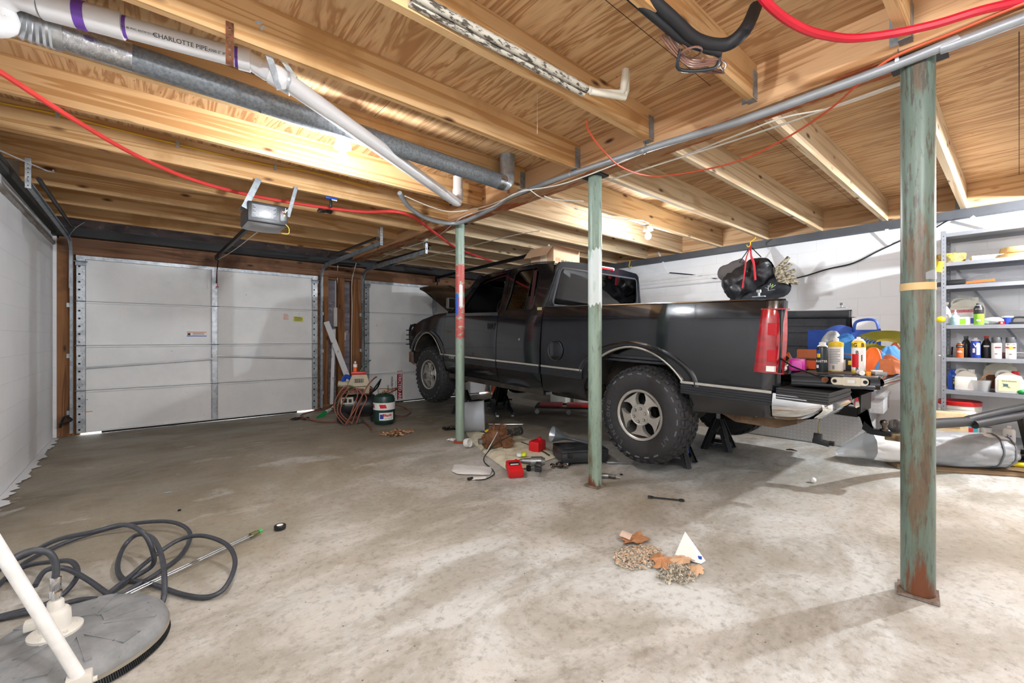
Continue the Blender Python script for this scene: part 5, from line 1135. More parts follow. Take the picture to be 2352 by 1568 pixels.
one(MB().cb((0, 0, .11), (.13, .075, .16), 0, .02).cyl((.035, 0, .19), (.035, 0, .215), .018, n=14).cb((-.0, -.038, .13), (.09, .002, .04), 1, 0).cb((-.0, -.039, .12), (.07, .002, .010), 2, 0).tube([(-.05, 0, .18), (-.045, 0, .21), (.0, 0, .205), (.02, 0, .19)], .009, 8, smooth=3), 'oil_bottle', [REDP, INK, PAPER], 'small red oil bottle lying on its side in front of the blanket', 'bottle', (2.34, 2.68, .042), (R(-68), 0, R(-28)))
for o_ in [bpy.data.objects['oil_bottle']]: o_.location.z = .015
def litter(name, uvs, mat_, label, cat, seed, n, r, grp=None, sz=(.02, .05)):
    rnd = random.Random(seed); c0 = fl(*uvs); m = MB()
    for i in range(n):
        a = rnd.uniform(0, 2*pi); d = r*rnd.random()**.7; s_ = rnd.uniform(*sz); T = MX.Translation((d*cos(a), d*sin(a)*.7, .006+.03*rnd.random()*(1-d/r))) @ Euler((rnd.uniform(-.7, .7), rnd.uniform(-.7, .7), rnd.uniform(0, 6))).to_matrix().to_4x4()
        P = [T @ V((s_*cos(q)*rnd.uniform(.4, 1.2), s_*.7*sin(q)*rnd.uniform(.5, 1.2), .01*sin(q*2))) for q in [k*pi/4 for k in range(8)]]
        P = [V((p.x, p.y, max(p.z, .002))) for p in P]; ct = sum(P, V())/8; c_ = m.v(ct+V((0, 0, .006))); vs_ = [m.v(p) for p in P]
        for k_ in range(8): m.f([c_, vs_[k_], vs_[(k_+1) % 8]], rnd.randrange(len(mat_) if isinstance(mat_, list) else 1))
    return one(m, name, mat_, label, cat, tuple(c0), kind='stuff', group=grp, ang=0)
LEAF = [plain('dry_leaf', 'B07E57', .8, 0, .2, 30), plain('dark_leaf', '6B4A34', .85), plain('pale_leaf', 'CBA684', .8)]
litter('dry_leaves', (913, 995), LEAF, 'small heap of crumpled brown leaves near the green tank', 'leaves', 3, 60, .20)
litter('floor_debris', (1288, 1070), [BLACKM, LEAF[1], STEEL], 'loose dark bits and clips at the blanket corner', 'debris', 5, 26, .11)
litter('floor_debris', (690, 962), [BLACKM, LEAF[1]], 'dark twigs and scraps left of the green broom', 'debris', 8, 18, .14)
litter('wood_shavings', (1468, 1278), [plain('pale_shaving', 'CFC6B4', .9), plain('grey_shaving', '9D9486', .9), LEAF[2]], 'scatter of pale shavings under the big brown leaves', 'shavings', 11, 520, .16, sz=(.005, .016))
bpy.data.objects['wood_shavings'].scale = (1, 1, .5)
litter('wood_shavings', (1556, 1318), [plain('pale_shaving', 'CFC6B4', .9), plain('grey_shaving', '9D9486', .9)], 'thin scatter of shavings in front of the oak leaf', 'shavings', 12, 300, .12, sz=(.004, .012))
def leaf(c, s_, rz, label, mt=0, curl=.3, seed=1):
    rnd = random.Random(seed); P = []
    for i in range(36):
        a = 2*pi*i/36; r_ = s_*(.62+.38*abs(cos(a*3.5))*(1 if i % 2 else .82))*(1.25 if abs(a-pi) < .6 else 1); P.append((r_*cos(a), r_*.72*sin(a)))
    m = MB(); c_ = m.v((0, 0, .028)); V1 = [m.v((x*.5, y*.5, .024+.02*mnoise.noise(V((x*20, y*20, seed))))) for x, y in P]; V2 = [m.v((x, y, max(.003, .012+curl*abs(y)*.5+.02*mnoise.noise(V((x*30, y*30, seed)))))) for x, y in P]
    for i in range(36): j = (i+1) % 36; m.f([c_, V1[i], V1[j]]); m.f([V1[i], V2[i], V2[j], V1[j]])
    one(m, 'oak_leaf', LEAF[mt], label, 'leaf', tuple(fl(*c)), (0, 0, rz), group='large dry leaves by the white scrap', ang=60)
leaf((1462, 1243), .095, -.4, 'large brown oak leaf folded, farthest left in the leaf pile', 0, .3, 1)
leaf((1520, 1292), .085, .5, 'flat reddish brown oak leaf nearest the camera in the leaf pile', 0, .1, 2)
leaf((1568, 1293), .075, -.2, 'curled brown oak leaf under the white scrap', 2, .4, 3)
leaf((1598, 1313), .06, .2, 'thin pale leaf lying farthest right in the leaf pile', 2, .05, 5)
one(MB().poly([(0, 0, 0.03)]*0) if False else (lambda m: (m.grid(lambda a, b: (-.05+.1*a, -.03+.06*b, .03+.012*sin(a*3)), 4, 4), m)[1])(MB()), 'bark_chip', plain('pale_bark', 'D9C3B4', .8), 'pale pinkish bark chip at the left end of the leaf pile', 'bark', tuple(fl(1436, 1240)), (.2, .1, .4))
# white peaked scrap
P0 = fl(1580, 1280); m = MB()
ap = m.v((.01, .05, .115)); base = [m.v(p) for p in ((-.075, .0, .012), (-.03, -.03, .006), (.03, -.075, .004), (.065, -.06, .01), (.06, .0, .03))]
for a, b in zip(base, base[1:]): m.f([ap, a, b])
m.f([base[-1], base[0], ap]); T = MX.Translation((.035, -.052, .024)) @ MX.Rotation(R(-30), 4, 'Z') @ MX.Rotation(R(42), 4, 'X')
m.box(-.012, .012, -.008, .008, .0, .002, 1, T=T); one(m, 'plastic_scrap', [PAPER, BLUEP], 'white peaked plastic bag scrap with a blue mark, among leaves', 'scrap', tuple(P0), (0, 0, R(-35)), ang=0)
# wrenches, driver, tape, ball, bits
def wrench(u_, v_, L_, rz, label):
    m = MB().bar((-L_/2, 0, .006), (L_/2, 0, .006), .014, .006)
    m.plate([(.02*cos(a)+L_/2, .02*sin(a)) for a in [2*pi*k/14 for k in range(14)]], [[(.011*cos(-a)+L_/2, .011*sin(-a)) for a in [2*pi*k/10 for k in range(10)]]], lambda p: V((p[0], p[1], .002)), (0, 0, .009))
    m.plate([(-L_/2+.01, -.012), (-L_/2-.012, -.019), (-L_/2-.03, -.016), (-L_/2-.012, -.007), (-L_/2-.012, .007), (-L_/2-.03, .016), (-L_/2-.012, .019), (-L_/2+.01, .012)], [], lambda p: V((p[0], p[1], .002)), (0, 0, .009))
    one(m, 'wrench', plain('dark_steel', '55585A', .35, .8), label, 'wrench', tuple(fl(u_, v_)), (0, 0, rz))
wrench(1531, 1147, .20, R(-58), 'combination spanner alone on the floor in front of the truck rear wheel')
m = MB().bar((-.05, 0, .012), (.10, 0, .012), .014, .01).cb((-.085, 0, .013), (.09, .026, .02), 0, .008).cyl((-.11, 0, .013), (-.06, 0, .013), .014, n=10)
one(m, 'ratchet', STEEL, 'chrome ratchet handle lying against the foot of the rear tire', 'ratchet', tuple(fl(1425, 1065)), (0, 0, R(-40)))
m = MB().cyl((-.08, 0, .02), (-.01, 0, .02), .02, n=14).cyl((-.01, 0, .02), (.05, -.01, .018), .016, n=14, m=1).cyl((.05, -.01, .018), (.09, -.012, .014), .006, .002, n=8).cyl((-.10, 0, .02), (-.08, 0, .02), .016, n=12)
one(m, 'air_tool', [AIRG, DKC], 'short grey air tool beside the foot of the middle post', 'air tool', tuple(fl(1400, 1098)), (0, 0, R(-52)))
one(MB().lathe([(.031, 0), (.033, .006), (.033, .021), (.029, .024), (.018, .024), (.018, .02), (1e-4, .02)], 24, ms=[0]*4+[1]*3), 'tape_roll', [BLKP, WHITEP], 'small roll of black tape lying on the open floor', 'tape', tuple(fl(643, 1214)))
one(MB().ball((0, 0, .021), .021), 'golf_ball', WHITEP, 'white ball on the floor at the edge of the truck shadow', 'ball', tuple(fl(1868, 1108)))
one(MB().lathe([(1e-4, 0), (.009, 0), (.010, .006), (1e-4, .009)], 10), 'rubber_plug', BLKP, 'tiny dark plug on the floor left of the tape roll', 'plug', tuple(fl(412, 1172)))
one(MB().lathe([(.045, 0), (.047, .004), (.047, .055), (.043, .055), (.043, .004), (1e-4, .004)], 22, 0, MX.Rotation(R(80), 4, 'X')), 'white_cup', WHITEP, 'white plastic cap lying against the blanket, right of the far post', 'cap', (fl(1072, 1028).x, fl(1072, 1028).y+.02, .047), (0, 0, R(20)))
for u_, v_, mt, lb in ((1193, 1047, WHITEP, 'white cap on the blanket beside the yellow one'), (1203, 1046, plain('lime_plastic', 'DCEB2A', .4), 'lime yellow cap on the blanket')):
    one(MB().cyl((0, 0, .0), (0, 0, .028), .026, n=18), 'plastic_disc', mt, lb, 'cap', tuple(fl(u_, v_, .045)), group='caps on the blanket')
m = MB(); m.tube([(-.05, 0, .012), (0, .006, .016), (.05, -.004, .008)], lambda t: .004+.006*sin(t*pi), 5, smooth=4); one(m, 'dead_leaf', LEAF[1], 'rolled dead leaf on the floor in front of the tread plate box', 'leaf', tuple(fl(1818, 1036)), (0, 0, R(-60)))
m = MB().poly([(-.03, 0, .002), (0, .006, .004), (.04, .0, .002), (0, -.005, .002)]); one(m, 'blue_scrap', plain('pale_blue_film', '9FC4DA', .5), 'scrap of pale blue plastic on the floor', 'scrap', tuple(fl(385, 1131)), (0, 0, -.3))
one(MB().lathe([(.012, 0), (.014, .003), (.012, .006), (.008, .003), (.012, 0)], 14), 'washer', BLACKM, 'small dark washer on the floor in front of the rear tire', 'washer', tuple(fl(1427, 1090)))
litter('engine_parts', (1035, 985), [BLACKM, DKC], 'greasy dark metal parts left of the far post', 'metal parts', 15, 26, .10)
m = MB(); m.grid(lambda a, b: (-.06+.12*a, -.05+.10*b, .003+.02*abs(mnoise.noise(V((a*4, b*4, 1))))), 8, 8); one(m, 'paper_scrap', PAPER, 'torn white paper at the foot of the far post', 'paper', tuple(fl(1040, 1010)), (0, 0, .4))
# ------------------------------------------------------------ compressor, tank, broom by the doors
HOSE_B = plain('rust_red_hose', '87503F', .5)
cp = thing('air_compressor', 'black air compressor with a beige motor cover, draped in hose', 'air compressor', (2.28, 5.98, 0), (0, 0, R(-18)))
m = MB().lathe([(1e-4, -.27), (.09, -.255), (.14, -.21), (.15, -.17), (.15, .17), (.14, .21), (.09, .255), (1e-4, .27)], 32, 0, MX.Translation((0, 0, .23)) @ MX.Rotation(R(90), 4, 'Y'))
m.build('air_tank', plain('tank_black', '2C2D2F', .28, .1), cp)
BEI = plain('beige_shroud', 'B9AD95', .55)
m = MB().prism([(-.13, .40), (.13, .40), (.145, .52), (.10, .66), (-.08, .66), (-.145, .52)], -.16, .02, 1)
m.cb((0, -.165, .58), (.12, .01, .05), 1)
for k_ in range(5): m.cb((-.05+.025*k_, -.172, .58), (.008, .006, .045), 0)
m.cb((0, -.165, .50), (.20, .01, .008), 1).cb((0, -.165, .45), (.12, .01, .045), 1)
m.build('motor_cover', [BEI, DKC], cp)
m = MB().cyl((-.05, .02, .50), (-.26, .04, .53), .05, .04, n=20).cb((.0, .06, .40), (.30, .16, .05)); m.build('filter_housing', BEI, cp)
MB().cb((0, -.06, .68), (.20, .16, .04), 0, .015).build('red_cover', REDP, cp)
m = MB().tube([(.14, -.13, .36), (.20, -.14, .46), (.28, -.10, .56), (.30, .02, .56), (.26, .10, .44), (.16, .12, .36)], .011, 8, smooth=5); m.build('carry_handle', BLACKM, cp)
for x in (-.18, .18): MB().cb((x, 0, .05), (.03, .22, .10)).build('foot', BLACKM, cp)
MB().cyl((-.2, -.14, .08), (-.2, -.10, .08), .08, n=20).build('wheel', RUBBER, cp)
T = MX.Translation((-.15, -.128, .31)) @ MX.Rotation(R(58), 4, 'X'); MB().box(-.08, .08, -.05, .05, 0, .002, 0, T=T).box(-.06, .0, -.03, .03, .002, .003, 1, T=T).box(.02, .06, -.03, .02, .002, .003, 1, T=T).build('rating_label', [plain('faded_label', 'C9C3B2', .6), INK], cp)
MB().tube([(-.10, -.03, .60), (-.16, .02, .63), (-.2, .04, .56)], .03, 8, smooth=3).build('blue_rag', BLUEP, cp)
# spray can and a tool on top
one(MB().lathe([(.026, 0), (.027, .06), (.027, .10), (.020, .115), (.012, .118), (.012, .14), (1e-4, .14)], 18, ms=[0, 1, 0, 2, 2, 2]), 'spray_can', [ORGP, PAPER, WHITEP], 'orange spray can standing on top of the compressor', 'spray can', (2.22, 5.93, .70))
one(MB().tube([(0, 0, 0), (.05, 0, .07), (.10, -.02, .13), (.14, -.02, .15)], lambda t: .012-.005*t, 8, smooth=3), 'scraper_handle', plain('dark_green_plastic', '14532F', .4), 'dark green handled tool sticking up from the compressor', 'tool', (2.28, 5.90, .70))
def coil(pts, label, r=.011, nm='air_hose'): return hose(pts, r, HOSE_B, label, 'hose', nm, 8, 8)
coil([fl(855, 990, .012), fl(845, 975, .012), fl(820, 962, .012), fl(792, 966, .012), fl(740, 968, .012), fl(700, 960, .012), fl(690, 955, .012), fl(705, 948, .012), fl(745, 940, .012), fl(790, 945, .02), fl(830, 955, .03), fl(880, 950, .02), fl(925, 955, .012), fl(942, 945, .012), fl(930, 935, .012), fl(905, 928, .012), fl(880, 925, .02)], 'rust red air hose snaking over the floor round the green tank')
m = MB()
for k_ in range(3):
    j = k_*.034; c0 = V((2.03+j*.5, 5.80-.02*k_, 0))
    m.tube([c0+V((-.02+j, -.02, .02)), c0+V((-.11+j*.3, .03, .18)), c0+V((-.09+j, .06, .36)), c0+V((.04+j, .05, .52-.02*k_)), c0+V((.16+j, -.04, .44-.04*k_)), c0+V((.08+j, -.06, .20)), c0+V((.02+j, -.05, .03))], .0085, 8, smooth=6)
m.tube([(2.02, 5.75, .02), (2.15, 5.70, .25), (2.28, 5.68, .50), (2.40, 5.74, .60), (2.46, 5.78, .62)], .010, 8, smooth=6)
for z in (.40, .43, .46): m.tube([V((2.27+.20*cos(a), 5.98+.17*sin(a), z+.02*sin(a*2))) for a in [2*pi*i/20 for i in range(20)]], .010, 8, closed=True)
one(m, 'air_hose', HOSE_B, 'rust red air hose coiled over the compressor', 'hose')
# green portable tank with white band
DGRN = plain('dark_green_tank', '1E3A33', .35, 0, .1)
gt = thing('air_tank', 'dark green round tank with a white label band and a lightning red stripe', 'tank', (2.49, 5.60, 0), (0, 0, R(-28)))
MB().lathe([(.10, 0), (.125, .008), (.128, .03), (.142, .045), (.142, .17), (.139, .18), (.142, .19), (.142, .33), (.130, .375), (.09, .40), (.035, .415), (.03, .42)], 36).build('tank_body', DGRN, gt)
MB().lathe([(.1425, .20), (.1435, .20), (.1435, .295), (.1425, .295)], 36).build('white_band', PAPER, gt)
def arc(m, r, a0, a1, z0, z1, mi, sk=0, n=8): m.grid(lambda a, b: (r*cos(a0+(a1-a0)*a+sk*b), r*sin(a0+(a1-a0)*a+sk*b), z0+(z1-z0)*b), n, 1, mi)
m = MB(); arc(m, .1442, -1.85, -1.25, .225, .275, 0, -.12); arc(m, .1442, -2.9, -2.5, .225, .275, 0, -.12); arc(m, .1435, -1.95, -.55, .065, .165, 1); arc(m, .1442, -1.88, -1.55, .085, .145, 2); arc(m, .1446, -1.62, -1.5, .115, .150, 0)
for k_, ch in enumerate('Rayth'): 
    a = -1.40+.135*k_; m.text(ch, .048, MX.Rotation(a, 4, 'Z') @ MX.Translation((.1446, 0, .130)) @ MX.Rotation(R(90), 4, 'Z') @ MX.Rotation(R(90), 4, 'X'), 0, .0005, .0015)
for k_, ch in enumerate('Aircraft'): 
    a = -1.40+.085*k_; m.text(ch, .026, MX.Rotation(a, 4, 'Z') @ MX.Translation((.1446, 0, .088)) @ MX.Rotation(R(90), 4, 'Z') @ MX.Rotation(R(90), 4, 'X'), 3, .0005)
m.build('label', [REDP, PAPER, BLUEP, plain('grey_letter', '6C6F74', .5)], gt)
m = MB().cyl((0, 0, .415), (0, 0, .45), .018, n=12).cyl((-.03, 0, .44), (.05, 0, .44), .012, n=10).tube([(-.07, .0, .395), (-.08, .0, .46), (-.04, .02, .47), (.10, .02, .46), (.12, .0, .43), (.08, 0, .395)], .005, 6, smooth=4); m.build('valve_handle', plain('brass', '9B8656', .35, .9), gt)
m = MB(); 
for r_ in (.10, .12): m.tube([V((2.56+r_*cos(a), 5.58+r_*.9*sin(a), .43+.05*cos(a+1))) for a in [2*pi*i/18 for i in range(18)]], .008, 8, closed=True)
one(m, 'hose_loop', HOSE_B, 'two loops of rust red hose resting on top of the green tank', 'hose')
m = MB().cb((0, 0, .04), (.05, .04, .05), 0, .006).cyl((-.06, .0, .03), (.06, .01, .03), .014, n=10).cyl((.03, .03, .04), (.10, .05, .02), .006, n=8)
one(m, 'air_nozzle', STEEL, 'silver air blow gun on the floor left of the green tank', 'air gun', tuple(fl(828, 972)), (0, 0, .4))
# broom
br = thing('hand_broom', 'green broom with a white neck leaning on the compressor', 'broom', (0, 0, 0))
pb, pn, ph_ = fl(738, 958), fl(762, 938, .08), V((2.10, 5.72, .52))
MB().cyl(pn, ph_, .013, n=12).build('handle', plain('broom_green', '136B3A', .45), br)
MB().tube([pb.lerp(pn, .45)+V((0, 0, .02)), pn, pn.lerp(ph_, .12)], lambda t: .026-.010*t, 10).build('white_neck', WHITEP, br)
m = MB(); ax = (pn-pb).normalized(); rnd = random.Random(2)
for k_ in range(90):
    a = rnd.uniform(-1, 1); b = rnd.uniform(-1, 1); s0 = pb.lerp(pn, .5)+V((a*.025, b*.012, .03)); m.cyl(s0, pb+V((-.03+a*.055, -.02+a*.03, .004+max(0, b)*.02)), .0035, n=4)
m.build('bristles', plain('bright_green_bristle', '12A14C', .5), br)
# ------------------------------------------------------------ surface cleaner, hoses and wand in the foreground
BLKH = plain('dull_black_hose', '3B3E45', .42, 0, .25, 40)
sc_ = thing('surface_cleaner', 'round grey floor surface cleaner with a white hub and pole', 'surface cleaner', tuple(fl(176, 1505, 0)), (0, 0, 0))
RC = .265
m = MB(); prof = [(1e-4, .105), (.05, .103), (.12, .100), (.20, .096), (.238, .088), (.258, .070), (.265, .045), (.265, .028)]
m.lathe(prof, 64)
for k_ in range(12):
    a = 2*pi*k_/12+.2; m.bar((.07*cos(a), .07*sin(a), .103), (.235*cos(a), .235*sin(a), .091), .018 if k_ % 2 else .06, .006)
m.build('hood_shell', worn('scuffed_grey_rubber', '76797B', '8E9092', .4, .65, (9, 9, 9), .55, 0, '55585A', .66, .72, 40, .1), sc_)
m = MB().lathe([(.266, .040), (.269, .040), (.269, .028), (.262, .026)], 64); m.build('rim_band', plain('dusty_band', '8C8578', .6), sc_)
m = MB(); rnd = random.Random(4)
for k_ in range(260):
    a = 2*pi*k_/260; m.bar(((RC-.004)*cos(a), (RC-.004)*sin(a), .03), ((RC+.004)*cos(a+.01), (RC+.004)*sin(a+.01), .002), .0045, .0045)
o = m.build('brush_skirt', BLKP, sc_); o['kind'] = 'stuff'
hb = V((-.055, .015, .10))
m = MB().lathe([(.072, 0), (.073, .012), (.060, .018), (.043, .022), (.040, .075), (.034, .085), (.024, .088), (.022, .115), (.018, .12), (1e-4, .12)], 36, 0, MX.Translation(hb))
for k_ in range(6): a = k_*pi/3; m.cyl(hb+V((.06*cos(a), .06*sin(a), .014)), hb+V((.06*cos(a), .06*sin(a), .022)), .007, n=6)
m.cb(hb+V((-.06, .055, .03)), (.05, .04, .03), 0, .005); m.build('swivel_hub', plain('ivory_metal', 'D3D0C8', .4), sc_)
m = MB().lathe([(.012, .115), (.012, .13), (.018, .132), (.018, .15), (.013, .155), (.015, .158), (.016, .20), (.013, .202)], 16, 0, MX.Translation(hb)); m.build('hose_fitting', CHROME, sc_)
# pole from the yoke up towards the camera's left
wl = fl(176, 1505, 0); y0 = fl(182, 1556, .13)-wl; y1 = fl(-30, 1215, .62)-wl
MB().cyl(y0, y1, .0165, n=18).build('pole', plain('white_enamel', 'DCDCDA', .4, 0, .1, 20), sc_)
MB().cb(y0+V((0, 0, -.015)), (.06, .04, .05), 0, .006).cyl(y0+V((-.04, 0, -.02)), y0+V((.04, 0, -.02)), .008, n=10).build('yoke', plain('ivory_metal', 'D3D0C8', .4), sc_)
f0 = wl+hb+V((0, 0, .20))
def fh(*a): return [fl(*p) for p in a]
hose([f0, f0+V((.0, .0, .05)), f0+V((-.02, -.005, .10)), f0+V((-.07, -.02, .12)), f0+V((-.13, -.05, .09)), f0+V((-.22, -.10, .0)), f0+V((-.33, -.16, -.12)), f0+V((-.5, -.22, -.25))], .0108, BLKH, 'black pressure hose rising from the hub of the surface cleaner', 'hose', 'pressure_hose', 12, 8)
H1 = [(-80, 1345, .02), (0, 1300, .06), (60, 1275, .10), (130, 1240, .2), (210, 1222, .24), (285, 1205, .25), (330, 1225, .22), (352, 1270, .12), (348, 1300, .05), (300, 1330, .015), (240, 1370, .012), (150, 1420, .012), (40, 1480, .012), (-80, 1520, .012)]
hose([fl(*p) for p in H1], .0108, BLKH, 'black hose arching highest over the coil', 'hose', 'pressure_hose', 12, 8)
H2 = [(-60, 1420, .012), (10, 1330, .015), (60, 1300, .02), (120, 1290, .06), (165, 1290, .09), (178, 1320, .06), (150, 1360, .02), (110, 1385, .012), (60, 1400, .012), (-40, 1425, .012)]
hose([fl(*p) for p in H2], .0108, BLKH, 'small loop of black hose beside the white pole', 'hose', 'pressure_hose', 12, 8)
H3 = [(20, 1330, .012), (60, 1290, .012), (140, 1250, .014), (220, 1222, .02), (300, 1203, .04), (380, 1197, .05), (425, 1210, .04), (437, 1235, .02), (415, 1275, .012), (370, 1310, .012), (330, 1335, .012), (260, 1370, .012), (180, 1378, .014), (100, 1400, .012), (0, 1420, .012), (-60, 1440, .012)]
hose([fl(*p) for p in H3], .0108, BLKH, 'black hose lying flat round the back of the coil', 'hose', 'pressure_hose', 12, 8)
H4 = [(80, 1345, .10), (105, 1310, .12), (150, 1305, .10), (200, 1330, .06), (250, 1365, .03), (300, 1395, .02), (345, 1403, .02), (372, 1385, .05), (378, 1340, .10), (372, 1280, .14), (350, 1235, .13), (315, 1228, .10), (285, 1255, .06), (270, 1300, .03), (285, 1330, .012), (340, 1338, .012), (420, 1365, .012), (480, 1370, .012), (520, 1345, .03), (540, 1290, .06), (520, 1250, .09), (465, 1230, .10), (410, 1240, .08), (350, 1280, .05), (290, 1330, .03), (220, 1385, .02), (150, 1440, .015), (60, 1500, .012), (-60, 1570, .012)]
hose([fl(*p) for p in H4], .0108, BLKH, 'longest black hose, looping out farthest to the right', 'hose', 'pressure_hose', 12, 8)
wd = thing('pressure_washer_wand', 'pressure washer wand with two thin rods and a green nozzle', 'wand')
a_, b_, c_ = fl(578, 1228, .02), fl(330, 1345, .02), fl(30, 1490, .03); nrm = V((-(a_-c_).y, (a_-c_).x, 0)).normalized()*.010
m = MB().tube([a_+nrm, b_+nrm, c_+nrm], .0045, 8).tube([a_-nrm, b_-nrm, c_-nrm], .0045, 8); m.build('lance_rod', STEEL, wd)
d_ = (a_-c_).normalized(); m = MB().cyl(a_-d_*.01, a_+d_*.03, .014, n=10).cyl(a_+d_*.03, a_+d_*.05, .009, n=8); m.build('nozzle_holder', plain('dull_brass', '6E6A45', .5, .5), wd); MB().cyl(a_+d_*.045, a_+d_*.065, .012, n=8).build('green_tip', plain('mint_tip', '3DAA5A', .5), wd)
m = MB(); s0, s1 = fl(255, 1382, .03), fl(60, 1478, .035); m.cyl(s0, s1, .014, n=12)
for k_ in range(26):
    p = s0.lerp(s1, k_/26); m.cyl(p, p+(s1-s0)*.018, .021, n=14)
m.build('ribbed_grip', BLKP, wd)
MB().bar(fl(60, 1478, .035), fl(-40, 1530, .035), .05, .045).build('trigger_handle', BLKP, wd)
# ------------------------------------------------------------ right side: tread plate box, tow bar, roll, shelf
TREAD = plain('tread_plate', 'C9CBCE', .45, .08, .06, 5)
tb = thing('tool_chest', 'low aluminium tread plate truck toolbox on the floor behind the bumper', 'toolbox', (5.90, 1.62, 0), (0, 0, R(4)))
MB().box(-.24, .24, -.62, .62, 0, .40, 0, .006).build('chest_body', TREAD, tb)
def tread(m, mp, w_, h_, s_=.036):
    nx, nz = int(w_/s_), int(h_/s_)
    for i in range(nx):
        for j in range(nz):
            cx, cz = (i+.5)*s_, (j+.5)*s_; d = 1 if (i+j) % 2 else -1; l_, q = s_*.40, s_*.085
            ux, uz = l_*.707, d*l_*.707; nx_, nz_ = -d*q*.707, q*.707
            m.poly([mp(cx-ux, cz-uz, 0), mp(cx-nx_, cz-nz_, 1), mp(cx+ux, cz+uz, 0), mp(cx+nx_, cz+nz_, 1)])
m = MB(); tread(m, lambda a, b, t: (-.2415-.0012, -.61+a, .01+b), 1.22, .38); o = m.build('raised_pattern', plain('tread_bars', 'EDEEF0', .35, .1), tb, ang=0)
# upper wing of the chest: lid and lip
lw = MB().box(-.32, .26, -.72, .30, .40, .55, 0, .006); lw.build('chest_wing', TREAD, tb)
m = MB(); tread(m, lambda a, b, t: (-.3215-.0012, -.71+a, .405+b), 1.0, .13); tread(m, lambda a, b, t: (-.31+a, -.7215-.0012, .405+b), .56, .13); m.build('wing_pattern', plain('tread_bars', 'EDEEF0', .35, .1), tb, ang=0)
MB().box(-.33, .27, -.73, .31, .55, .585, 0, .008).build('chest_lid', plain('dull_aluminium', 'B9BABB', .45, .5), tb)
# cables on the lid
m = MB()
for k_ in range(6): m.tube([(5.62+.03*k_, 1.30-.05*k_, .595), (5.75+.02*k_, 1.10, .60+.012*k_), (5.85, .95+.03*k_, .60+.01*k_), (5.70-.02*k_, 1.0+.02*k_, .598)], .006, 6, smooth=5)
m.tube([(5.60, 1.12, .60), (5.68, .98, .60), (5.9, .96, .60), (5.98, .99, .60)], .010, 6, smooth=5)
one(m, 'cable_tangle', BLKP, 'tangle of black cables on the lid of the toolbox', 'cables')
m = MB().cb((0, 0, .02), (.30, .42, .015), 0).cb((.02, .0, .09), (.26, .30, .13), 0, .006); one(m, 'cardboard_flat', CARD, 'flattened brown cardboard on the floor right of the toolbox', 'cardboard', (5.98, .72, .0), (0, 0, .2))
m = MB().box(-.09, .09, -.115, .115, .0, .47, 0, .03); o = one(m, 'paper_wrapped_parcel', worn('kraft_wrap', 'D2BE9B', 'C2AA82', .45, .6, (5, 5, 5), .8), 'brown paper wrapped parcel behind the nearest post', 'parcel', (5.64, .42, .012), (R(0), R(3), R(24)))
MB().box(-.092, -.085, -.05, .05, .33, .41).build('tape_patch', plain('parcel_tape', 'B88F4E', .4), o)
# tow bar: silver sleeve and black padded tubes reaching right
TB = plain('padded_black_tube', '212226', .42)
tw = thing('tow_bar', 'black padded tow bar with a silver sleeve coupled at the tow ball', 'tow bar')
pb_ = V((4.20, .60, .50))
p1, p2, p3 = pb_+V((.05, -.02, 0)), V((4.62, .50, .475)), V((5.35, .10, .52))
MB().cyl(V((4.27, .60, .505)), V((4.55, .535, .49)), .050, .040, n=22).build('silver_sleeve', plain('polished_sleeve', 'B9BCC0', .22, .9), tw)
m = MB().tube([V((4.54, .537, .49)), V((4.8, .46, .475)), V((5.2, .28, .47)), V((5.45, .14, .48))], .040, 16, smooth=4).tube([V((5.2, .28, .48)), V((5.6, .02, .56)), V((6.1, -.35, .66))], .034, 14, smooth=4).tube([V((5.2, .24, .45)), V((5.6, -.04, .52)), V((6.1, -.45, .60))], .034, 14, smooth=4)
m.build('padded_tube', TB, tw)
MB().cyl(V((4.30, .60, .44)), V((4.30, .60, .53)), .03, n=12).cb(V((4.26, .60, .43)), (.14, .10, .05), 0, .01).build('coupler', worn('rusty_coupler', '8C7A58', '5A4A38', .45, .6, (20, 20, 20), .6, .4), tw)
MB().bar(V((5.55, -.02, .50)), V((5.62, -.10, .0)), .05, .05).bar(V((5.9, -.3, .6)), V((5.95, -.32, 0)), .05, .05).build('prop_leg', BLACKM, tw)
# quilted silver roll on a plank
QS = worn('silver_quilt', '9A9DA2', '83878C', .4, .65, (5, 5, 5), .45)
qr = thing('quilted_pad', 'rolled silver and white quilted windscreen pad on the floor behind the nearest post', 'quilted pad', (0, 0, 0))
e0, e1 = V((5.13, .90, .17)), V((5.66, .05, .19)); ax = (e1-e0).normalized(); sd = ax.cross(V((0, 0, 1))).normalized()
def qf(a, b):
    t = a; r_ = (.135+.022*sin(t*pi))*(1-.25*max(0, t-.93)/.07); an = 2*pi*b; r_ += .013*(abs(sin(an*4+t*9))*abs(sin(-an*4+t*9+1)))**.5
    return e0.lerp(e1, t)+sd*(r_*cos(an)*1.05)+V((0, 0, r_*sin(an)*.92))
m = MB(); 
G = [[m.v(qf(i/140, j/88)) for j in range(88)] for i in range(141)]
for i in range(140):
    for j in range(88): m.f([G[i][j], G[i][(j+1) % 88], G[i+1][(j+1) % 88], G[i+1][j]], 1 if (i > 112 and 14 < j < 40) or i < 42 else 0)
m.f(G[-1]); m.f(G[0][::-1]); m.build('quilt_roll', [QS, plain('white_quilt', 'E4E5E7', .5)], qr)
for t in (.86, .95): MB().tube([qf(t+.02*sin(b*6.28), b)+(qf(t, b)-e0.lerp(e1, t))*.03 for b in [i/24 for i in range(24)]], .008, 6, closed=True).build('edge_binding', plain('grey_binding', '5F6266', .6), qr)
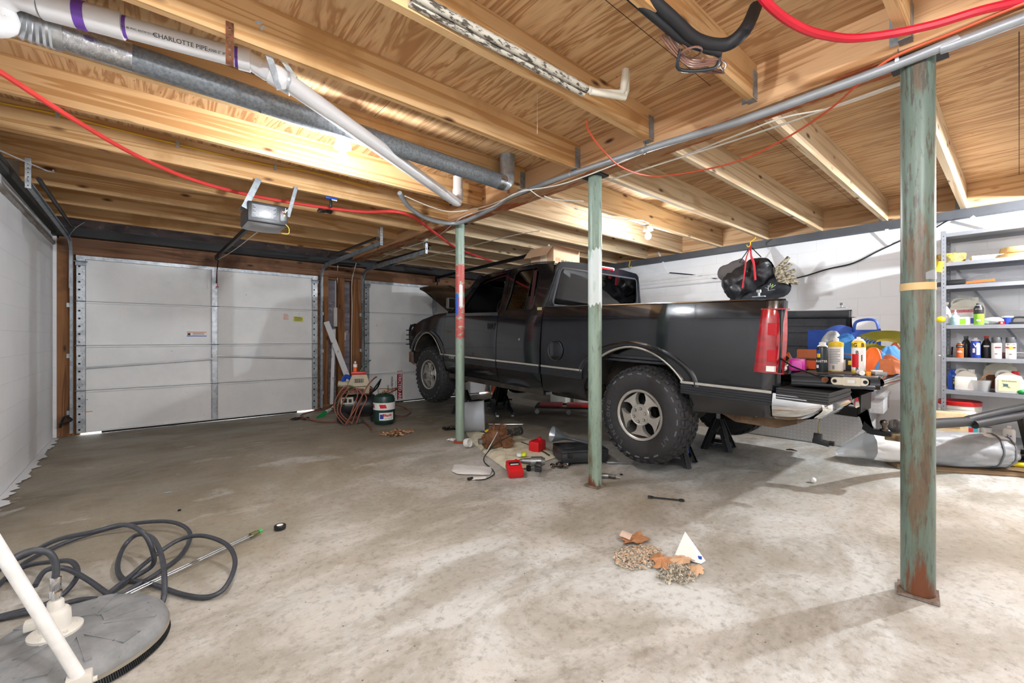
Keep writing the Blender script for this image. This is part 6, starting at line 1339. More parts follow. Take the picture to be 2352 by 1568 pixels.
m = MB(); m.grid(lambda a, b: e0-ax*(.26*(1-a))+sd*((.03+.12*a)*cos(b*2*pi))+V((0, 0, -.09*(1-a)+(.03+.10*a)*sin(b*2*pi))), 10, 20, 0); m.build('plastic_end', frosted('crinkled_film', 'CBD2D9', .5, .25), qr)
PLK = timber('weathered_plank', 'A58C6C', '7A6248', '3A2A1E', 0, stain='6B563E')
o = one(MB().box(-.55, .55, -.10, .10, 0, .035), 'plank', PLK, 'weathered plank lying under the quilted pad', 'plank', (5.50, .30, 0), (0, 0, R(-57)))
o = one(MB().box(-.5, .5, -.07, .07, 0, .03), 'plank', PLK, 'second plank lying in front of the shelf unit', 'plank', (5.90, .20, 0), (0, 0, R(-60)))
one(MB().cyl((0, 0, 0), (0, -.75, 0), .022, n=16), 'yellow_tube', plain('yellow_tube', 'E8D72B', .4), 'bright yellow tube on the floor beyond the quilted pad', 'tube', (5.78, .18, .058), (0, 0, R(12)))
m = MB()
for k_ in range(3): m.cyl((.0, .08*k_, .06+.04*(k_ % 2)), (.1, -.8+.08*k_, .10+.05*(k_ % 2)), .045, n=14)
one(m, 'black_pipe_bundle', TB, 'bundle of fat black tubes at the right edge', 'tubes', (6.02, .20, .03))
# ------------------------------------------------------------ steel shelf unit
SHM = plain('grey_shelf_paint', '8F939B', .42, .25, .06, 4)
sh = thing('shelf_unit', 'grey slotted steel shelf unit full of bottles against the right wall', 'shelf', (5.86, -.46, 0))
SY0, SY1, SX1 = 0.0, .95, .44
for (x, y) in ((0, SY0), (0, SY1), (SX1, SY0), (SX1, SY1)):
    sx = 1 if x == 0 else -1; sy = 1 if y == SY0 else -1
    hs = [[(.018+.0045*cos(-a), .05+.038*i+.0045*sin(-a)) for a in [k*pi/3 for k in range(6)]] for i in range(56)]
    m = MB().plate([(0, 0), (.036, 0), (.036, 2.19), (0, 2.19)], hs, lambda p: V((x, y+sy*p[0], p[1])), (sx*.002, 0, 0)).plate([(0, 0), (.036, 0), (.036, 2.19), (0, 2.19)], hs, lambda p: V((x+sx*p[0], y, p[1])), (0, sy*.002, 0))
    m.build('upright', SHM, sh)
ZS = [2.165, 1.885, 1.665, 1.285, .975, .665, .22]
for z in ZS:
    m = MB().box(.003, SX1-.003, SY0+.003, SY1-.003, z-.003, z).box(.0, .003, SY0+.037, SY1-.037, z-.035, z).box(SX1-.003, SX1, SY0+.037, SY1-.037, z-.035, z).box(.003, SX1-.003, SY0+.003, SY0+.005, z-.035, z).box(.003, SX1-.003, SY1-.005, SY1-.003, z-.035, z); m.build('shelf_board', SHM, sh)
m = MB().bar((SX1-.004, SY0, .3), (SX1-.004, SY1, 2.0), .02, .003, up=(1, 0, 0)); m.build('cross_brace', SHM, sh)
# goods: (kind, u, v_bottom, shelf z, ...)
def at(u_, z, dx=.12):      # a spot on a shelf dx behind its front edge, under image column u_
    q = onX(u_, 800, 5.86+dx); return V((5.86+dx, q.y, z))
def btl(u_, z, prof, mats, ms, label, cat, name, dx=.10, n=22, sq=None, rz=0, extra=None, scale=1):
    m = MB().lathe([(max(r_*scale, 1e-4), h_*scale) for r_, h_ in prof], n, ms=ms, sq=sq)
    if extra: extra(m)
    return one(m, name, mats, label, cat, tuple(at(u_, z, dx)), (0, 0, rz))
CANP = [(.030, 0), (.032, .004), (.032, .15), (.030, .158), (.024, .168), (.012, .17), (.012, .185), (0, .185)]
SC = [(.031, 0), (.033, .004), (.033, .03), (.033, .135), (.031, .14), (.033, .142), (.032, .19), (.030, .193), (0, .193)]
FACE = R(-90)
def lab(m, r, z0, z1, mi, a0=-1.0, a1=1.0, n=10): arc(m, r+.0012, pi+a0, pi+a1, z0, z1, mi, 0, n)
def txt(m, r, z, st, size, mi, sx=1): 
    a = 0; step = size*.62*sx/r
    for k_, ch in enumerate(st):
        an = pi-(k_-(len(st)-1)/2)*step*-1
        m.text(ch, size, MX.Rotation(an, 4, 'Z') @ MX.Translation((r+.0018, 0, z)) @ MX.Rotation(R(90), 4, 'Z') @ MX.Rotation(R(90), 4, 'X'), mi, .0003, .0004, sx=sx)
LIME = plain('lime_label', '8FD13A', .5); TEAL = plain('teal_label', '2E8E9C', .5); DKBLUE = plain('dark_blue_label', '1B3FA6', .45); FROST = frosted('frosted_plastic', 'D3D6D9', .6); PINKL = plain('pink_label', 'D98A92', .6); GRYC = plain('grey_cap', '4C4E52', .5); CREAM = plain('cream_plastic', 'D9D6C6', .5); TEALP = plain('aqua_gel', 'A9CDD6', .3)
# shelf at z=1.285 (spray bottles)
z = 1.285
btl(2172, z, [(.038, 0), (.042, .01), (.042, .09), (.030, .15), (.016, .18), (.014, .20), (.022, .205), (.022, .225), (0, .23)], [FROST, PAPER], [0, 0, 0, 0, 0, 1, 1, 1, 1], 'clear spray bottle at the left end of the third shelf', 'spray bottle', 'spray_bottle', .12, extra=lambda m: lab(m, .0425, .02, .09, 1))
btl(2194, z, [(.030, 0), (.034, .01), (.034, .075), (.018, .095), (.012, .10), (.012, .12), (.006, .125), (.006, .145), (0, .145)], [TEALP, WHITEP, DKBLUE], [0, 0, 0, 0, 1, 1, 1, 1, 1], 'pump bottle of pale blue hand gel on the third shelf', 'pump bottle', 'pump_bottle', .06, extra=lambda m: lab(m, .0345, .03, .06, 0))
def jug(u_, z, w_, d_, h_, mats, label, dx=.2, cap=1, name='jug', sp=None, rz=0):
    m = MB().box(-d_/2, d_/2, -w_/2, w_/2, 0, h_*.68, 0, .015)
    m.prism([(-w_/2+.006, h_*.66), (w_/2-.006, h_*.66), (w_/2-.02, h_*.80), (w_*.12, h_*.93), (-w_*.05, h_*.93), (-w_/2+.012, h_*.78)], -d_/2+.012, d_/2-.012, 0)
    m.tube([(0, -w_*.02, h_*.90), (0, w_*.10, h_*.98), (0, w_*.32, h_*.97), (0, w_*.43, h_*.85), (0, w_*.42, h_*.70)][::1], .012, 8, smooth=4)
    m.cyl((0, -w_*.22, h_*.80), (0, -w_*.22, h_*1.0), .024, n=16, m=cap)
    if sp: sp(m)
    return one(m, name, mats, label, 'jug', tuple(at(u_, z, dx)), (0, 0, rz))
jug(2222, z, .24, .12, .27, [CREAM, PINKL, PAPER, DKBLUE, REDP], 'large pale jug with a pink label at the back of the third shelf', .30, 0, sp=lambda m: m.box(-.063, -.061, -.10, .11, .03, .16, 2).box(-.064, -.0615, -.10, .11, .125, .155, 1).text('rvAsd', .03, MX.Translation((-.0645, .02, .14)) @ MX.Rotation(R(-90), 4, 'Z') @ MX.Rotation(R(90), 4, 'X'), 4))
one(MB().box(-.03, .03, -.07, .07, 0, .075, 0).box(-.031, -.03, -.068, -.01, .012, .065, 1).box(-.031, -.03, .02, .06, .005, .06, 2), 'small_carton', [PAPER, DKBLUE, LIME], 'small blue, green and white carton on the third shelf', 'carton', tuple(at(2226, z, .07)))
btl(2248, z, [(.032, 0), (.034, .004), (.034, .10), (.034, .155), (.022, .178), (.016, .18), (.016, .20), (0, .2)], [LIME, BLKP, PAPER, ORGP, GRYC], [0, 0, 1, 1, 2, 4, 4, 4], 'green and black spray can standing tall on the third shelf', 'spray can', 'spray_can', .05, extra=lambda m: (txt(m, .034, .145, 'slick', .016, 2, .9), lab(m, .0338, .035, .05, 2, -.4, .4)))
one(MB().ball((0, 0, .035), .05, 0, 12, (1, 1.6, .7)).cyl((0, -.03, .02), (0, .03, .02), .014, n=10, m=1), 'bag_of_parts', [FROST, BLKP], 'clear bag of dark fittings on the third shelf', 'bag', tuple(at(2283, z, .10)))
one(MB().cyl((0, 0, 0), (0, 0, .028), .018, n=16).cyl((-.019, 0, .014), (.0, 0, .014), .007, n=8, m=1), 'red_stopper', [REDP, PAPER], 'small red cap on the third shelf', 'cap', tuple(at(2301, z, .06)))
btl(2314, z, [(.034, 0), (.035, .004), (.035, .06), (.037, .062), (.037, .075), (0, .078)], [DKBLUE, WHITEP], [0, 0, 0, 1, 1, 1], 'short blue tub with a white lid on the third shelf', 'tub', 'tub', .10)
one(MB().box(-.03, .03, -.06, .06, 0, .02, 0, .006).tube([(0, -.05, .02), (0, -.045, .055), (0, .03, .06), (0, .05, .02)], .008, 8, smooth=3), 'staple_gun', BLKP, 'black handled tool on the third shelf near the right edge', 'tool', tuple(at(2342, z, .08)))
# shelf z=.975
z = .975
btl(2178, z, [(.030, 0), (.034, .08), (.036, .10)], [glass('clear_cup', (.85, .88, .9), .1, .05)], [0, 0], 'clear plastic cup on the fourth shelf', 'cup', 'cup', .14, n=24)
one(MB().cyl((0, -.05, .012), (0, .0, .012), .012, n=10).cyl((0, 0, .012), (0, .05, .012), .010, n=10, m=1), 'grease_tube', [BLKP, WHITEP], 'black and white tube lying at the left of the fourth shelf', 'tube', tuple(at(2172, z, .05)))
btl(2205, z, CANP, [ORGP, BLKP, PAPER], [0, 0, 0, 1, 1, 2, 2, 2], 'orange and black spray can on the fourth shelf', 'spray can', 'spray_can', .07, scale=.80, extra=lambda m: (lab(m, .026, .095, .12, 1, -3.1, 3.1, 24), lab(m, .0262, .05, .06, 2, -.7, .6), lab(m, .0262, .065, .068, 2, -.7, .3), txt(m, .0268, .108, 'clean', .011, 2)))
OILP = [(.034, 0), (.036, .006), (.036, .12), (.024, .155), (.015, .17), (.014, .185), (.017, .186), (.017, .205), (0, .205)]
btl(2219, z, OILP, [BLKP, GRYC], [0, 0, 0, 0, 0, 1, 1, 1], 'plain black oil bottle with a dark cap on the fourth shelf', 'bottle', 'oil_bottle', .17)
btl(2241, z, CANP, [DKBLUE, PAPER, GRYC], [0, 0, 0, 1, 1, 1, 1, 1], 'blue and white spray can on the fourth shelf', 'spray can', 'spray_can', .08, scale=1.02, extra=lambda m: (lab(m, .0325, .03, .14, 1, .2, 1.0), lab(m, .0325, .05, .09, 1, -.6, -.1), txt(m, .033, .115, 'V', .05, 1)))
btl(2266, z, OILP, [BLKP, REDP, PAPER], [0, 0, 0, 0, 0, 1, 1, 1], 'black oil bottle with a red cap on the fourth shelf', 'bottle', 'oil_bottle', .12, extra=lambda m: lab(m, .036, .105, .118, 2, -.5, .5))
for u_, lb in ((2289, 'white spray paint can with a grey cap, left of the matching pair'), (2322, 'white spray paint can with a grey cap, right of the matching pair')):
    btl(u_, z, SC, [PAPER, GRYC, REDP, YELP, INK], [0, 0, 0, 0, 0, 1, 1, 1], lb, 'spray can', 'spray_can', .06, extra=lambda m, s_=(0 if u_ < 2300 else 1): (lab(m, .033, .095, .108, 2, -1.3+1*(1-s_), 1.0), lab(m, .0334, .090, .112, 3, -.35, .35) if s_ else None, txt(m, .0336, .128, 'RUST-OLEUM', .009, 4, .9) if s_ else None, lab(m, .0334, .04, .046, 4, -.3, .2)))
one(MB().cb((0, 0, .03), (.03, .05, .05), 0, .008), 'red_tin', plain('dark_red_tin', '6E1A22', .4), 'small dark red tin between the two white spray cans', 'tin', tuple(at(2305, z, .12)))
one(MB().tube([(0, -.04, .02), (0, -.03, .05), (0, .04, .055), (0, .06, .02)], .005, 6, smooth=4).tube([(.02, -.05, .01), (.02, .05, .012)], .008, 6), 'small_clamp', STEEL, 'small metal clip at the right end of the fourth shelf', 'clip', tuple(at(2347, z, .08)))
# shelf z=.665
z = .665
btl(2189, z, [(.036, 0), (.040, .006), (.040, .13), (.034, .155), (.022, .17), (.022, .195), (0, .195)], [BLUEP, INK, YELP, LIME], [0]*6, 'blue plastic bottle with a black and yellow label on the fifth shelf', 'bottle', 'coolant_bottle', .12, sq=(3, .9), extra=lambda m: (lab(m, .042, .02, .12, 1, .0, .7), lab(m, .0425, .055, .08, 2, .1, .6), lab(m, .0425, .09, .105, 3, .1, .5)))
jug(2219, z, .15, .11, .20, [WHITEP, WHITEP], 'white milk jug shaped container on the fifth shelf', .10, 0)
m = MB().lathe([(.055, 0), (.058, .004), (.072, .10), (.074, .105), (.070, .10), (.056, .006), (1e-4, .006)], 26); one(m, 'plastic_pitcher', FROST, 'open clear plastic container on the fifth shelf', 'container', tuple(at(2252, z, .09)))
one(MB().tube([(0, -.07, .17), (0, -.02, .12), (0, .05, .0)], .010, 6, smooth=3), 'wooden_brush', CARD, 'pale brush handle leaning in the clear container', 'brush', tuple(at(2250, z+.01, .09)))
jug(2318, z, .17, .11, .20, [WHITEP, REDP, plain('pale_yellow_label', 'E6E6B8', .6), plain('slate_print', '4E6E7E', .6), INK], 'white jug of tick and flea spray with a red cap on the fifth shelf', .08, 1,
    sp=lambda m: m.box(-.057, -.055, -.065, .065, .02, .125, 2).text('Tick & Flea Spray', .013, MX.Translation((-.0582, .0, .112)) @ MX.Rotation(R(-90), 4, 'Z') @ MX.Rotation(R(90), 4, 'X'), 4).cb((-.058, .02, .075), (.001, .028, .022), 3, .0).bar((-.058, .02, .075), (-.058, .045, .05), .003, .001, 3).bar((-.058, .02, .075), (-.058, -.01, .055), .003, .001, 3).bar((-.058, .02, .075), (-.058, .04, .095), .003, .001, 3).bar((-.058, .02, .075), (-.058, .0, .05), .003, .001, 3))
jug(2298, z, .22, .12, .29, [CREAM, RUST, plain('brown_label', '7A4428', .6)], 'tall cream jug with a brown label at the back of the fifth shelf', .30, 0, sp=lambda m: m.box(-.063, -.061, -.09, .09, .02, .15, 2))
one(MB().ball((0, 0, .022), .03, 0, 12, (1, 1.2, .75)), 'green_ball', GREENP, 'shiny green round lid at the right end of the fifth shelf', 'lid', tuple(at(2347, z, .04)))
# top shelves
z = 1.885
one(MB().lathe([(.10, 0), (.115, .005), (.125, .085), (.12, .09), (1e-4, .09)], 30), 'camouflage_tape_roll', worn('camouflage', 'C8A040', '6E6238', .46, .52, (16, 16, 16), .6), 'roll of brown and yellow camouflage tape on the upper shelf', 'tape', tuple(at(2178, z, .14)))
one(MB().box(-.05, .05, -.11, .09, 0, .045), 'wood_block', timber('pale_block', 'E2D8BE', 'C7B48C', '8A6A44', 1), 'pale wood offcut on the upper shelf', 'wood block', tuple(at(2262, z, .12)), (0, 0, .2))
one(MB().lathe([(.17, 0), (.17, .035), (.10, .035), (.12, .05), (.11, .10), (.09, .105), (1e-4, .105)], 30), 'wooden_disc', timber('disc_wood', 'D0AE78', 'A88450', '6A4A2A', 1), 'round turned wooden pieces stacked on the upper shelf', 'wooden disc', tuple(at(2338, z, .20)))
z = 1.665
m = MB().cb((0, .12, .03), (.06, .16, .05), 0, .02).bar((0, .20, .02), (0, .30, .01), .05, .04, 0).tube([(0, .05, .04), (0, -.1, .09), (0, -.20, .12)], .003, 6, smooth=3, m=1).bar((.02, .04, .02), (.02, -.14, .03), .03, .022, 2).tube([(.02, -.14, .03), (.02, -.45, .045)], .006, 6, m=1)
one(m, 'caulking_gun', [BLKP, STEEL, ORGP], 'black and orange pole tool lying along the second shelf', 'tool', tuple(at(2185, z, .06)-V((0, .14, 0))))
z = .22
bk = btl(2204, z, [(.125, 0), (.128, .01), (.140, .22), (.148, .225), (.148, .25), (.143, .255), (.147, .262), (.147, .29), (.143, .295), (.143, .31)], [PAPER, TEAL, REDP, PAPER, WHITEP], [4]*9, 'large white bucket with a red lid under the lowest shelf', 'bucket', 'bucket', .14, n=36,
    extra=lambda m: (lab(m, .136, .03, .20, 1, -1.1, 1.1, 18), txt(m, .139, .155, 'DRYLOK', .055, 3, .9), lab(m, .1375, .04, .10, 2, .1, .75), txt(m, .141, .205, 'LATEX', .016, 2)))
bk.name = 'bucket'
# lid as its own part: re-parent lid mesh to the bucket
lid = MB().lathe([(.150, .30), (.152, .305), (.152, .335), (.146, .34), (.14, .335), (1e-4, .335)], 36).build('lid', REDP, bk)
z = .22
btl(2262, z, [(.045, 0), (.045, .085), (.047, .088), (.047, .10), (0, .10)], [PAPER, DKBLUE], [0, 0, 0, 1, 1], 'white tub with a blue rim on the bottom shelf', 'tub', 'tub', .20)
btl(2318, z, [(.04, 0), (.04, .10), (.03, .115), (.012, .12), (.012, .14), (0, .14)], [PAPER, WHITEP, DKBLUE], [0, 0, 1, 1, 1, 1], 'white spray can on the bottom shelf', 'spray can', 'spray_can', .15, extra=lambda m: txt(m, .041, .055, '2x', .03, 2))
one(MB().cb((0, 0, .03), (.18, .30, .05), 0, .0), 'flat_carton', [PAPER], 'flat white carton on the bottom shelf', 'carton', tuple(at(2275, z, .30)))
one(MB().cyl((0, 0, 0), (0, 0, .05), .033, n=18).cyl((-.0, 0, .05), (0, 0, .052), .028, n=18, m=1), 'small_tin', [BLKP, CREAM], 'small open round tin at the bottom shelf front', 'tin', tuple(at(2250, z, .05)))
# things hung on the shelf side
one(MB().lathe([(.032, 0), (.028, .10), (1e-4, .10)], 14, 0, MX.Rotation(R(14), 4, 'X')), 'yellow_cup', YELP, 'yellow cup hooked on the shelf upright high up', 'cup', (5.83, .515, 1.80))
one(MB().ball((0, 0, 0), .028, 0, 16, (1, 1.2, 1)), 'yellow_ball', plain('sunny_yellow', 'F0DA12', .4), 'yellow ball fixed to the shelf upright', 'ball', (5.83, .49, 1.34))
# ------------------------------------------------------------ right wall: bag, cable, mouldings, straps
hose([onX(1538, 626, 6.30), onX(1600, 632, 6.30), onX(1650, 641, 6.30), onX(1740, 655, 6.29), onX(1835, 637, 6.30), onX(1900, 618, 6.30), onX(1960, 604, 6.30), onX(2020, 575, 6.30), onX(2080, 548, 6.30), onX(2140, 527, 6.29), onX(2180, 505, 6.28), onX(2230, 492, 6.26)], .008, BLKP, 'black cable drooping along the right wall behind the hanging bag', 'cable', 'wall_cable', 8, 8)
VIN = plain('white_vinyl', 'DDDDDF', .4)
a_, b_ = onX(1452, 640, 6.28), onX(1705, 588, 6.28)
m = MB()
for k_, (zz, h_) in enumerate(((.0, .05), (.055, .02), (-.05, .03))): m.box(6.29, XR-.001, b_.y, 4.6, 2.03+zz, 2.03+zz+h_)
m.box(6.30, XR-.001, b_.y, 4.6, 1.97, 2.12); one(m, 'vinyl_molding', VIN, 'long white vinyl trim board fixed to the right wall behind the cab', 'trim board')
for i, (u0, v0, u1, v1, lb) in enumerate(((1512, 578, 1535, 628, 'white strap hanging from the sill behind the truck cab'), (2030, 495, 2044, 562, 'white strap hanging from the sill left of the nearest post'), (2232, 497, 2268, 525, 'white strap hanging above the shelf unit'))):
    q = onX(u0, v0, XR-.11); r_ = onX(u1, v1, XR-.02); one(MB().bar(q, r_, .03, .002, up=(1, 0, 0)), 'white_strap', VIN, lb, 'strap', group='white straps on the right wall')
q = onX(1561, 585, 6.26); m = MB().cb((0, 0, .05), (.015, .03, .05), 0, .004).cb((0, 0, 0), (.012, .02, .07), 0, .004).prism([(-.05, -.10), (.05, -.10), (.02, -.04), (-.02, -.04)], -.02, .02, 0)
one(m, 'door_chime', plain('ivory_trophy', 'CFCAB8', .5), 'small ivory and silver fixture hanging near the cab roof', 'fixture', tuple(q+V((.02, 0, .03))))
one(MB().tube([(0, 0, .08), (0, .01, .03), (0, .02, 0), (0, -.01, -.03), (0, -.03, -.01)], .006, 6, smooth=4), 'yellow_hook', YELP, 'yellow hook on the wall sill beyond the cab', 'hook', tuple(onX(1447, 610, 6.20)))
# hanging bags
BAGX = 5.95; bc = onX(1725, 640, BAGX)
BLKN = plain('black_nylon', '222327', .38, 0, .2, 12, bump=.3)
bg_ = thing('hanging_bag', 'black nylon sling bag with red straps hanging from the ceiling', 'bag', (0, 0, 0))
def bagsurf(c0, c1, r0, r1, seed, sq=.62, wr=.035, n=30):
    ax = (c1-c0); L_ = ax.length; d = ax.normalized(); up = V((0, 0, 1)); s_ = d.cross(up).normalized(); u2 = s_.cross(d)
    def f(a, b):
        r_ = (r0+(r1-r0)*a)*(sin(min(1, a*5+.12)*pi/2)*sin(min(1, (1-a)*5+.12)*pi/2))**.5
        an = b*2*pi; w_ = wr*1.2*mnoise.noise(V((a*6+seed, cos(an)*2.2, sin(an)*2.2)))+wr*.9*(mnoise.ridged_multi_fractal(V((a*4+seed, cos(an)*1.2, sin(an)*1.2)), 1, 2, 4, .9, 2)-1)*.5
        return c0+ax*a+s_*((r_*sq+w_*.9)*cos(an))+u2*((r_+w_)*sin(an))
    return f
c0, c1 = onX(1668, 672, BAGX), onX(1772, 605, BAGX)
m = MB(); m.grid(bagsurf(c0, c1, .20, .17, 2), 34, 30); m.build('main_pouch', BLKN, bg_)
c2, c3 = onX(1650, 632, BAGX+.12), onX(1715, 612, BAGX+.1)
m = MB(); m.grid(bagsurf(c2, c3, .10, .14, 5, .5, .01), 20, 22); m.build('grey_pouch', plain('grey_brown_fabric', '5B5757', .8), bg_)
c4, c5 = onX(1678, 706, BAGX+.05), onX(1812, 648, BAGX+.05)
m = MB(); m.grid(bagsurf(c4, c5, .14, .15, 9, .5, .03), 30, 26); m.build('lower_pouch', plain('navy_black_fabric', '1E2127', .75), bg_)
hk = onX(1724, 566, BAGX); 
one(MB().tube([V((hk.x, 2.178, 2.475)), V((hk.x, 2.19, 2.43)), hk+V((0, .0, .06)), hk+V((0, -.0, .02)), hk+V((0, .03, .0)), hk+V((0, .045, .03))], .007, 8, smooth=4), 'bag_hook', YELP, 'yellow hook carrying the black hanging bag', 'hook')
m = MB()
for (u_, v_) in ((1705, 662), (1735, 643)):
    e = onX(u_, v_, BAGX-.17); mid = onX((u_*.65+1724*.35), (v_*.5+566*.5), BAGX-.16); m.tube([hk+V((0, 0, .01)), hk.lerp(mid, .6)+V((-.04, 0, 0)), mid, e], .026, 8, smooth=5, flat=.2)
m.build('red_strap', plain('red_webbing', 'D23A45', .6), bg_)
m = MB()
for (u_, v_) in ((1698, 603), (1748, 590)): m.tube([hk, onX(u_, v_, BAGX)], .006, 6)
m.build('black_cord', BLKP, bg_)
g0 = onX(1808, 634, BAGX-.02); m = MB(); rnd = random.Random(6)
dr_ = (onX(1790, 650, BAGX)-onX(1815, 600, BAGX))
for k_ in range(5):
    st = onX(1785+6*k_, 622+6*k_, BAGX-.05+.01*k_); en = onX(1812+5*k_ if k_ < 2 else 1818+4*k_, 590+15*k_, BAGX-.02+.01*k_); m.tube([onX(1792+3*k_, 645+1.5*k_, BAGX-.02), st, st.lerp(en, .6), en], lambda t: .034-.012*t, 10, smooth=5)
one(m, 'camo_gloves', worn('camouflage_cloth', 'A79C86', '4E4638', .47, .53, (26, 26, 60), .85, 0, '7EA03A', .66, .70, 14), 'camouflage work glove stuck in the top of the hanging bag', 'glove')
T = MX.Translation(onX(1770, 660, BAGX-.125)) @ MX.Rotation(R(-90), 4, 'Z') @ MX.Rotation(R(90), 4, 'X') @ MX.Rotation(R(25), 4, 'Z')
m = MB()
for a, b in (((-.04, -.02), (-.01, .04)), ((-.03, .0), (-.055, .03)), ((-.01, .01), (.02, .045)), ((-.04, -.02), (.03, -.045)), ((.0, -.01), (.06, .0))): m.bar(T @ V((*a, 0)), T @ V((*b, 0)), .008, .002)
m.build('antler_mark', PAPER, bg_)
MB().cb(T @ V((.02, .01, 0)), (.004, .02, .012)).cb(T @ V((.035, .02, 0)), (.004, .012, .008)).build('lime_mark', LIME, bg_)
# ------------------------------------------------------------ cardboard box on the cab roof
RZ = .09+AX
bx = thing('cardboard_box', 'open cardboard box standing on the truck cab roof', 'box', (3.96, 3.80, 2.035), (0, 0, R(4))); bx.scale = (1.08, 1.08, 1.22)
m = MB().box(-.24, .24, -.17, -.165, 0, .19).box(-.24, .24, .165, .17, 0, .19).box(-.24, -.235, -.17, .17, 0, .19).box(.235, .24, -.17, .17, 0, .19).box(-.24, .24, -.17, .17, 0, .005); m.build('box_body', CARD, bx)
for nm, c_, fn in (('f', 0, lambda a, b: (-.24+.48*a, -.17-.14*b, .19-.03*b)), ('b', 0, lambda a, b: (-.24+.48*a, .17+.14*b, .19+.04*b)), ('l', 0, lambda a, b: (-.24-.12*b, -.17+.34*a, .19-.11*b)), ('r', 0, lambda a, b: (.24+.10*b, -.17+.34*a, .19+.03*b))):
    m = MB(); m.grid(fn, 2, 2); m.build('flap', CARD, bx)
T = MX.Translation((0.03, -.171, .055)) @ MX.Rotation(R(90), 4, 'X'); MB().text('get more done', .05, T, 0, .0005, sx=.9).build('box_print', INK, bx)
MB().box(-.20, -.12, -.172, -.1705, .04, .075).build('orange_print', ORGP, bx)
MB().box(-.2415, -.2405, -.08, .02, .03, .12).build('pale_label', plain('pale_tape', 'DCCFB8', .6), bx)
# ------------------------------------------------------------ clutter on the open tailgate (z = top of the liner)
GZ = .935
def g(u_, v_): q = fl(u_, v_, GZ); return q
def gx(u_, X, z=GZ): 
    r = ray(u_, 800); return V((X, r.y/r.x*X, z))
btl2 = lambda X, u_, prof, mats, ms, label, cat, name, n=24, scale=1, extra=None, rz=0: one((lambda m: ((extra(m) if extra else None), m)[1])(MB().lathe([(max(r_*scale, 1e-4), h_*scale) for r_, h_ in prof], n, ms=ms)), name, mats, label, cat, tuple(gx(u_, X)), (0, 0, rz))
BLKCAN = plain('black_can', '202A30', .3)
btl2(3.42, 1889, [(.030, 0), (.031, .003), (.031, .155), (.028, .165), (.018, .175), (.018, .19), (0, .192)], [BLKCAN, YELP, WHITEP, PAPER, DKBLUE], [0, 0, 0, 2, 2, 2, 2], 'black spray can with a white cap at the front of the tailgate', 'spray can', 'spray_can', 24, 1.05, lambda m: (lab(m, .0325, .10, .125, 1, -.8, -.1), lab(m, .0325, .125, .15, 4, -.9, -.2), txt(m, .0332, .075, 'BLASTER', .020, 3, .8), lab(m, .0325, .03, .05, 3, -1.0, -.4)), 0)
btl2(3.55, 1920, [(.038, 0), (.041, .004), (.041, .010), (.041, .17), (.043, .172), (.043, .195), (.020, .205), (.016, .207), (.016, .225), (.007, .228), (.007, .245), (0, .245)], [PAPER, YELP, INK, plain('grey_text', '8A8C90', .6)], [1, 1, 0, 1, 1, 1, 0, 0, 0, 0, 0, 0], 'white and yellow glue bottle with a twist top on the tailgate', 'bottle', 'glue_bottle', 28, 1.0, lambda m: [lab(m, .0412, .06+.011*k_, .064+.011*k_, 3, -.75, .55+(.2 if k_ % 3 else -.1)) for k_ in range(9)]+[lab(m, .0414, .02, .045, 2, -.25+.06*k_, -.22+.06*k_, 1) for k_ in range(5)])
btl2(3.52, 1972, [(.035, 0), (.037, .004), (.037, .02), (.037, .165), (.037, .20), (.030, .21), (.022, .22), (.010, .225), (.010, .235), (0, .235)], [PAPER, YELP, REDP, INK], [1, 1, 0, 1, 1, 0, 0, 0, 0, 0], 'red, white and yellow aerosol can lettered BIG on the tailgate', 'spray can', 'spray_can', 28, 1.0, lambda m: (lab(m, .0373, .04, .125, 2, -.9, .2), txt(m, .0378, .182, 'BIG BI', .034, 3, .9), txt(m, .0378, .135, 'B', .03, 3), lab(m, .0375, .08, .12, 3, .55, .7, 2), txt(m, .0382, .028, 'B', .03, 3)))
m = MB().cb((0, 0, .045), (.05, .10, .085), 0, .018).cb((-.026, 0, .045), (.008, .06, .055), 1, .004)
one(m, 'pink_tape_measure', [plain('magenta_plastic', 'C8249A', .3), plain('pink_inner', 'E05CB8', .35)], 'magenta plastic tape measure at the left of the tailgate', 'tape measure', tuple(gx(1832, 3.42)), (0, 0, .1))
one(MB().ball((0, 0, .021), .021), 'golf_ball', WHITEP, 'white ball at the left end of the tailgate', 'ball', tuple(gx(1800, 3.33)))
one(MB().cb((0, 0, .04), (.06, .10, .08), 0, .004).cb((-.031, .0, .04), (.002, .08, .06), 1), 'small_carton', [INK, ORGP], 'small black and orange carton behind the magenta tape measure', 'carton', tuple(gx(1862, 3.62)))
one(MB().cb((0, 0, .045), (.07, .14, .09), 0, .004).cb((-.036, .03, .045), (.002, .06, .07), 1).cb((-.036, -.04, .06), (.002, .05, .03), 2), 'battery_pack', [INK, PAPER, YELP], 'black, white and yellow pack between the glue bottle and the aerosol', 'battery', tuple(gx(1945, 3.68)))
one(MB().cb((0, 0, .05), (.10, .20, .07), 0, .01, (0, .2, .2)), 'orange_pouch', plain('tan_leather', 'C06A38', .6), 'tan orange leather pouch behind the black spray can', 'pouch', tuple(gx(1868, 3.82)+V((0, 0, .05))))
one(MB().cb((0, 0, .05), (.12, .16, .08), 0, .01, (.2, -.3, .4)), 'orange_box', plain('burnt_orange_box', 'BE6433', .6), 'burnt orange box between the two bottles at the back', 'box', tuple(gx(1950, 3.95)+V((0, 0, .04))))
m = MB().cyl((0, -.06, .016), (0, .02, .016), .015, n=14).cyl((0, .02, .016), (0, .06, .016), .010, n=12, m=1); one(m, 'caulk_tube', [PAPER, plain('terracotta', 'C0603A', .6)], 'small white and orange tube lying at the tailgate edge', 'tube', tuple(gx(1975, 3.38)), (0, 0, -1.2))
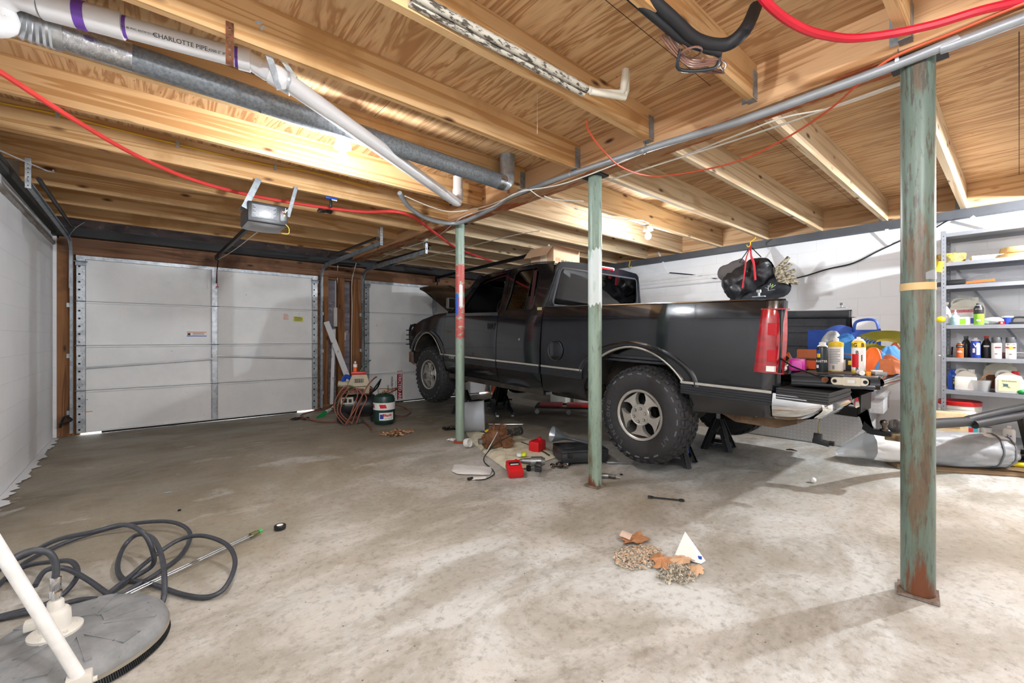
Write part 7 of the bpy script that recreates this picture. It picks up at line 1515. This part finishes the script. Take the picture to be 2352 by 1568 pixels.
one(MB().cyl((0, 0, .0), (0, 0, .022), .012, n=12), 'orange_plug', plain('orange_cap', 'F09A1E', .5), 'small orange cap beside the white tube', 'cap', tuple(gx(1995, 3.36)))
one(MB().cb((0, 0, .012), (.09, .06, .022), 0, .004).cb((.02, 0, .026), (.03, .05, .008), 1), 'metal_bracket', [STEEL, PAPER], 'flat silver bracket on the tailgate corner', 'bracket', tuple(gx(2017, 3.42)), (0, 0, .5))
def heap(label, name, mat_, c, rx, ry, h_, seed, cat='cloth', fold=14):
    m = MB(); c = V(c)
    def f(a, b):
        an = a*2*pi; r_ = b; q = V((rx*cos(an)*r_*(1+.25*mnoise.noise(V((cos(an)*2+seed, sin(an)*2, 0)))), ry*sin(an)*r_*(1+.25*mnoise.noise(V((cos(an)*2, sin(an)*2, seed)))), 0))
        z = h_*(1-r_**2.5)*(1+.3*mnoise.noise(V((q.x*8+seed, q.y*8, 0))))+.018*sin(q.x*fold*3+4*mnoise.noise(V((q.x*6, q.y*6, seed)))*3)*(1-r_*.5)+.012*mnoise.noise(V((q.x*22, q.y*22, seed)))
        return c+q+V((0, 0, max(.002, z)))
    m.grid(f, 48, 16, cu=True); return one(m, name, mat_, label, cat, ang=60)
heap('blue shop towels heaped in the middle of the tailgate', 'shop_towel', plain('towel_blue', '2E74B8', .9, 0, .12, 9), gx(1930, 4.0), .20, .16, .22, 3)
heap('light blue towel trailing over the right end of the tailgate', 'shop_towel', plain('towel_sky', '4A90D2', .9, 0, .12, 9), gx(2040, 3.78), .24, .10, .16, 8)
heap('clear plastic bag with grey contents at the back of the tailgate', 'plastic_sack', plain('grey_film', 'A5ABAF', .25, .1, .3, 8), gx(1920, 4.35), .26, .16, .25, 12, 'bag')
heap('orange gloves heaped beside the aerosol can', 'rubber_gloves', plain('glove_orange', 'E46A24', .5, 0, .1, 8), gx(2010, 3.66), .12, .09, .15, 17, 'gloves')
heap('rust coloured cloth under the towel', 'cloth', plain('cloth_rust', 'B86A42', .8, 0, .1, 8), gx(2045, 3.62), .13, .10, .10, 19)
heap('salmon red cloth on the yellow strap', 'cloth', plain('cloth_salmon', 'D8604E', .8, 0, .1, 8), gx(2060, 4.05)+V((0, 0, .06)), .14, .07, .12, 23)
m = MB()
for k_ in range(6): m.tube([V((.0, (.03+.014*k_)*cos(a)*1.5, .085+(.03+.012*k_)*sin(a)*.75)) for a in [2*pi*i/20 for i in range(20)]], .034, 6, closed=True, flat=.12)
m = MB()
for k_ in range(7):
    r_ = .035+.012*k_; m.grid(lambda a, b: (-.05+.10*b, r_*1.7*cos(a*2*pi), .09+r_*.8*sin(a*2*pi)), 28, 1)
one(m, 'tow_strap', plain('yellow_webbing', 'F2EC86', .8, 0, .05, 10), 'rolled wide yellow tow strap on the tailgate heap', 'strap', tuple(gx(2035, 4.02)+V((0, 0, .10))), (0, .2, .3), ang=60)
m = MB(); m.grid(lambda a, b: (-.02+.05*sin(a*7), -.26+.52*a, (.06+.27*b)*(1-.10*sin(a*9)*b)), 22, 5); m.grid(lambda a, b: (.06+.03*sin(a*6), -.26+.52*a, (.06+.26*b)), 22, 3)
m.tube([(.0, -.08, .30), (.0, -.10, .39), (.0, -.22, .40), (.0, -.25, .30)], .018, 8, smooth=5, flat=.4)
one(m, 'blue_tote_bag', plain('royal_blue_bag', '1F49A0', .55, 0, .12, 6), 'royal blue tote bag slumped at the back of the tailgate', 'bag', tuple(gx(1935, 4.75)-V((0, 0, .02))), (0, 0, .12), ang=60)
litter('small_tools', (0, 1000), [STEEL, ORGP, YELP, PAPER, BLKP], 'jumble of small bits and yellow clips beside the tail light', 'small parts', 31, 40, .12); o = bpy.data.objects['small_tools']; o.location = gx(1812, 3.66); o.scale = (1, 1, 2.2)
# rail cleats and loops on the bed rails
for (X, u_, lb) in ((3.28, 1743, 'small metal cleat on the near bed rail above the tail light'), (5.10, 1933, 'small metal loop on the far bed rail')):
    q = onX(u_, 690 if X < 4 else 706, X); one(MB().cb((0, 0, .008), (.03, .08, .006)).cyl((0, 0, .01), (0, 0, .05), .008, n=10).cyl((0, -.012, .045), (0, .012, .045), .012, n=10), 'tie_down_cleat', GALV, lb, 'cleat', (X, q.y, 1.445))
